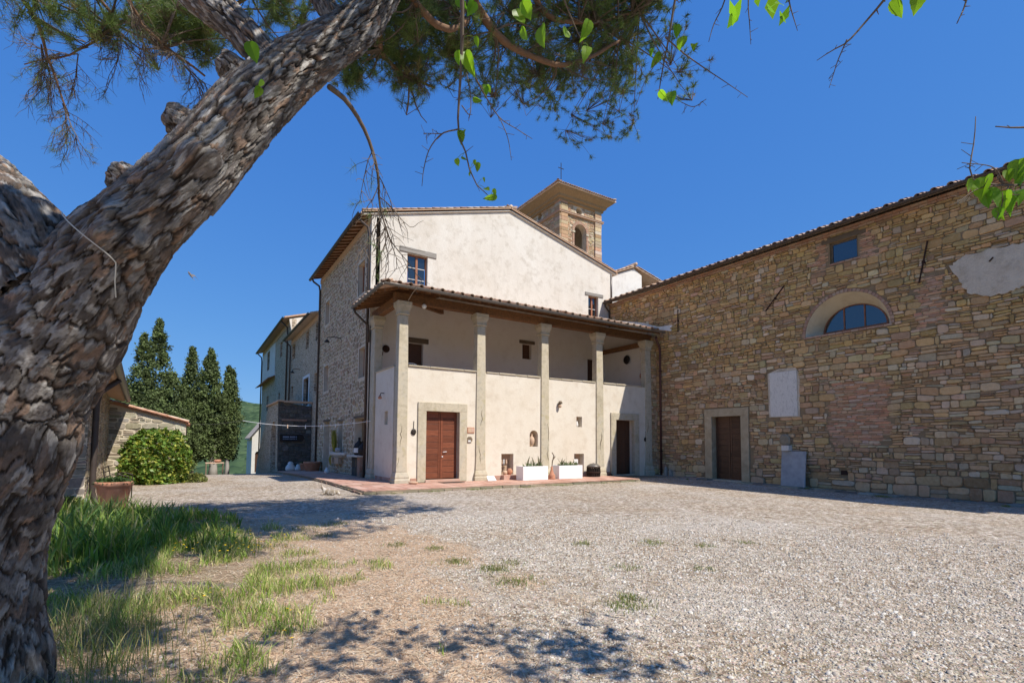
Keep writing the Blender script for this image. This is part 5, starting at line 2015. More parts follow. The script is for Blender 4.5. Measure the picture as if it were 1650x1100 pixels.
for x0, x1, lb, sd_ in ((12.22, 13.55, 'white rectangular planter with succulents, left of the middle column', 3), (14.18, 15.55, 'white rectangular planter with succulents, right of the middle column', 4)):
    t = thing('planter', lb, 'planter', ((x0 + x1) / 2, 18.65, 0), 'white planters against the loggia wall')
    y0, y1, h = 18.36, 18.92, .60
    mb = MB()
    mb.plate(rect(x0, x1, y0, y1), [rect(x0 + .03, x1 - .03, y0 + .03, y1 - .03)], lambda a, b: (a, b, h), (0, 0, -h))
    mb.build('box', M['white_paint'], t, bevel=.006)
    MB().box(x0 + .032, y0 + .032, .4, x1 - .032, y1 - .032, h - .06).build('earth', M['soil'], t)
    xm = (x0 + x1) / 2
    blade_plant(t, 'succulent', xm, 18.64, h - .07, 60, .12, .30, .5, (.16, .21, .10), sd_, .035)
    blade_plant(t, 'flower_stalk', xm + (.1 if sd_ == 3 else 0), 18.64, h - .07, 9, .32, .62, .42, (.17, .15, .09), sd_ + 5, .028)
# terracotta amphora with dried stalk between the planters
t = thing('clay_bottle', 'slim red clay bottle with a dark stalk between the two white planters', 'bottle', (13.86, 18.5, 0))
MB().lathe([(.16, 0), (.17, .04), (.14, .10), (.17, .16), (.10, .24), (.055, .42), (.05, .55), (.04, .56)], (13.86, 18.5, 0), 12).build('body', M['terracotta'], t, smooth=True)
mb = MB()
mb.tube([(13.86, 18.5, .5), (13.90, 18.5, .8), (13.97, 18.48, 1.05), (13.86, 18.48, 1.2)], [.02, .025, .025, .02], 6)
mb.tube([(13.92, 18.5, .85), (14.06, 18.5, 1.02)], .02, 5)
mb.build('dry_stalk', M['lintel_wood'], t)
# wrought cage with a domed lid
t = thing('iron_brazier', 'dark slatted iron basket with a domed lid beside the fourth column', 'basket', (16.75, 18.95, -.03))
cx, cy = 16.75, 18.95
mb = MB()
for k in range(20):
    a = 2 * math.pi * k / 20
    mb.tube([(cx + .30 * math.cos(a), cy + .30 * math.sin(a), -.02), (cx + .33 * math.cos(a), cy + .33 * math.sin(a), .24), (cx + .31 * math.cos(a), cy + .31 * math.sin(a), .46)], .022, 5)
mb.build('slats', M['iron'], t)
mb = MB()
for z_, r_ in ((.02, .31), (.22, .345), (.46, .33)):
    mb.tube([(cx + r_ * math.cos(a * math.pi / 12), cy + r_ * math.sin(a * math.pi / 12), z_) for a in range(25)], .018, 5)
mb.build('hoops', M['rust'], t)
MB().lathe([(.345, .47), (.30, .54), (.18, .62), (.05, .65), (.02, .67)], (cx, cy, 0), 16).build('lid', M['gutter_grey'], t, smooth=True)
MB().lathe([(.28, .0), (.28, .4)], (cx, cy, 0), 14).build('liner', M['iron'], t)


def jar(name, lb, prof, loc, m, n=12, cat='vase', group=None):
    o = MB().lathe(prof, loc, n).build(name, M[m], None, loc, smooth=True)
    return tag(o, lb, cat, group)


jar('amphora', 'pale clay amphora standing in the arched wall niche', [(.05, 0), (.07, .02), (.13, .17), (.145, .28), (.12, .40), (.05, .46), (.045, .52), (.07, .56)], (13.5, YW + .14, 1.47), 'clay_pale')
jar('small_jug', 'small grey jug in the square wall niche right of the lamp', [(.05, 0), (.08, .08), (.06, .18), (.04, .22), (.06, .27)], (16.24, YW + .14, 2.44), 'ceramic', cat='jug')
jar('clay_pot', 'round clay pot at the foot of the left ground niche', [(.08, 0), (.14, .08), (.15, .17), (.10, .25), (.11, .28)], (12.22, YW + .05, .19), 'terracotta', cat='pot')
jar('clay_pot', 'smaller clay pot lying among stones in the left ground niche', [(.06, 0), (.10, .06), (.11, .13), (.08, .19)], (11.95, YW - .02, .19), 'clay_pale', cat='pot')
t = thing('wire_rack', 'black wire rack holding clay bits in the left ground niche', 'rack', (12.0, YW + .15, .2))
mb = MB()
for zz in (.35, .62):
    mb.tube([(11.82, YW + .1, zz), (12.22, YW + .1, zz), (12.22, YW + .25, zz), (11.82, YW + .25, zz), (11.82, YW + .1, zz)], .01, 5)
for xx in (11.83, 12.02, 12.21):
    mb.tube([(xx, YW + .1, .19), (xx, YW + .1, .85)], .01, 5)
mb.build('wires', M['iron'], t)
for i, xx in enumerate((11.88, 12.0, 12.13)):
    MB().lathe([(.04, 0), (.05, .1), (.03, .2), (.035, .24)], (xx, YW + .17, .63), 8).build('cup', M['ceramic' if i == 1 else 'clay_pale'], t, smooth=True)
jar('white_figurine', 'little white figurine at the mouth of the right ground niche', [(.07, 0), (.08, .05), (.05, .12), (.09, .2), (.06, .3), (.07, .36), (.02, .4)], (16.1, YW - .08, .13), 'ceramic', cat='figurine')
o = MB().box(15.97, YW + .12, .62, 16.3, YW + .30, .84).build('niche_box', M['ceramic'], None, 'c', bevel=.01)
tag(o, 'small pale box on a shelf in the right ground niche', 'box')
o = MB().box(15.955, YW + .05, .58, 16.32, YW + .335, .615).build('niche_shelf', M['old_wood'], log)
jar('feeding_bowl', 'shallow pink bowl on the paving by the corner column', [(.10, 0), (.16, .03), (.19, .09), (.18, .095), (.14, .05)], (7.35, 18.75, .0), 'clay_pale', 16, 'bowl')
o = MB().add([(10.72, 18.78, .01), (11.12, 18.76, .01), (11.10, 18.95, .20), (10.74, 18.97, .20), (10.72, 18.80, .0), (11.12, 18.78, .0), (11.10, 18.97, .19), (10.74, 18.99, .19)],
             [(0, 1, 2, 3), (7, 6, 5, 4), (0, 4, 5, 1), (1, 5, 6, 2), (2, 6, 7, 3), (3, 7, 4, 0)]).build('white_tile', M['ceramic'], None, 'c')
tag(o, 'white ceramic tile propped at the foot of the second column', 'tile')
o = MB().box(8.55, 18.55, .002, 9.5, 19.1, .014).build('doormat', M['gutter'], None, 'c')
tag(o, 'thin dark doormat in front of the red-brown main door', 'doormat')
# short brush leaning by the right-hand door
t = thing('brush', 'short-handled dark brush leaning beside the right-hand loggia door', 'brush', (18.2, 19.25, 0))
MB().tube([(18.2, 19.3, .05), (18.22, 19.37, .75)], .016, 6).build('handle', M['lintel_wood'], t)
MB().lathe([(.03, .10), (.10, .03), (.12, 0)], (18.2, 19.28, 0), 10).build('bristles', M['rust'], t)
# wall hung iron ladles, plaque, porcelain number, sconces
for x, z0, lb in ((7.6, 1.93, 'iron strainer hanging on the plaster between corner column and main door'), (20.92, 1.75, 'iron ladle hanging on the plaster right of the right-hand door')):
    t = thing('hanging_ladle', lb, 'ladle', (x, YW - .02, z0))
    MB().tube([(x, YW - .02, z0 + .2), (x + .01, YW - .02, z0 + .55)], .012, 6).build('handle', M['iron'], t)
    MB().ring_stack([[(x + rr * .11 * math.cos(a * math.pi / 6), YW - d, z0 + .11 + rr * .13 * math.sin(a * math.pi / 6)) for a in range(12)] for rr, d in ((.6, .005), (1, .02), (1, .035), (.55, .06))]).build('pan', M['iron'], t)
t = thing('tile_plaque', 'small terracotta picture tile on the plaster right of the main door', 'plaque', (10.2, YW, 2.05))
MB().box(10.04, YW - .03, 2.03, 10.38, YW - .002, 2.28).build('frame', M['terracotta'], t, bevel=.006)
MB().box(10.07, YW - .036, 2.07, 10.35, YW - .031, 2.25).build('face', M['clay_pale'], t)
MB().box(10.25, YW - .040, 2.09, 10.34, YW - .0365, 2.24).build('print', M['cotto'], t)
t = thing('half_round_plaque', 'small brown hooded niche with a white base below the picture tile', 'plaque', (10.13, YW, 1.66))
mb = MB()
mb.plate([(10.0, 1.68), (10.05, 1.68), (10.08, 1.74), (10.13, 1.765), (10.18, 1.74), (10.21, 1.68), (10.26, 1.68), (10.27, 1.78), (10.2, 1.87), (10.1, 1.875), (10.02, 1.8)], [], lambda a, z: (a, YW - .07, z), (0, .068, 0))
mb.build('hood', M['lintel_wood'], t)
MB().box(10.06, YW - .06, 1.655, 10.2, YW - .004, 1.73).build('base', M['ceramic'], t)
t = thing('wall_sconce', 'small bell-shaped wall lamp on the plaster right of the middle column', 'wall lamp', (15.0, YW, 3.4))
MB().lathe([(.0, .16), (.07, .14), (.10, .07), (.10, .02), (.02, .0)], (15.0, YW - .13, 3.50), 12).build('hood', M['lintel_wood'], t, smooth=True)
MB().lathe([(.05, .0), (.08, .05), (.08, .12), (.04, .16)], (14.98, YW - .12, 3.33), 12).build('holder', M['clay_pale'], t, smooth=True)
MB().box(14.95, YW - .1, 3.38, 15.04, YW - .001, 3.56).build('bracket', M['lintel_wood'], t)
t = thing('wall_sconce', 'little copper hook lamp on the shaded side wall of the loggia', 'wall lamp', (6.85, 21.1, 3.5))
MB().tube([(6.9, 21.1, 3.70), (6.76, 21.1, 3.70), (6.72, 21.1, 3.6)], .02, 6).build('arm', M['iron'], t)
MB().lathe([(.03, .12), (.07, .06), (.09, .0), (.05, -.03)], (6.72, 21.1, 3.48), 10).build('shade', M['terracotta'], t, smooth=True)
t = thing('globe_lamp', 'white globe lamp under the loggia eave beside the corner capital', 'lamp', (7.95, 19.4, 7.1))
rr = [(.10 * math.sin(a * math.pi / 8), -.10 * math.cos(a * math.pi / 8)) for a in range(9)]
MB().lathe([(max(r_, .002), z_) for r_, z_ in rr], (7.95, 19.38, 7.22), 14).build('globe', M['ceramic'], t, smooth=True)
MB().tube([(7.95, 19.5, 7.40), (7.95, 19.38, 7.34), (7.95, 19.38, 7.30)], .02, 6).build('arm', M['iron'], t)
# pots on the loggia walls and a white chair
for i, (x, y, z, lb) in enumerate(((6.98, 21.6, 5.75, 'dark clay plate hanging on the loggia side opening, lower one'), (7.6, YB - .05, 6.0, 'dark clay plate hanging on the loggia back wall near the left end'))):
    o = MB().lathe([(.02, 0), (.14, .02), (.18, .05), (.17, .07)], (0, 0, 0), 14).mesh('hanging_plate', True)
    o.transform(Matrix.Rotation(math.radians(90), 4, 'X'))
    o.transform(Matrix.Translation((x + (.3 if i == 0 else 0), y if i else YB - .05, z)))
    tag(add_obj('hanging_plate', o, M['rust'], None, 'c'), lb, 'plate')
o = MB().lathe([(.02, 0), (.2, .03), (.26, .08), (.2, .12), (.02, .13)], (0, 0, 0), 16).mesh('hanging_basket', True)
o.transform(Matrix.Rotation(math.radians(-90), 4, 'Y'))
o.transform(Matrix.Translation((21.40, 21.2, 6.5)))
tag(add_obj('hanging_basket', o, M['iron'], None, 'c'), 'round dark basket hanging on the right end wall of the loggia', 'basket')
for i, (y, z, lb) in enumerate(((20.15, 5.45, 'lower red clay mask on the right end wall of the loggia'), (20.0, 5.65, 'upper red clay mask on the right end wall of the loggia'))):
    o = MB().ring_stack([[(21.41 - d, y + .10 * rr * math.cos(a * math.pi / 5), z + .17 * rr * math.sin(a * math.pi / 5)) for a in range(10)] for rr, d in ((1, 0), (.9, .05), (.5, .09))]).build('wall_mask', M['terracotta'], None, 'c', smooth=True)
    tag(o, lb, 'mask')
t = thing('garden_chair', 'white metal chair standing on the loggia behind the parapet by the corner column', 'chair', (8.0, 20.6, 3.75))
mb = MB()
for a, b in (((7.75, 20.4), .45), ((8.25, 20.4), .45)):
    MB().tube([(*a, 3.75), (*a, 3.75 + b)], .016, 6).build('leg', M['white_paint'], t)
for x in (7.75, 8.25):
    MB().tube([(x, 20.85, 3.75), (x, 20.85, 4.2), (x + .0, 20.92, 5.02)], .016, 6).build('leg', M['white_paint'], t)
MB().box(7.73, 20.38, 4.19, 8.27, 20.87, 4.22).build('seat', M['white_paint'], t, bevel=.008)
mb = MB()
mb.tube([(7.75, 20.92, 5.02), (7.85, 20.93, 5.06), (8.15, 20.93, 5.06), (8.25, 20.92, 5.02)], .018, 6)
mb.tube([(7.75, 20.91, 4.8), (8.25, 20.91, 4.8)], .012, 6)
for k in range(1, 6):
    mb.tube([(7.75 + k * .083, 20.9, 4.7), (7.75 + k * .083, 20.93, 5.05)], .007, 5)
mb.build('backrest', M['white_paint'], t)
MB().tube([(8.25, 20.86, 4.85), (8.3, 20.6, 4.86), (8.26, 20.42, 4.84), (8.25, 20.4, 4.2)], .015, 6).build('armrest', M['white_paint'], t)

# ------------------------------------------------------------------ along the side wall
t = thing('wall_basin', 'pale stone basin on the side wall with yellow broom standing in it', 'basin', (6.5, 28.4, .8))
mb = MB()
mb.ring_stack([[(XS - .0 - .42 * k * math.cos(a), 28.4 + 1.45 * k2 * math.sin(a), z_) for a in [(-90 + 180 * i / 12) * math.pi / 180 for i in range(13)]] for k, k2, z_ in ((.55, .6, .78), (.9, .95, .9), (1, 1, .96), (1, 1, 1.08), (.85, .9, 1.08), (.8, .85, 1.0))])
mb.build('bowl', M['marble'], t)
MB().box(XS - .25, 27.6, .45, XS - .02, 29.1, .79).build('bracket', M['clay_pale'], t, bevel=.03)
mb = MB()
rg = random.Random(9)
for k in range(150):
    a, b = rg.uniform(-.7, .35), rg.uniform(-.25, .1)
    h = rg.uniform(.6, 1.3)
    mb.tube([(XS - .2 + rg.uniform(-.04, .04), 28.5 + a * .15, 1.0), (XS - .22 + b * .4, 28.6 + a * .55, 1.0 + h * .6), (XS - .2 + b * .6, 28.5 + a * .35 + .2, 1.0 + h)], [.012, .012, .006], 4, (.50, .42, .05) if rg.random() < .75 else (.22, .26, .06))
for k in range(40):
    a = rg.uniform(-.5, .3)
    mb.tube([(XS - .32, 28.7 + a * .3, .98), (XS - .42, 28.75 + a * .5, .7), (XS - .4, 28.7 + a * .5, .35 + rg.uniform(0, .3))], [.012, .012, .005], 4, (.46, .37, .06))
mb.build('broom_sprays', M['grass_blade'], t)
o = MB().lathe([(.16, 0), (.17, .1), (.16, .2), (.1, .22)], (XS - .25, 27.55, 1.09), 12).build('grey_jar', M['slate'], None, 'c', smooth=True)
tag(o, 'squat grey jar on the right end of the wall basin', 'jar')
t = thing('stone_counter', 'brick and stone counter in the blocked doorway next to the corner downpipe', 'counter', (XS, 24.5, 0))
MB().box(XS - .35, 23.62, .92, XS + .33, 25.44, 1.0).build('top', M['marble'], t, bevel=.01)
MB().box(XS - .2, 23.66, -.15, XS + .33, 24.1, .915).build('pier', M['brick'], t)
MB().box(XS - .1, 24.1, -.15, XS + .33, 25.4, .915).build('panel', M['dark_stone'], t)
for i, (yy, s, lb) in enumerate(((24.35, 1.0, 'large dark glass demijohn with a pale label on the side-wall counter'), (23.75, .8, 'smaller dark glass demijohn on the counter next to the downpipe'))):
    t = thing('demijohn', lb, 'bottle', (XS - .05, yy, 1.0), 'demijohns on the counter')
    MB().lathe([(.2 * s, 0), (.26 * s, .08 * s), (.27 * s, .35 * s), (.2 * s, .55 * s), (.06 * s, .68 * s), (.055 * s, .82 * s), (.07 * s, .84 * s)], (XS - .05, yy, 1.0), 14).build('bottle', M['iron'], t, smooth=True)
    if i == 0:
        q = MB()
        q.ring_stack([[(XS - .05 + .275 * math.cos(a), yy + .275 * math.sin(a), z_) for a in [math.radians(190 + 8 * k) for k in range(8)]] for z_ in (1.12, 1.34)], cap=False)
        q.f = [f for f in q.f if not (max(f) - min(f) > 12)]
        q.build('label_paper', M['ceramic'], t)


def plant_pot(lb, x, y, z, r, h, group, foliage=True, seed=1, col=(.07, .12, .04)):
    t = thing('terracotta_pot', lb, 'pot', (x, y, z), group)
    MB().lathe([(r * .66, 0), (r * .70, .02), (r * .90, h * .80), (r * .92, h * .81), (r, h * .83), (r * 1.02, h * .97), (r * .98, h), (r * .88, h), (r * .86, h * .9), (.02, h * .88)], (x, y, z), 28).build('pot', M['terracotta'], t, smooth=True)
    if foliage:
        r_ = np.random.default_rng(seed)
        n = 700
        p = r_.normal(size=(n, 3))
        p /= np.linalg.norm(p, axis=1)[:, None]
        p *= r_.uniform(.3, 1, (n, 1)) ** .5
        p[:, 2] = np.abs(p[:, 2]) * .35
        c = np.array([x, y, z + h * .92]) + p * np.array([r * 1.0, r * 1.0, r])
        leaf_quads('foliage', c, r * .13, col, t, 'hedge_leaf', seed)
    return t


def leaf_quads(name, c, size, col, parent, m, seed=1, kind=None, var=.3, squash=1.0, up=0.0, origin=None, cols=None):
    r_ = np.random.default_rng(seed)
    n = len(c)
    a = r_.normal(size=(n, 3))
    a /= np.linalg.norm(a, axis=1)[:, None]
    a[:, 2] *= squash
    b = r_.normal(size=(n, 3))
    b[:, 2] += up
    b -= a * (a * b).sum(1)[:, None] / (a * a).sum(1)[:, None]
    b /= np.linalg.norm(b, axis=1)[:, None]
    s = size * r_.uniform(.6, 1.4, (n, 1))
    a, b = a * s, b * s * .6
    nrm = np.cross(a, b)
    nrm /= np.linalg.norm(nrm, axis=1)[:, None] + 1e-9
    v = np.stack([c - a, c + b * .9 + nrm * s * .12, c + a, c - b * .9 + nrm * s * .12], 1).reshape(-1, 3)
    f = np.arange(n * 4).reshape(-1, 4)
    if cols is None:
        k = r_.uniform(1 - var, 1 + var, (n, 1))
        cols = np.array(col)[None] * k * r_.uniform(.9, 1.1, (n, 3))
    cc = np.repeat(cols, 4, 0)
    return add_obj(name, np_mesh(name, v, f, cc), M[m], parent, origin, kind)


plant_pot('large terracotta pot with low dark plants in front of the left outbuilding', -1.60, 16.35, -.08, .40, .66, None, True, 2)
plant_pot('terracotta pot standing by the side-wall downpipe, in front of the second one', 6.3, 32.6, -.25, .52, .68, 'pots by the side wall', False)
plant_pot('darker terracotta pot behind the front one by the side-wall downpipe', 6.35, 34.6, -.35, .45, .62, 'pots by the side wall', True, 5, (.09, .11, .04))
for i, (x, y, s, lb) in enumerate(((5.55, 35.7, 1, 'white stone ornament resting at the foot of the dark terrace'), (6.0, 35.6, .7, 'smaller white stone ornament right of its neighbour at the terrace foot'))):
    q = MB()
    q.ring_stack([[(x + s * k * .32 * math.cos(a * math.pi / 5), y + s * k * .2 * math.sin(a * math.pi / 5), pave_z(5, 35) + z_ * s) for a in range(10)] for k, z_ in ((.9, 0), (1, .1), (.9, .25), (.5, .42), (.55, .5), (.2, .58))])
    tag(q.build('stone_ornament', M['ceramic'], None, 'c', smooth=True), lb, 'ornament')
jar('enamel_jug', 'small pale blue jug on the paving below the wall basin', [(.12, 0), (.15, .06), (.12, .2), (.07, .26), (.09, .31)], (6.2, 28.2, pave_z(5, 28.2)), 'ceramic', 12, 'jug')
# washing line with pegs
wl = thing('washing_line', 'pale washing line strung across the yard beside the farmhouse side wall', 'line', (4.8, 25, 2.4))
P0, P1 = Vector((2.05, 27.1, 2.60)), Vector((6.86, 22.6, 2.58))
def sag(t):
    p = P0.lerp(P1, t)
    p.z -= .25 * 4 * t * (1 - t)
    return p
MB().tube([sag(i / 24) for i in range(25)], .012, 6).build('cord', M['white_paint'], wl)
for t_, m_ in ((.36, 'clay_pale'), (.5, 'ceramic'), (.62, 'ceramic'), (.73, 'ceramic'), (.96, 'clay_pale')):
    p = sag(t_)
    o = MB().box(p.x - .02, p.y - .02, p.z - .12, p.x + .02, p.y + .02, p.z + .05).build('clothes_peg', M[m_], None, 'c', bevel=.006)
    tag(o, {.36: 'cream clothes peg, leftmost on the washing line', .5: 'white clothes peg left of the side-wall downpipe on the washing line', .62: 'white clothes peg in the middle of the washing line', .73: 'white clothes peg above the wall basin on the washing line', .96: 'cream clothes peg at the loggia end of the washing line'}[t_], 'peg', 'pegs on the washing line')
MB().tube([P0, P0.lerp(Vector((-.2, 27.02, 2.36)), .5) - Vector((0, 0, .08)), Vector((-.2, 27.02, 2.36))], .004, 5).build('tie_wire', M['gutter_grey'], wl)
# garden bench by the outbuilding
t = thing('iron_bench', 'black iron garden bench behind the large pot on the left', 'bench', (-1.7, 18.3, -.08))
bx, by = -1.95, 18.0
for a, b in ((0, 0), (1.15, .0), (0, .5), (1.15, .5)):
    MB().tube([(bx + b, by + a, -.1), (bx + b, by + a, .40)], .018, 6).build('leg', M['iron'], t)
for k in range(6):
    MB().box(bx + .02 + k * .085, by - .03, .40, bx + .08 + k * .085, by + 1.18, .42).build('slat', M['iron'], t)
for a in (0, 1.15):
    MB().tube([(bx, by + a, .4), (bx - .08, by + a, .85)], .016, 6).build('back_post', M['iron'], t)
    MB().tube([(bx, by + a, .62), (bx + .3, by + a, .66), (bx + .5, by + a, .60), (bx + .5, by + a, .4)], .016, 6).build('armrest', M['iron'], t)
for zz in (.58, .72, .85):
    MB().tube([(bx - .03 - (zz - .4) * .1, by, zz), (bx - .03 - (zz - .4) * .1, by + 1.15, zz)], .014, 6).build('back_rail', M['iron'], t)
# little table under the cypresses
tz = float(ground_z(1.5, 42.6))
t = thing('garden_table', 'small wooden table standing under the cypresses', 'table', (1.5, 42.6, tz))
MB().box(.95, 42.2, tz + .82, 2.1, 43.0, tz + .88).build('table_top', M['clay_pale'], t)
for a, b in ((1.0, 42.25), (2.05, 42.25), (1.0, 42.95), (2.05, 42.95)):
    MB().box(a - .035, b - .035, tz - .05, a + .035, b + .035, tz + .82).build('leg', M['lintel_wood'], t)
o = MB().lathe([(.10, 0), (.22, .06), (.25, .13), (.2, .2)], (1.7, 42.6, tz + .885), 12).build('clay_bowl', M['terracotta'], None, 'c', smooth=True)
tag(o, 'clay bowl lying on the small table under the cypresses', 'bowl')
# ------------------------------------------------------------------ paths of the trees (x, y, z, radius)
MAIN=[(-1.093,4.685,-0.374,0.3523),(-1.036,4.616,0.089,0.2729),(-1.064,4.604,0.514,0.2436),(-1.066,4.576,0.921,0.2528),(-1.000,4.506,1.326,0.2801),(-0.950,4.457,1.565,0.3002),(-0.929,4.425,1.826,0.3158),(-0.831,4.342,2.132,0.3312),(-0.710,4.249,2.362,0.3074),(-0.513,4.064,2.724,0.2539),(-0.344,3.940,2.955,0.2143),(-0.176,3.855,3.162,0.1991),(-0.012,3.851,3.423,0.1919),(0.282,3.979,4.008,0.1904),(0.526,4.091,4.426,0.1746),(0.772,4.150,4.753,0.1530),(1.138,4.295,5.291,0.1403),(1.446,4.461,6.065,0.1439),(1.890,4.690,7.232,0.1433),(2.564,4.969,8.991,0.1385)]
LIMBL=[(-0.751,4.204,2.535,0.2631),(-0.881,4.271,2.743,0.2658),(-0.958,4.313,2.850,0.2799),(-1.107,4.454,3.029,0.2703),(-1.256,4.594,3.217,0.2547),(-1.613,4.909,3.635,0.2262),(-2.127,5.423,4.328,0.1824),(-2.719,6.085,5.301,0.1572)]
LIMBU=[(0.425,4.096,4.435,0.0934),(0.197,4.275,4.780,0.0939),(-0.077,4.542,5.129,0.1214),(-0.454,5.089,5.812,0.1281),(-0.978,5.933,6.944,0.1271)]
LIMBV=[(0.918,4.211,5.096,0.0600),(0.810,4.321,5.347,0.0626),(0.659,4.722,6.057,0.0781),(0.497,5.432,7.528,0.0826)]
STUBS=[(-0.233,3.909,3.751,0.1213),(0.156,3.984,4.240,0.1324),(-0.487,4.005,3.327,0.1223),(0.008,3.523,3.357,0.1415),(-0.512,3.655,2.791,0.0971),(-0.464,3.661,2.941,0.0805),(-0.762,4.163,3.204,0.0020),(0.061,4.040,4.292,0.0882),(-0.250,3.479,2.599,0.0789)]
B1=[(1.672,4.621,6.798,0.0863),(1.865,5.324,6.872,0.0654),(2.372,5.603,6.774,0.0533),(2.744,5.704,7.038,0.0409),(3.002,5.973,7.642,0.0316)]
B2=[(2.225,4.981,8.507,0.0981),(2.646,5.486,7.656,0.0812),(3.242,5.730,7.246,0.0700),(3.896,5.792,7.219,0.0576),(4.611,5.686,7.342,0.0428),(5.503,5.549,8.011,0.0293)]
B3=[(2.225,4.981,8.507,0.0981),(3.435,5.416,8.289,0.0767),(4.158,5.698,7.886,0.0500),(5.098,5.675,8.170,0.0357),(6.024,5.641,8.744,0.0237)]
B4=[(1.549,4.614,6.328,0.0705),(1.762,5.886,6.551,0.0420),(2.159,6.342,6.616,0.0307),(2.743,6.444,6.650,0.0203)]
B5=[(-0.978,5.933,6.944,0.0677),(-0.744,6.542,6.293,0.0274),(-0.502,6.761,6.068,0.0225),(-0.015,6.708,5.809,0.0150)]
B6=[(-2.564,5.775,4.938,0.0626),(-2.049,7.118,6.492,0.0440),(-1.694,7.379,6.324,0.0253),(-1.553,7.555,5.926,0.0180),(-1.365,7.709,5.416,0.0102)]
B7=[(-0.978,5.933,6.944,0.0541),(-1.216,7.047,6.738,0.0316),(-0.971,7.382,6.520,0.0203),(-1.374,7.890,6.302,0.0140),(-1.943,8.487,6.294,0.0090)]
B8=[(0.497,5.432,7.528,0.0587),(0.476,6.189,7.076,0.0392),(0.148,7.107,7.091,0.0253),(-0.543,8.001,7.346,0.0153)]
BARE=[(0.799,3.925,4.331,0.0215),(0.972,4.052,4.346,0.0201),(1.163,4.177,4.218,0.0171),(1.284,4.238,3.957,0.0135),(1.343,4.337,3.707,0.0097),(1.414,4.311,3.433,0.0055)]
STR=[(-0.693,3.901,2.950),(-0.559,3.618,2.721),(-0.445,3.509,2.570),(-0.355,3.487,2.424),(-0.285,3.630,2.288)]
BIRD=[(-0.248,16.424,6.311),(-0.094,16.344,6.072)]
MUL={
'M1':[(0.952,1.964,3.861,0.0149),(1.015,2.063,3.578,0.0107),(1.038,2.122,3.379,0.0079),(1.059,2.185,3.140,0.0055),(1.099,2.168,3.018,0.0046),(1.130,2.157,2.896,0.0036),(1.205,2.116,2.811,0.0020)],
'M1a':[(1.064,2.182,3.146,0.0046),(1.012,2.273,3.152,0.0041),(0.981,2.356,3.105,0.0034),(0.960,2.376,3.003,0.0027),(0.955,2.385,2.914,0.0017)],
'M1a2':[(1.012,2.273,3.152,0.0031),(0.951,2.369,3.185,0.0017)],
'M1b':[(1.099,2.138,3.446,0.0051),(1.213,2.189,3.377,0.0044),(1.304,2.197,3.299,0.0034),(1.406,2.193,3.272,0.0026),(1.480,2.150,3.219,0.0017)],
'M1b2':[(1.304,2.197,3.299,0.0030),(1.343,2.179,3.195,0.0024),(1.364,2.174,3.078,0.0015)],
'M1c':[(1.061,2.152,3.249,0.0034),(1.105,2.150,3.217,0.0028),(1.104,2.144,3.324,0.0024),(1.084,2.149,3.422,0.0024)],
'M2':[(1.171,1.605,3.641,0.0077),(1.261,1.616,3.506,0.0052),(1.341,1.632,3.416,0.0036),(1.378,1.614,3.335,0.0026)],
'M3':[(2.148,1.656,4.228,0.0098),(2.139,1.734,4.041,0.0078),(2.152,1.799,3.845,0.0062),(2.168,1.858,3.711,0.0046),(2.150,1.881,3.536,0.0023)],
'M3a':[(2.135,1.810,3.845,0.0057),(2.259,1.794,3.799,0.0046),(2.407,1.763,3.749,0.0038),(2.499,1.709,3.679,0.0030),(2.668,1.666,3.618,0.0019)],
'M3b':[(2.149,1.806,3.777,0.0040),(2.110,1.834,3.725,0.0034),(2.051,1.880,3.605,0.0022),(2.012,1.914,3.467,0.0016)],
'M3c':[(2.065,1.652,3.351,0.0021),(2.119,1.619,3.329,0.0023),(2.172,1.583,3.368,0.0017)],
'M4':[(2.591,1.716,4.448,0.0073),(2.577,1.740,4.228,0.0049),(2.527,1.782,4.081,0.0036),(2.506,1.803,3.978,0.0019)],
'M5':[(2.715,1.637,4.449,0.0073),(2.695,1.665,4.229,0.0049),(2.707,1.668,4.082,0.0036),(2.717,1.670,3.964,0.0019)],
'M6':[(2.873,1.542,4.377,0.0073),(2.901,1.536,4.212,0.0049),(2.947,1.518,4.047,0.0019)],
'M7':[(2.689,0.870,3.788,0.0084),(2.644,0.967,3.663,0.0067),(2.630,1.039,3.603,0.0053),(2.559,1.091,3.506,0.0044),(2.550,1.156,3.503,0.0030),(2.542,1.221,3.493,0.0018)],
'M7b':[(2.558,1.091,3.518,0.0039),(2.577,1.142,3.455,0.0030),(2.614,1.180,3.426,0.0024),(2.599,1.195,3.359,0.0014)],
'M8':[(3.309,0.813,4.076,0.0074),(3.279,0.847,3.869,0.0053),(3.245,0.876,3.763,0.0032)],
'M9':[(2.811,0.383,2.877,0.0061),(2.656,0.486,2.806,0.0053),(2.578,0.536,2.792,0.0038),(2.507,0.581,2.796,0.0023)],
'M10':[(2.825,0.400,2.505,0.0069),(2.665,0.497,2.574,0.0053),(2.531,0.581,2.575,0.0042),(2.458,0.627,2.591,0.0034),(2.431,0.641,2.623,0.0031),(2.506,0.642,2.777,0.0024),(2.507,0.635,2.865,0.0016)],
'M10b':[(2.543,0.574,2.580,0.0031),(2.505,0.593,2.643,0.0023),(2.406,0.655,2.660,0.0015)],
'M10c':[(2.531,0.581,2.575,0.0031),(2.433,0.622,2.551,0.0023),(2.351,0.654,2.495,0.0018),(2.319,0.675,2.479,0.0011)],
'M10d':[(2.557,0.565,2.573,0.0031),(2.511,0.576,2.494,0.0023),(2.497,0.588,2.443,0.0015)],
'M11':[(2.880,0.461,2.834,0.0065),(2.691,0.531,2.690,0.0040),(2.572,0.576,2.619,0.0023)],
}
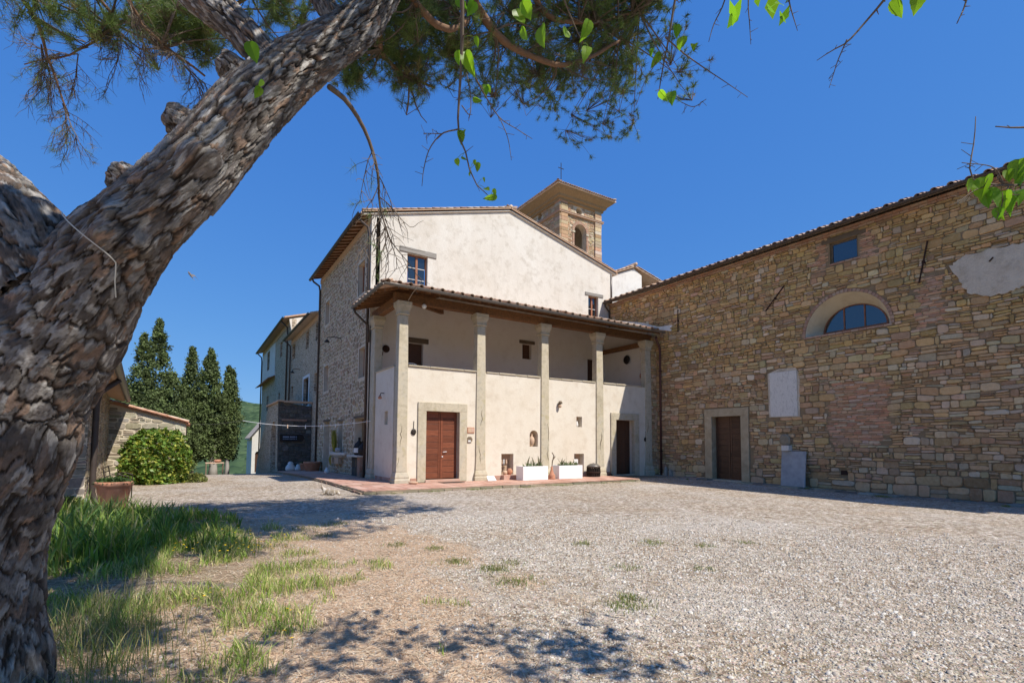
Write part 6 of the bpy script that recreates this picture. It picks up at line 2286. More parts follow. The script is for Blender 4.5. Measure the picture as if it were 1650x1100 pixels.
LEAVES=[(1.141,1.756,3.441,0.108),(1.163,1.740,3.474,0.081),(1.162,1.748,3.371,0.086),(1.199,1.669,3.321,0.121),(1.310,1.654,3.375,0.092),(1.351,1.570,3.348,0.095),(1.357,1.573,3.256,0.116),(1.074,2.096,3.427,0.120),(1.098,2.073,3.535,0.072),(1.042,2.148,3.477,0.073),(1.012,2.058,3.680,0.088),(1.045,2.039,3.651,0.082),(1.207,2.192,3.400,0.083),(1.181,2.211,3.361,0.064),(1.228,2.177,3.412,0.064),(1.070,2.180,3.103,0.074),(1.085,2.169,3.128,0.055),(1.062,2.194,2.981,0.049),(1.090,2.175,3.003,0.043),(1.148,2.141,2.957,0.049),(1.134,2.149,2.981,0.037),(1.118,2.163,2.926,0.043),(1.176,2.128,2.896,0.037),(1.191,2.122,2.850,0.055),(1.203,2.117,2.811,0.080),(1.223,2.103,2.835,0.043),(2.021,1.678,3.373,0.089),(1.988,1.698,3.383,0.076),(2.074,1.854,3.759,0.069),(2.110,1.833,3.735,0.075),(2.186,1.775,3.873,0.075),(2.206,1.768,3.805,0.069),(2.091,1.847,3.708,0.075),(2.296,1.823,3.890,0.078),(2.351,1.789,3.873,0.071),(0.221,3.142,3.823,0.121),(0.248,3.141,3.593,0.092),(0.264,3.127,3.646,0.071),(2.706,0.930,3.629,0.098),(2.773,0.885,3.658,0.115),(2.423,0.627,2.567,0.069),(2.452,0.609,2.551,0.120),(2.483,0.592,2.521,0.101),(2.522,0.568,2.505,0.097),(2.573,0.560,2.503,0.093),(2.584,0.544,2.631,0.102),(2.556,0.564,2.608,0.079),(2.464,0.605,2.512,0.069),(2.588,0.548,2.538,0.084),(2.501,0.585,2.459,0.055),(2.515,0.577,2.448,0.051),(2.601,0.536,2.597,0.088),(2.403,0.639,2.562,0.055)]
BLOBS=[(1.81, 6.31, 6.79, 0.49, 0.57, 46), (2.37, 6.44, 6.76, 0.51, 0.47, 40), (2.6, 6.14, 7.28, 0.68, 0.51, 50), (3.17, 6.14, 7.09, 0.71, 0.53, 46), (3.88, 6.11, 7.87, 0.75, 0.56, 46), (4.47, 6.13, 7.34, 0.68, 0.44, 36), (5.22, 5.96, 8.17, 0.8, 0.6, 50), (5.8, 5.85, 7.82, 0.51, 0.46, 30), (5.92, 5.82, 8.83, 0.62, 0.52, 40), (1.94, 5.75, 6.86, 0.46, 0.38, 36), (4.9, 5.89, 8.59, 0.88, 0.49, 40), (-0.22, 6.79, 6.44, 0.49449999999999994, 0.36, 61), (-0.56, 7.34, 6.76, 0.529, 0.3, 42), (-1.14, 7.37, 6.51, 0.6669999999999999, 0.36, 32), (0.67, 6.67, 7.01, 0.529, 0.39, 30), (-1.61, 7.32, 6.32, 0.4714999999999999, 0.27, 13), (1.5, 6.3, 6.32, 0.24, 0.39, 26)]
# ------------------------------------------------------------------ cypresses and hedge
def cypress(lb, x, y, spires, seed, trunk_r=.35, trunk_to=3.0):
    z0 = float(ground_z(x, y))
    t = thing('cypress_tree', lb, 'tree', (x, y, z0), 'cypresses at the edge of the yard')
    r_ = np.random.default_rng(seed)
    MB().tube([(x, y, z0 - .3), (x + .05, y, z0 + .5), (x, y, z0 + 1.5), (x, y, z0 + trunk_to)], [trunk_r * 1.5, trunk_r * 1.05, trunk_r * .9, trunk_r * .5], 12).build('trunk', M['cypress_bark'], t, smooth=True)
    cs, col = [], []
    for (sx, sy, zb, zt, rm, peak, n) in spires:
        h = zt - zb
        tt = r_.uniform(0, 1, n) ** 1.15
        prof = np.where(tt < peak, .45 + .55 * (tt / peak), ((1 - tt) / (1 - peak)) ** .75)
        ang = r_.uniform(0, 2 * math.pi, n)
        lump = .55 + .85 * fbm(np.cos(ang) * 1.8 + sx, tt * h * .9 + np.sin(ang) * 1.8 + sy, seed, 3)
        rad = rm * prof * lump * r_.uniform(.45, 1.12, n)
        cx_ = sx + rad * np.cos(ang)
        cy_ = sy + rad * np.sin(ang)
        cz_ = zb + h * tt
        k = 30
        shade = r_.uniform(.4, 1.45, n)
        for j in range(k):
            d = r_.normal(size=(n, 3)) * np.array([.13, .13, .17]) * (.6 + .5 * prof[:, None])
            cs.append(np.stack([cx_, cy_, cz_], 1) + d)
            col.append(np.array([.12, .160, .055])[None] * shade[:, None] * r_.uniform(.75, 1.25, (n, 1)))
    c = np.concatenate(cs)
    cc = np.concatenate(col)
    leaf_quads('crown', c, .085, None, t, 'cypress_leaf', seed, up=1.2, cols=cc)
    return t


cypress('broad tallest cypress behind the garden shed, leftmost of the group', -2.4, 45.2,
        [(-2.25, 45.2, .3, 10.5, 1.5, .3, 480), (-3.1, 45.0, .5, 9.3, 1.2, .35, 300), (-1.3, 44.8, .2, 6.6, 1.9, .4, 330), (-3.7, 45, .0, 5.6, 2.0, .4, 330), (-2.4, 44.4, .0, 5.2, 2.7, .45, 420), (-.6, 45.5, -.5, 4.2, 1.6, .45, 240)], 51, .4, 4)
cypress('slim cypress second from the left, beside the broad one', -.15, 46.8, [(-.15, 46.9, -.2, 8.9, 1.0, .4, 420), (-.6, 46.6, 0, 6.0, .9, .4, 160)], 52)
cypress('dense cypress third from the left, its pale trunk by the small table', 1.55, 47.0, [(1.15, 47.0, .35, 8.9, 1.35, .35, 620), (.7, 46.7, .8, 5.5, 1.1, .4, 200)], 53, .27, 4)
cypress('narrow double-tipped cypress, rightmost of the group', 2.55, 47.6, [(2.75, 47.8, .3, 7.5, .75, .45, 330), (2.45, 47.7, .2, 7.7, .6, .4, 230), (2.2, 47.5, .5, 4.5, .9, .4, 150)], 54, .15, 3)


def hedge():
    t = thing('laurel_hedge', 'clipped bright green hedge in front of the sunlit shed wall', 'hedge', (-1.1, 25.4, -.25))
    r_ = np.random.default_rng(61)
    n = 9000
    a = r_.uniform(0, 2 * math.pi, n)
    zt = r_.uniform(0, 1, n)
    ex = 1 / (np.abs(np.cos(a)) ** 2.6 + np.abs(np.sin(a)) ** 2.6) ** (1 / 2.6) * np.clip(.78 + .55 * zt, 0, 1)
    top = (1 - np.clip(zt - .55, 0, 1) ** 2 * 2.6)
    lump = .5 + .95 * fbm(np.cos(a) * 3.2 + 5, zt * 5 + np.sin(a) * 3.2, 8, 3)
    rad = r_.uniform(.45, 1.0, n) ** .35 * ex * top * lump
    c = np.stack([-1.12 + 1.12 * rad * np.cos(a), 25.5 + .85 * rad * np.sin(a), -.28 + 2.15 * zt * (.80 + .26 * lump)], 1)
    k = r_.uniform(.55, 1.35, (n, 1))
    cols = np.where(r_.random((n, 1)) < .3, np.array([[.42, .44, .09]]), np.array([[.15, .25, .045]])) * k
    leaf_quads('foliage', c, .085, None, t, 'hedge_leaf', 62, cols=cols)
    for i in range(9):
        MB().tube([(-1.9 + i * .2, 25.5, -.4), (-2 + i * .22, 25.4 + .1 * math.sin(i), .6), (-2.1 + i * .25, 25.5, 1.4)], [.03, .02, .008], 5).build('stem', M['twig'], t)


hedge()
for (x, y, s, lb) in ((.25, 25.9, .45, 'low grey-green bush at the right foot of the hedge'), (-2.5, 16.75, .35, 'yellowish clump of weeds at the foot of the outbuilding corner')):
    r_ = np.random.default_rng(int(x * 10) + 99)
    n = 900
    p = r_.normal(size=(n, 3))
    p /= np.linalg.norm(p, axis=1)[:, None]
    p *= r_.uniform(.3, 1, (n, 1)) ** .4 * s
    p[:, 2] = np.abs(p[:, 2]) * .9
    o = leaf_quads('low_bush', p + np.array([x, y, float(ground_z(x, y))]), .05, (.16, .18, .05), None, 'hedge_leaf', 5, origin=(x, y, float(ground_z(x, y))))
    tag(o, lb, 'bush')

# ------------------------------------------------------------------ grass, flowers, litter, pebbles
def blades(name, pos, h, w, lean, col, seed, mname='grass_blade'):
    r_ = np.random.default_rng(seed)
    n = len(pos)
    an = r_.uniform(0, 2 * math.pi, n)
    d = np.stack([np.cos(an), np.sin(an), np.zeros(n)], 1)
    fa = an + r_.uniform(-.9, .9, n) + math.pi / 2
    s = np.stack([np.cos(fa), np.sin(fa), np.zeros(n)], 1)
    h, w, lean = (np.broadcast_to(np.asarray(q, float), (n,))[:, None] for q in (h, w, lean))
    up = np.array([[0, 0, 1.0]])
    V = []
    for t, wd in ((0, .8), (.4, 1.0), (.75, .7)):
        c = pos + up * h * (t - .25 * lean * t * t) + d * h * lean * t * t
        V += [c - s * w * wd, c + s * w * wd]
    V.append(pos + up * h * (1 - .25 * lean) + d * h * lean * 1.05)
    v = np.stack(V, 1).reshape(-1, 3)
    i = np.arange(n)[:, None] * 7
    f = np.concatenate([i + np.array([[0, 1, 3]]), i + np.array([[0, 3, 2]]), i + np.array([[2, 3, 5]]), i + np.array([[2, 5, 4]]), i + np.array([[4, 5, 6]])], 0)
    cc = np.repeat(col, 7, 0)
    o = add_obj(name, np_mesh(name, v, f, cc), M[mname])
    o['kind'] = 'stuff'
    return o


def on_ground(x, y):
    return np.stack([x, y, ground_z(x, y)], 1)


r_ = np.random.default_rng(71)
# long iris leaves and tall grass in the bed
n = 12000
x, y = r_.uniform(-3.4, 1.2, n), r_.uniform(8.0, 14.2, n)
keep = (fbm(x * 2.4, y * 2.4, 14, 3) > .43 + .22 * np.clip((x + .6) / 1.5, 0, 1)) & (x < .9 - .0 * y) & ~((x < -1.2) & (y > 13.6)) & (y < 13.9 - np.clip(x, 0, 2))
p = on_ground(x[keep], y[keep])
m_ = len(p)
k = r_.uniform(.6, 1.3, (m_, 1))
col = np.where(r_.random((m_, 1)) < .16, np.array([[.46, .42, .18]]), np.where(r_.random((m_, 1)) < .65, np.array([[.25, .35, .06]]), np.array([[.15, .25, .07]]))) * k
tall = np.clip(1.1 - (p[:, 0] + 1.5) * .28, .45, 1.1) * np.clip((13.9 - np.clip(p[:, 0], 0, 2) - p[:, 1]) * .8 + .45, .45, 1) * np.clip((p[:, 1] - 8.0) * .9 + .35, .35, 1)
blades('tall_grass', p, r_.uniform(.18, .62, m_) * tall * (.55 + .9 * fbm(p[:, 0] * 2.1, p[:, 1] * 2.1, 19, 2)), np.where(r_.random(m_) < .45, r_.uniform(.011, .021, m_), r_.uniform(.003, .008, m_)), r_.uniform(.05, .75, m_), col, 72)
# meadow grass
n = 52000
x, y = r_.uniform(-2.6, 2.9, n), r_.uniform(3.0, 11.5, n)
dens = fbm(x * 2.2, y * 2.2, 33, 3)
lim = .49 + .17 * np.clip((x - .3) / 1.8, 0, 1) + .06 * np.clip((6.2 - y) / 2, 0, 1) - .16 * np.clip((y - 7.6) / 2, 0, 1) * (x < 1.0)
keep = (dens > lim) & (x < 2.3 + .3 * np.sin(y * 3)) & (np.hypot(x + 1.12, y - 4.65) > .5)
p = on_ground(x[keep], y[keep])
m_ = len(p)
lush = np.clip((dens[keep] - lim[keep]) * 7, 0, 1)
k = r_.uniform(.6, 1.35, (m_, 1))
dry = r_.random((m_, 1)) < (.58 - .32 * lush[:, None])
col = np.where(dry, np.array([[.62, .54, .27]]), np.array([[.26, .36, .075]])) * k
blades('meadow_grass', p, r_.uniform(.04, .16, m_) * (.45 + 1.1 * lush), r_.uniform(.002, .0052, m_), r_.uniform(.1, 1.0, m_), col, 73)
# wispy stalks by the trunk
n = 1500
x, y = r_.normal(-.62, .35, n), r_.normal(5.1, .75, n)
p = on_ground(x, y)
keep = np.hypot(p[:, 0] + 1.12, p[:, 1] - 4.65) > .52
p = p[keep]
m_ = len(p)
col = np.where(r_.random((m_, 1)) < .5, np.array([[.45, .38, .18]]), np.array([[.17, .24, .075]])) * r_.uniform(.6, 1.3, (m_, 1))
blades('wispy_grass', p, r_.uniform(.12, .42, m_), r_.uniform(.0015, .004, m_), r_.uniform(.1, .7, m_), col, 74)
# little tufts in the gravel and along the walls
tuft = [(3.28, 6.66, .22, 200), (3.54, 6.0, .25, 220), (3.45, 5.33, .3, 260), (4.0, 4.0, .3, 220), (4.2, 4.15, .15, 120), (5.8, 6.84, .22, 120), (6.84, 6.24, .3, 150), (2.96, 8.23, .2, 120), (3.4, 7.68, .18, 120), (1.9, 10.6, .5, 260), (2.6, 10.9, .4, 180), (1.15, 9.0, .3, 160), (2.1, 9.7, .25, 110),
        (1.5, 7.6, .22, 160), (2.2, 7.2, .14, 60), (7.4, 5.6, .22, 80), (8.3, 5.4, .18, 70), (21.3, 11.1, .16, 160), (20.9, 8.3, .25, 200), (20.7, 5.0, .12, 90), (20.9, 16.7, .1, 60), (9.1, 16.62, .5, 150), (11.2, 16.65, .6, 200), (13.0, 16.6, .5, 140), (15.2, 16.7, .4, 80), (18.0, 17.9, .22, 110), (7.3, 16.6, .4, 110), (5.9, 16.6, .3, 60), (3.9, 6.2, .2, 90), (5.2, 5.2, .25, 90), (6.1, 4.6, .2, 60)]
P_, H_ = [], []
for (tx, ty, s, n) in tuft:
    a = r_.normal(tx, s * .5, n)
    b = r_.normal(ty, s * .22 if ty > 16 else s * .45, n)
    P_.append(on_ground(a, b))
    H_.append(r_.uniform(.025, .075, n) * (1.4 if tx > 20 else 1))
p = np.concatenate(P_)
m_ = len(p)
col = np.where(r_.random((m_, 1)) < .35, np.array([[.34, .32, .13]]), np.array([[.16, .21, .06]])) * r_.uniform(.6, 1.3, (m_, 1))
blades('gravel_tufts', p, np.concatenate(H_), .004, r_.uniform(.2, .9, m_), col, 75)


def flowers():
    spots = [(-.05, 8.6, 16, .5), (.75, 8.3, 26, .55), (1.0, 8.9, 10, .4), (-.75, 8.9, 6, .3), (-1.2, 8.0, 5, .2), (.2, 6.1, 5, .12), (.85, 5.2, 2, .1), (.75, 4.6, 2, .1), (.3, 9.6, 8, .6), (.9, 10.0, 5, .4)]
    mb, st = MB(), MB()
    q = random.Random(5)
    for sx, sy, n, s in spots:
        for i in range(n):
            x, y = q.gauss(sx, s * .5), q.gauss(sy, s * .4)
            z = float(ground_z(x, y))
            h = q.uniform(.10, .24)
            a = q.uniform(0, 6)
            rr = q.uniform(.013, .021)
            tz = [q.uniform(-.25, .25), q.uniform(-.4, .1)]
            ring = [(x + rr * (1 if k % 2 else .62) * math.cos(a + k * math.pi / 7), y + rr * (1 if k % 2 else .62) * math.sin(a + k * math.pi / 7), z + h + tz[0] * rr * math.cos(a + k * math.pi / 7) + tz[1] * rr * math.sin(a + k * math.pi / 7)) for k in range(14)]
            mb.add(ring + [(x, y, z + h + .006)], [(k, (k + 1) % 14, 14) for k in range(14)], (.80, .52, .02))
            st.tube([(x, y, z), (x + .01, y, z + h * .6), (x, y, z + h)], .0018, 4, (.16, .22, .06))
    o = mb.build('yellow_flowers', M['flower'])
    o['kind'] = 'stuff'
    o = st.build('flower_stems', M['grass_blade'])
    o['kind'] = 'stuff'


flowers()
# pine needles and straw lying on the bare patch
n = 60000
x, y = r_.uniform(-1.6, 5.2, n), r_.uniform(2.4, 10.5, n)
keep = (soil_mask(x, y) > r_.uniform(.15, .9, n))
x, y = x[keep], y[keep]
m_ = len(x)
p = on_ground(x, y) + np.array([0, 0, .006])
a = r_.uniform(0, math.pi, m_)
L_ = r_.uniform(.03, .085, (m_, 1))
d = np.stack([np.cos(a), np.sin(a), r_.normal(0, .12, m_)], 1) * L_
s = np.stack([-np.sin(a), np.cos(a), np.zeros(m_)], 1) * r_.uniform(.0012, .0026, (m_, 1))
v = np.stack([p - d - s, p - d + s, p + d + s, p + d - s], 1)
v[:, :, 2] = np.maximum(v[:, :, 2], p[:, None, 2] - .003) + r_.uniform(0, .012, (m_, 1))
col = np.where(r_.random((m_, 1)) < .5, np.array([[.52, .35, .22]]), np.array([[.70, .57, .40]])) * r_.uniform(.55, 1.2, (m_, 1))
o = add_obj('fallen_needles', np_mesh('fallen_needles', v.reshape(-1, 3), np.arange(m_ * 4).reshape(-1, 4), np.repeat(col, 4, 0)), M['litter'])
o['kind'] = 'stuff'


def pebbles():
    n = 225000
    ang = np.random.default_rng(80)
    # polar wedge in front of the camera
    th = ang.uniform(math.radians(-50), math.radians(50), n)
    rr = np.sqrt(ang.uniform(2.2 ** 2, 13.5 ** 2, n))
    fx, fy = .534, .845
    x = rr * (fx * np.cos(th) + fy * np.sin(th))
    y = rr * (fy * np.cos(th) - fx * np.sin(th))
    pr = (1 - .80 * soil_mask(x, y)) * np.clip(1.5 - rr / 9.0, .02, 1)
    bed = np.exp(-(((x + .9) / 2.0) ** 4 + ((y - 10.6) / 4.3) ** 4))
    keep = (ang.random(n) < pr * (1 - bed)) & (x > -.6)
    x, y, rr = x[keep], y[keep], rr[keep]
    m_ = len(x)
    base = np.array([[-1, -1, -1], [1, -1, -1], [1, 1, -1], [-1, 1, -1], [-.7, -.7, 1], [.7, -.7, 1], [.7, .7, 1], [-.7, .7, 1]], float)
    v = base[None] * (1 + ang.uniform(-.35, .35, (m_, 8, 3)))
    size = np.clip(ang.lognormal(math.log(.0062), .40, m_), .003, .018) * (1 + np.clip(rr - 5, 0, 6) * .05)
    v = v * np.stack([size * ang.uniform(.8, 1.5, m_), size * ang.uniform(.7, 1.1, m_), size * ang.uniform(.35, .75, m_)], 1)[:, None]
    a = ang.uniform(0, 2 * math.pi, m_)
    ca, sa = np.cos(a)[:, None], np.sin(a)[:, None]
    tx, ty = ang.normal(0, .25, (m_, 1)), ang.normal(0, .25, (m_, 1))
    X = v[:, :, 0] * ca - v[:, :, 1] * sa
    Y = v[:, :, 0] * sa + v[:, :, 1] * ca
    Z = v[:, :, 2] + X * tx + Y * ty
    gz = ground_z(x, y)
    V = np.stack([X + x[:, None], Y + y[:, None], Z + gz[:, None] + size[:, None] * .25], -1).reshape(-1, 3)
    q = np.array([[4, 5, 6, 7], [0, 1, 5, 4], [1, 2, 6, 5], [2, 3, 7, 6], [3, 0, 4, 7]])
    f = (np.arange(m_)[:, None, None] * 8 + q[None]).reshape(-1, 4)
    pal = np.array([[.54, .50, .435], [.47, .425, .36], [.40, .345, .275], [.60, .565, .51], [.45, .365, .275], [.33, .295, .25], [.52, .45, .37]])
    c = pal[ang.integers(0, len(pal), m_)] * ang.uniform(.85, 1.15, (m_, 1))
    o = add_obj('gravel', np_mesh('gravel', V, f, np.repeat(c, 8, 0)), M['pebble'])
    o['kind'] = 'stuff'


pebbles()

# ------------------------------------------------------------------ the leaning pine
def catmull(P, n):
    P = np.asarray(P, float)
    d = np.r_[0, np.cumsum(np.linalg.norm(np.diff(P[:, :3], axis=0), axis=1))]
    t = np.linspace(0, d[-1], n)
    Q = np.vstack([2 * P[0] - P[1], P, 2 * P[-1] - P[-2]])
    i = np.clip(np.searchsorted(d, t, 'right') - 1, 0, len(P) - 2)
    u = ((t - d[i]) / (d[i + 1] - d[i]))[:, None]
    a, b, c, e = Q[i], Q[i + 1], Q[i + 2], Q[i + 3]
    return .5 * (2 * b + (c - a) * u + (2 * a - 5 * b + 4 * c - e) * u ** 2 + (3 * b - a - 3 * c + e) * u ** 3), t


def frames(C):
    T = np.gradient(C, axis=0)
    T /= np.linalg.norm(T, axis=1)[:, None]
    N = np.zeros_like(C)
    s = np.cross(T[0], [0, 0, 1.0]) if abs(T[0][2]) < .9 else np.cross(T[0], [1.0, 0, 0])
    for i in range(len(C)):
        s = s - T[i] * (s @ T[i])
        s /= np.linalg.norm(s)
        N[i] = s
    return T, N, np.cross(T, N)


def voro2(a, b, nb, seed):
    """cells on (a, b), periodic with nb cells in b: edge distance, random value per cell, offset from the cell's seed"""
    ia, ib = np.floor(a).astype(np.int64), np.floor(b).astype(np.int64)
    f1 = np.full(a.shape, 9.0)
    f2 = np.full(a.shape, 9.0)
    rid = np.zeros(a.shape)
    oa = np.zeros(a.shape)

    def hsh(p, q, k):
        n = (p * 374761393 + q * 668265263 + (seed * 31 + k) * 1274126177) & 0x7fffffff
        n = ((n ^ (n >> 13)) * 1274126177) & 0x7fffffff
        return ((n ^ (n >> 16)) & 0xffff) / 65535.0
    for da in (-1, 0, 1):
        for db in (-1, 0, 1):
            ca, cb = ia + da, ib + db
            cm = np.mod(cb, nb)
            pa, pb = ca + .1 + .8 * hsh(ca, cm, 1), cb + .1 + .8 * hsh(ca, cm, 2)
            d = np.hypot(a - pa, b - pb)
            r3 = hsh(ca, cm, 3)
            new = d < f1
            f2 = np.where(new, f1, np.minimum(f2, d))
            rid = np.where(new, r3, rid)
            oa = np.where(new, a - pa, oa)
            f1 = np.where(new, d, f1)
    return f2 - f1, rid, oa


def bark_tube(path, ns, nt, cs, ct, depth, bumps=(), seed=1, flare=0.0):
    Q, S = catmull(path, ns)
    C, R = Q[:, :3], Q[:, 3]
    T, N, B = frames(C)
    th = np.linspace(0, 2 * math.pi, nt, endpoint=False)
    TH, SS = np.meshgrid(th, S)
    dirs = N[:, None] * np.cos(TH)[..., None] + B[:, None] * np.sin(TH)[..., None]
    lump = fbm(np.cos(TH) * 1.4 + SS * 1.1 + 7, np.sin(TH) * 1.4 + SS * .6, seed, 3) - .5
    rad = R[:, None] * (1 + .16 * lump)
    P = C[:, None] + dirs * rad[..., None]
    disp = np.zeros(TH.shape)
    for (bx, by, bz, amp, sg) in bumps:
        d2 = ((P - np.array([bx, by, bz])) ** 2).sum(-1)
        disp += amp * np.exp(-d2 / sg ** 2)
    nb = max(6, int(round(2 * math.pi * R.mean() / ct)))
    cx3, sx3 = np.cos(TH), np.sin(TH)
    wa = fbm(cx3 * 3 + SS * 2.2, sx3 * 3 - SS * 1.6, seed + 3, 3) - .5
    wb = fbm(cx3 * 3 - SS * 2.6 + 9, sx3 * 3 + SS * 2.0, seed + 5, 3) - .5
    ja = fbm(cx3 * 13 + SS * 11, sx3 * 13 - SS * 8, seed + 13, 2) - .5
    jb = fbm(cx3 * 13 - SS * 9 + 4, sx3 * 13 + SS * 10, seed + 15, 2) - .5
    a = SS / cs + wa * 1.0 + ja * .42
    b = TH / (2 * math.pi) * nb + wb * 1.0 + jb * .55
    sm = lambda x: np.clip(x, 0, 1) ** 2 * (3 - 2 * np.clip(x, 0, 1))
    e1, r1, o1 = voro2(a, b, nb, seed)                       # deep fissures between plates
    e3, r3, o3 = voro2(a * 2.2 + 2 + jb * .5, b * 2 + ja * .5, nb * 2, seed + 21)   # broken pieces of a plate
    e2, r2, o2 = voro2(a * 5 + 5, b * 4, nb * 4, seed + 9)   # thin flakes
    fis = fbm(cx3 * 4 + SS * 3, sx3 * 4 + 3, seed + 31, 2)   # fissures open and close
    wfis = .07 + .20 * np.clip((fis - .35) * 2.2, 0, 1)
    plate = sm(e1 / wfis)
    disp = disp + depth * plate * (.55 + .45 * r1) + depth * (.42 * np.floor(r3 * 4) / 4 * sm(e3 / .07) + .20 * np.floor(r2 * 3) / 3 * sm(e2 / .10)) * (.35 + .65 * plate)
    disp += depth * .12 * o3 * (r3 - .5)
    disp += .010 * (fbm(cx3 * 24 + SS * 26, sx3 * 24 + SS * 9, seed + 7, 3) - .5)
    P = C[:, None] + dirs * (rad + disp)[..., None]
    pal = np.array([[.17, .15, .13], [.25, .23, .205], [.42, .395, .36], [.31, .215, .155], [.20, .155, .125], [.32, .30, .275], [.12, .10, .085], [.24, .215, .195]])
    w = np.mod(r1 * 5.3 + r3 * 2.1 + .45 * (fbm(cx3 * 2 + SS, sx3 * 2, seed + 40, 2) - .5), 1)
    idx = np.clip((w * len(pal)).astype(int), 0, len(pal) - 1)
    col = pal[idx] * (.72 + .5 * r2[..., None])
    crack = np.clip(1.1 - e1 / wfis, 0, 1)[..., None] * .92
    crack2 = (np.clip(1 - e2 / .12, 0, 1) * .28 + np.clip(1 - e3 / .08, 0, 1) * .55)[..., None]
    k = np.clip(crack + crack2, 0, .9)
    col = col * (1 - k) + np.array([.045, .033, .026]) * k
    i = np.arange(ns - 1)[:, None] * nt
    j = np.arange(nt)[None]
    f = np.stack([i + j, i + (j + 1) % nt, i + nt + (j + 1) % nt, i + nt + j], -1).reshape(-1, 4)
    return P.reshape(-1, 3), f, col.reshape(-1, 3)


pine = thing('pine_tree', 'huge old pine leaning across the left foreground with rough plated bark', 'tree', (-1.13, 4.7, -.12))
bm_ = []
axis = catmull(MAIN, 200)[0]
for i, amp, sg in ((3, .10, .085), (4, .075, .075), (5, .06, .06), (8, .06, .07)):
    tip = np.array(STUBS[i][:3])
    j = np.argmin(((axis[:, :3] - tip) ** 2).sum(1))
    d = (tip - axis[j, :3]) / np.linalg.norm(tip - axis[j, :3])
    bm_.append((*(axis[j, :3] + d * axis[j, 3]), amp, sg))
v, f, c = bark_tube(MAIN, 660, 335, .21, .088, .028, bm_, 3)
add_obj('trunk', np_mesh('trunk', v, f, c, True), M['bark'], pine)
for nm, pth, ns, nt, se in (('limb', LIMBL, 230, 200, 13), ('limb', LIMBU, 180, 140, 23), ('limb', LIMBV, 110, 90, 33)):
    v, f, c = bark_tube(pth, ns, nt, .19, .085, .030, (), se)
    add_obj(nm, np_mesh(nm, v, f, c, True), M['bark'], pine)
for (x, y, z, r, out_) in ((STUBS[0][0], STUBS[0][1], STUBS[0][2], .085, .05), (STUBS[1][0], STUBS[1][1], STUBS[1][2], .08, .05), (STUBS[2][0], STUBS[2][1], STUBS[2][2], .085, .06), (STUBS[7][0], STUBS[7][1], STUBS[7][2], .06, .04)):
    tip = np.array([x, y, z])
    j = np.argmin(((axis[:, :3] - tip) ** 2).sum(1))
    A = axis[j, :3]
    d = (tip - A) / np.linalg.norm(tip - A)
    rr = axis[j, 3]
    e = A + d * (rr + .075 + out_)
    bend = np.array([0, 0, -.02])
    v, f, c = bark_tube([(*A, r), (*(A + d * rr * .8), r * 1.15), (*(A + d * (rr + .03)), r * 1.05), (*(e - d * .02 + bend * .5), r * .92), (*(e + d * .012 + bend), r * .45), (*(e + d * .02 + bend), .012)], 70, 90, .10, .06, .016, (), 60 + j)
    add_obj('knob', np_mesh('knob', v, f, c, True), M['bark'], pine)
spts = []
for p in catmull([(*p, 0) for p in STR], 16)[0][:, :3]:
    j = np.argmin(((axis[:, :3] - p) ** 2).sum(1))
    d = (p - axis[j, :3]) / np.linalg.norm(p - axis[j, :3])
    spts.append(tuple(axis[j, :3] + d * (axis[j, 3] * 1.04 + .055)))
MB().tube(spts, .0035, 5).build('pale_string', mat('string', lambda g: (.62, .60, .52), .8), pine)

NEED_V, NEED_C = [], []
nr = np.random.default_rng(90)
TW = MB()


def tuft_needles(p, d, n=64, L=.13, w=.0022, green=1.0):
    d = np.asarray(d, float)
    d = d / (np.linalg.norm(d) + 1e-9)
    v = nr.normal(size=(n, 3))
    v /= np.linalg.norm(v, axis=1)[:, None]
    v = v + d * .75
    v /= np.linalg.norm(v, axis=1)[:, None]
    l = L * nr.uniform(.7, 1.2, (n, 1))
    s = np.cross(v, nr.normal(size=(n, 3)))
    s /= np.linalg.norm(s, axis=1)[:, None] + 1e-9
    b = np.asarray(p) + d * nr.uniform(-.07, .03, (n, 1))
    NEED_V.append(np.stack([b - s * w, b + s * w, b + v * l], 1))
    c = np.array([.155, .225, .065]) if nr.random() < .92 * green else np.array([.24, .21, .09])
    NEED_C.append(np.repeat(c[None] * nr.uniform(.6, 1.4, (n, 1)), 3, 0))


def bez(a, b, sagv, n=5):
    a, b = np.asarray(a, float), np.asarray(b, float)
    m = (a + b) / 2 + sagv
    return [tuple((1 - t) ** 2 * a + 2 * t * (1 - t) * m + t * t * b) for t in np.linspace(0, 1, n)]


BOUGHS = [B1, B2, B3, B4, B5, B6, B7, B8]
for q in BOUGHS:
    Q, _ = catmull(q, 26)
    jit = np.cumsum(nr.normal(0, .008, (26, 3)), 0)
    MB().tube([tuple(p + j) for p, j in zip(Q[:, :3], jit)], list(np.maximum(Q[:, 3] * .78, .006)), 8).build('bough', M['bough'], pine, smooth=True)
bp = np.concatenate([catmull(q, 40)[0][8:, :3] for q in BOUGHS])
EXTRA = []
for (x, y, z, rx, rz, n) in BLOBS:
    EXTRA.append((x, y, z, rx, rx * .9, rz, int(n * 3.3), 60, .0021))
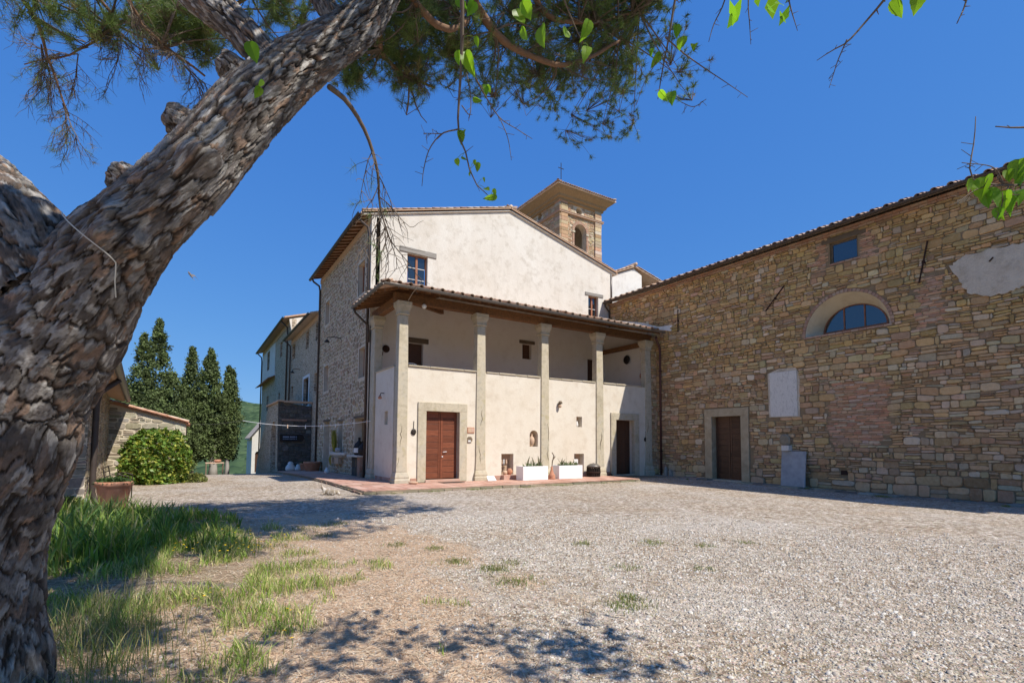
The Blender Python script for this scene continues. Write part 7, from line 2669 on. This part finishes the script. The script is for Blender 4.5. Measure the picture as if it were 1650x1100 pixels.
# crown above the picture, over the bed and the yard
er = np.random.default_rng(5)
for k in range(130):
    x, y = er.uniform(.0, 8.3), er.uniform(2.2, 9.0)
    if x > 3.6 and y < 3.0 + .42 * (x - 3.6):
        continue
    if y < 5.2:
        EXTRA.append((x, y, er.uniform(8.6, 10.6), .75, .75, .42, 44, 20, .014))
    else:
        EXTRA.append((x, y, er.uniform(8.6, 10.6), .75, .75, .42, 32, 46, .0040))
for k in range(62):      # higher crown storey out of view, added to shade the gravel
    EXTRA.append((er.uniform(3.6, 9.6), er.uniform(3.2, 6.8), er.uniform(12.0, 14.0), .8, .8, .45, 46, 20, .016))
for k in range(9):  # a few more unseen clumps, added to shade the bare soil
    EXTRA.append((er.uniform(4.8, 6.6), er.uniform(.6, 3.4), er.uniform(11.8, 12.6), .5, .5, .3, 30, 20, .016))
for k in range(48):      # unseen needle clumps added to dapple the trunk with shade
    EXTRA.append((er.uniform(-.9, 1.9), er.uniform(-2.4, 1.4), er.uniform(6.4, 7.4), .34, .34, .22, 40, 20, .026))
for (x, y, z, rx, ry, rz, n, nn, w) in EXTRA:
    c0 = np.array([x, y, z])
    j = np.argmin(((bp - c0) ** 2).sum(1))
    root = bp[j]
    subs = []
    for k in range(max(2, n // 14)):
        e = c0 + er.normal(0, .55, 3) * np.array([rx, ry, rz])
        TW.tube(bez(root, e, er.normal(0, .12, 3), 5), [.016, .013, .010, .007, .005], 4, cap=False)
        subs.append(e)
    subs = np.array(subs)
    for k in range(n):
        u = er.normal(size=3)
        u /= np.linalg.norm(u)
        p = c0 + u * er.uniform(.25, 1.05) * np.array([rx, ry, rz])
        s = subs[np.argmin(((subs - p) ** 2).sum(1))]
        pts = bez(s, p, er.normal(0, .07, 3), 4)
        if in_view(p, 60):
            TW.tube([pts[0], pts[2], pts[3]], [.006, .004, .0025], 3, cap=False)
        d = np.array(pts[-1]) - np.array(pts[-2])
        if er.random() < .95:
            tuft_needles(p, d + np.array([0, 0, .05]), nn, .12, w)
            if er.random() < .6:
                tuft_needles(np.array(pts[-2]), d, nn // 2, .10, w)
# bare hanging twigs in the upper left
def bare(p, d, L, r, depth, q):
    n = 5
    pts = [np.array(p, float)]
    dd = np.array(d, float)
    for i in range(n):
        dd = dd + q.normal(0, .16, 3) + np.array([0, 0, -.05])
        dd /= np.linalg.norm(dd)
        pts.append(pts[-1] + dd * L / n)
    TW.tube([tuple(x) for x in pts], list(np.linspace(r, max(r * .45, .0014), n + 1)), 3, cap=False)
    if depth > 0:
        for i in range(1, n + 1):
            for s in range(2 if i < n else 1):
                nd = dd * .6 + q.normal(0, .55, 3) + np.array([0, 0, -.28])
                nd /= np.linalg.norm(nd)
                bare(pts[i], nd, L * q.uniform(.4, .62), r * .55, depth - 1, q)
    elif q.random() < .10:
        tuft_needles(pts[-1], dd, 26, .09, .0016)


q = np.random.default_rng(17)
for (bough, i0, L) in ((B5, 12, .55), (B6, 14, .6), (B6, 20, .5), (B7, 12, .6), (B7, 18, .55), (B7, 22, .45), (B5, 18, .45), (B8, 18, .5), (B6, 24, .5), (B5, 22, .4), (B2, 18, .45), (B2, 14, .4), (B4, 20, .35)):
    Q, _ = catmull(bough, 26)
    d = Q[min(i0 + 1, 25), :3] - Q[i0 - 1, :3]
    for s in range(2):
        bare(Q[i0, :3], d / np.linalg.norm(d) + q.normal(0, .4, 3), L, .009, 2, q)
Q, _ = catmull(BARE, 16)
MB().tube([tuple(p) for p in Q[:, :3]], list(np.maximum(Q[:, 3], .004)), 6).build('dead_branch', M['twig'], pine, smooth=True)
for i in (7, 9, 11, 12, 13, 14, 15):
    for s in range(2):
        bare(Q[i, :3], np.array([q.normal(0, .35), q.normal(0, .35), -1]), q.uniform(.25, .5), .006, 1, q)
TW.build('twigs', M['twig'], pine)
V = np.concatenate(NEED_V).reshape(-1, 3)
CC = np.concatenate(NEED_C)
add_obj('crown', np_mesh('crown', V, np.arange(len(V)).reshape(-1, 3), CC), M['needle'], pine)

# ------------------------------------------------------------------ mulberry reaching in from above
mul = thing('mulberry_tree', 'mulberry whose leafy and bare twigs hang into the top of the view', 'tree', (7.5, -5.0, -.15))
MB().tube([(7.5, -5.0, -.3), (7.5, -4.95, 1.2), (7.4, -4.8, 2.8), (6.8, -4.5, 4.0), (5.2, -3.7, 4.8), (3.6, -2.9, 5.0), (2.2, -2.1, 5.0), (.6, -1.3, 4.9)], [.34, .27, .24, .19, .14, .10, .07, .04], 10).build('trunk', M['bough'], mul, smooth=True)
limb_pts = catmull([(7.4, -4.8, 2.8, 0), (6.8, -4.5, 4.0, 0), (5.2, -3.7, 4.8, 0), (3.6, -2.9, 5.0, 0), (2.2, -2.1, 5.0, 0), (.6, -1.3, 4.9, 0)], 60)[0][:, :3]
TWIGS = {}
for k, pts in MUL.items():
    TWIGS[k] = catmull(pts, 14)[0]
q = random.Random(77)
for k, Q in TWIGS.items():
    mb = MB()
    pts = [tuple(p) for p in Q[:, :3]]
    rad = [max(r * .85, .0014) for r in Q[:, 3]]
    mb.tube(pts, rad, 6)
    for i in range(2, 13):
        if q.random() < .75:
            d = Vector((q.uniform(-1, 1), q.uniform(-1, 1), q.uniform(-1, .6))).normalized() * q.uniform(.015, .05)
            mb.tube([pts[i], Vector(pts[i]) + d], [rad[i] * .7, .0012], 4)
    root = MUL[k][0]
    if root[2] > 4.0 or k in ('M9', 'M10', 'M11') or k in ('M1', 'M2', 'M3', 'M4', 'M5', 'M6', 'M7', 'M8'):
        p0 = np.array(root[:3])
        j = np.argmin(((limb_pts - p0) ** 2).sum(1))
        mb.tube(bez(limb_pts[j], p0, np.array([0, 0, .15]), 6), [max(root[3], .006) * s for s in (2.0, 1.8, 1.6, 1.4, 1.2, 1.0)], 6)
    mb.build('twig', M['twig'], mul, smooth=True)
allp = np.concatenate([Q[:, :3] for Q in TWIGS.values()])


def mulberry_leaf(c, size, q):
    """heart-shaped toothed leaf hanging near c, folded along its midrib"""
    c = Vector(c)
    view = (c - Vector((0, 0, 1.6))).normalized()
    nrm = (-view + Vector((q.uniform(-.8, .8), q.uniform(-.8, .8), q.uniform(-.3, .9)))).normalized()
    tip = Vector((q.uniform(-.6, .6), q.uniform(-.6, .6), -1))
    tip = (tip - nrm * tip.dot(nrm)).normalized()
    side = nrm.cross(tip)
    L = size
    half = [(0, 0), (-.10, .16), (.0, .34), (.18, .42), (.24, .40), (.36, .41), (.42, .36), (.54, .34), (.60, .28), (.72, .23), (.80, .14), (1.0, 0)]
    sx = q.uniform(.6, 1.0)
    fold = q.uniform(.05, .7)
    curl = q.uniform(-.3, .6)
    col = Vector((.20, .33, .035)) * q.uniform(.7, 1.25)
    if q.random() < .25:
        col = Vector((.13, .26, .03))
    mb = MB()
    for s in (-1, 1):
        vs, fs = [], []
        for a, b in half:
            for k in (0, 1):
                bb = b * k
                p = c + tip * (a - .45) * L + side * s * bb * L * sx + nrm * (bb * fold - curl * (a - .4) ** 2) * L
                vs.append(p)
        for i in range(len(half) - 1):
            fs.append((2 * i, 2 * i + 1, 2 * i + 3, 2 * i + 2))
        mb.add(vs, fs, tuple(col) + (1,))
    base = c - tip * .45 * L
    j = np.argmin(((allp - np.array(base)) ** 2).sum(1))
    a = Vector(allp[j])
    if (a - base).length < .14:
        mb.tube([a, (a + base) / 2 + Vector((0, 0, .006)), base, c], [.0012, .0012, .0012, .0008], 4, (.30, .36, .08, 1))
    return mb.build('leaf', M['leaf'], mul, 'c')


for (x, y, z, s) in LEAVES:
    mulberry_leaf((x, y, z), s * q.uniform(.62, .95), q)
# foliage of the same tree over the camera: throws the dappled shade
cs_ = []
for (gx, gy) in ((.3, 5.6), (.5, 5.9), (.7, 4.8), (1.6, 5.7), (1.75, 5.3), (2.06, 4.63), (2.1, 4.0), (2.7, 4.3), (2.5, 3.6), (2.6, 3.1), (3.0, 3.0), (.75, 4.05), (1.35, 3.75), (2.0, 3.3), (1.1, 4.4), (0, 4.7), (.3, 4.3), (2.9, 2.9), (1.0, 6.1), (-.2, 5.2), (1.3, 5.0), (3.4, 3.4), (1.6, 4.3), (.1, 6.3)):
    zc = 4.7 + er.uniform(-.3, .5)
    c0 = np.array([gx + .32 * zc, gy - .735 * zc, zc])
    j = np.argmin(((limb_pts - c0) ** 2).sum(1))
    p = bez(limb_pts[j], c0, er.normal(0, .15, 3) + np.array([0, 0, .3]), 6)
    if not in_view(c0, 90):
        for s in range(3):
            cs_.append(c0 + er.normal(0, .22, 3) * np.array([1, 1, .5]) + er.normal(0, 1, (22, 3)) * np.array([.11, .11, .05]))
        MB().tube(p, [.014, .011, .008, .006, .004, .003], 5).build('twig', M['twig'], mul)
cs_ = np.concatenate(cs_)
leaf_quads('foliage', cs_, .065, (.16, .30, .03), mul, 'leaf', 91)

# ------------------------------------------------------------------ cat on the gravel, swallow in the air
def skin_body(name, pts, edges, m, parent, levels=2):
    bm = bmesh.new()
    lay = bm.verts.layers.skin.verify()
    vs = []
    for i, (x, y, z, r) in enumerate(pts):
        v = bm.verts.new((x, y, z))
        v[lay].radius = (r, r)
        if i == 0:
            v[lay].use_root = True
        vs.append(v)
    for a, b in edges:
        bm.edges.new((vs[a], vs[b]))
    me = bpy.data.meshes.new(name)
    bm.to_mesh(me)
    bm.free()
    o = add_obj(name, me, m, parent)
    sk = o.modifiers.new('skin', 'SKIN')
    sk.use_smooth_shade = True
    sb = o.modifiers.new('subdivision', 'SUBSURF')
    sb.levels = levels
    sb.render_levels = levels
    return o


def cat():
    ox, oy = 3.95, 17.3
    gz = float(ground_z(ox, oy))
    t = thing('cat', 'pale tabby cat lying on the gravel by the paving corner with its head raised', 'cat', (ox, oy, gz))
    d = Vector((-.845, .535, 0))        # towards the head: left in the picture
    s = Vector((-.534, -.845, 0))       # towards the camera

    def P(a, b, z, r):
        p = Vector((ox, oy, gz)) + d * a + s * b
        return (p.x, p.y, gz + z, r)
    pts = [P(0, 0, .10, .095), P(.12, 0, .115, .09), P(.20, .0, .15, .075), P(.25, 0, .20, .05), P(.29, .01, .235, .055), P(.335, .02, .225, .034),
           P(-.13, 0, .095, .10), P(-.22, .0, .085, .085), P(.20, .07, .05, .03), P(.31, .09, .025, .022), P(.20, -.06, .05, .03), P(.31, -.05, .025, .022),
           P(-.16, .09, .05, .045), P(-.06, .13, .025, .024), P(-.28, .03, .05, .025), P(-.33, .10, .025, .02), P(-.27, .17, .02, .016), P(-.17, .20, .02, .012)]
    ed = [(0, 1), (1, 2), (2, 3), (3, 4), (4, 5), (0, 6), (6, 7), (2, 8), (8, 9), (2, 10), (10, 11), (6, 12), (12, 13), (7, 14), (14, 15), (15, 16), (16, 17)]
    fur = mat('cat_fur', lambda g: g.mix(g.ramp(g.noise(9, 4, .5, g.scaled((1, 1, .4))), [(.42, 0), (.55, 1)]), (.56, .50, .42), (.30, .24, .17)), .9, .1)
    skin_body('body', pts, ed, fur, t)
    h = Vector(pts[4][:3])
    for e in (-1, 1):
        b = h + s * .032 * e + Vector((0, 0, .035))
        q_ = MB()
        q_.add([b - s * .02 + d * .005, b + s * .02 + d * .005, b + Vector((0, 0, .055)) + s * .008 * e, b - d * .018], [(0, 1, 2), (1, 3, 2), (3, 0, 2), (0, 3, 1)])
        q_.build('ear', fur, t)
        ey = Vector(pts[4][:3]) + d * .048 + s * .026 * e + Vector((0, 0, .012))
        MB().lathe([(.001, -.007), (.006, -.003), (.007, 0), (.006, .003), (.001, .007)], tuple(ey), 8).build('eye', M['iron'], t)
    nz = Vector(pts[5][:3]) + d * .034
    MB().lathe([(.001, -.006), (.007, 0), (.001, .005)], tuple(nz), 6).build('nose', M['terracotta'], t)


cat()


def swallow():
    c = Vector(BIRD[0]).lerp(Vector(BIRD[1]), .5)
    t = thing('bird', 'small dark bird flying in the sky to the right of the pine trunk', 'bird', tuple(c))
    a = (Vector(BIRD[1]) - Vector(BIRD[0])).normalized()
    s = Vector((.534, .845, 0))
    u = a.cross(s).normalized()
    feather = mat('feather', lambda g: g.mix(g.noise(20, 3), (.10, .085, .08), (.24, .21, .19)), .7)
    rings = []
    for tt, r in ((-.12, .004), (-.09, .02), (-.04, .03), (.02, .026), (.08, .014), (.12, .006)):
        rings.append([tuple(c + a * tt + (s * math.cos(k * math.pi / 4) + u * math.sin(k * math.pi / 4)) * r) for k in range(8)])
    MB().ring_stack(rings).build('body', feather, t, smooth=True)
    for e in (-1, 1):
        w = s * e
        MB().add([c - a * .05 + w * .02, c + a * .03 + w * .02, c + a * .05 + w * .11 + u * .05, c + a * .15 + w * .22 + u * .03, c - a * .0 + w * .10 + u * .055,
                  c - a * .05 + w * .02 - u * .006, c + a * .03 + w * .02 - u * .006, c + a * .05 + w * .11 + u * .044, c + a * .0 + w * .10 + u * .049],
                 [(0, 1, 2, 4), (4, 2, 3), (5, 8, 7, 6), (8, 3, 7), (0, 4, 8, 5), (4, 3, 8), (1, 6, 7, 2), (2, 7, 3)]).build('wing', feather, t)
    MB().add([c + a * .11, c + a * .19 + s * .03, c + a * .16, c + a * .19 - s * .03, c + a * .15 - u * .005], [(0, 1, 2), (0, 2, 3), (0, 4, 1), (0, 3, 4), (1, 4, 2), (2, 4, 3)]).build('tail', feather, t)


swallow()
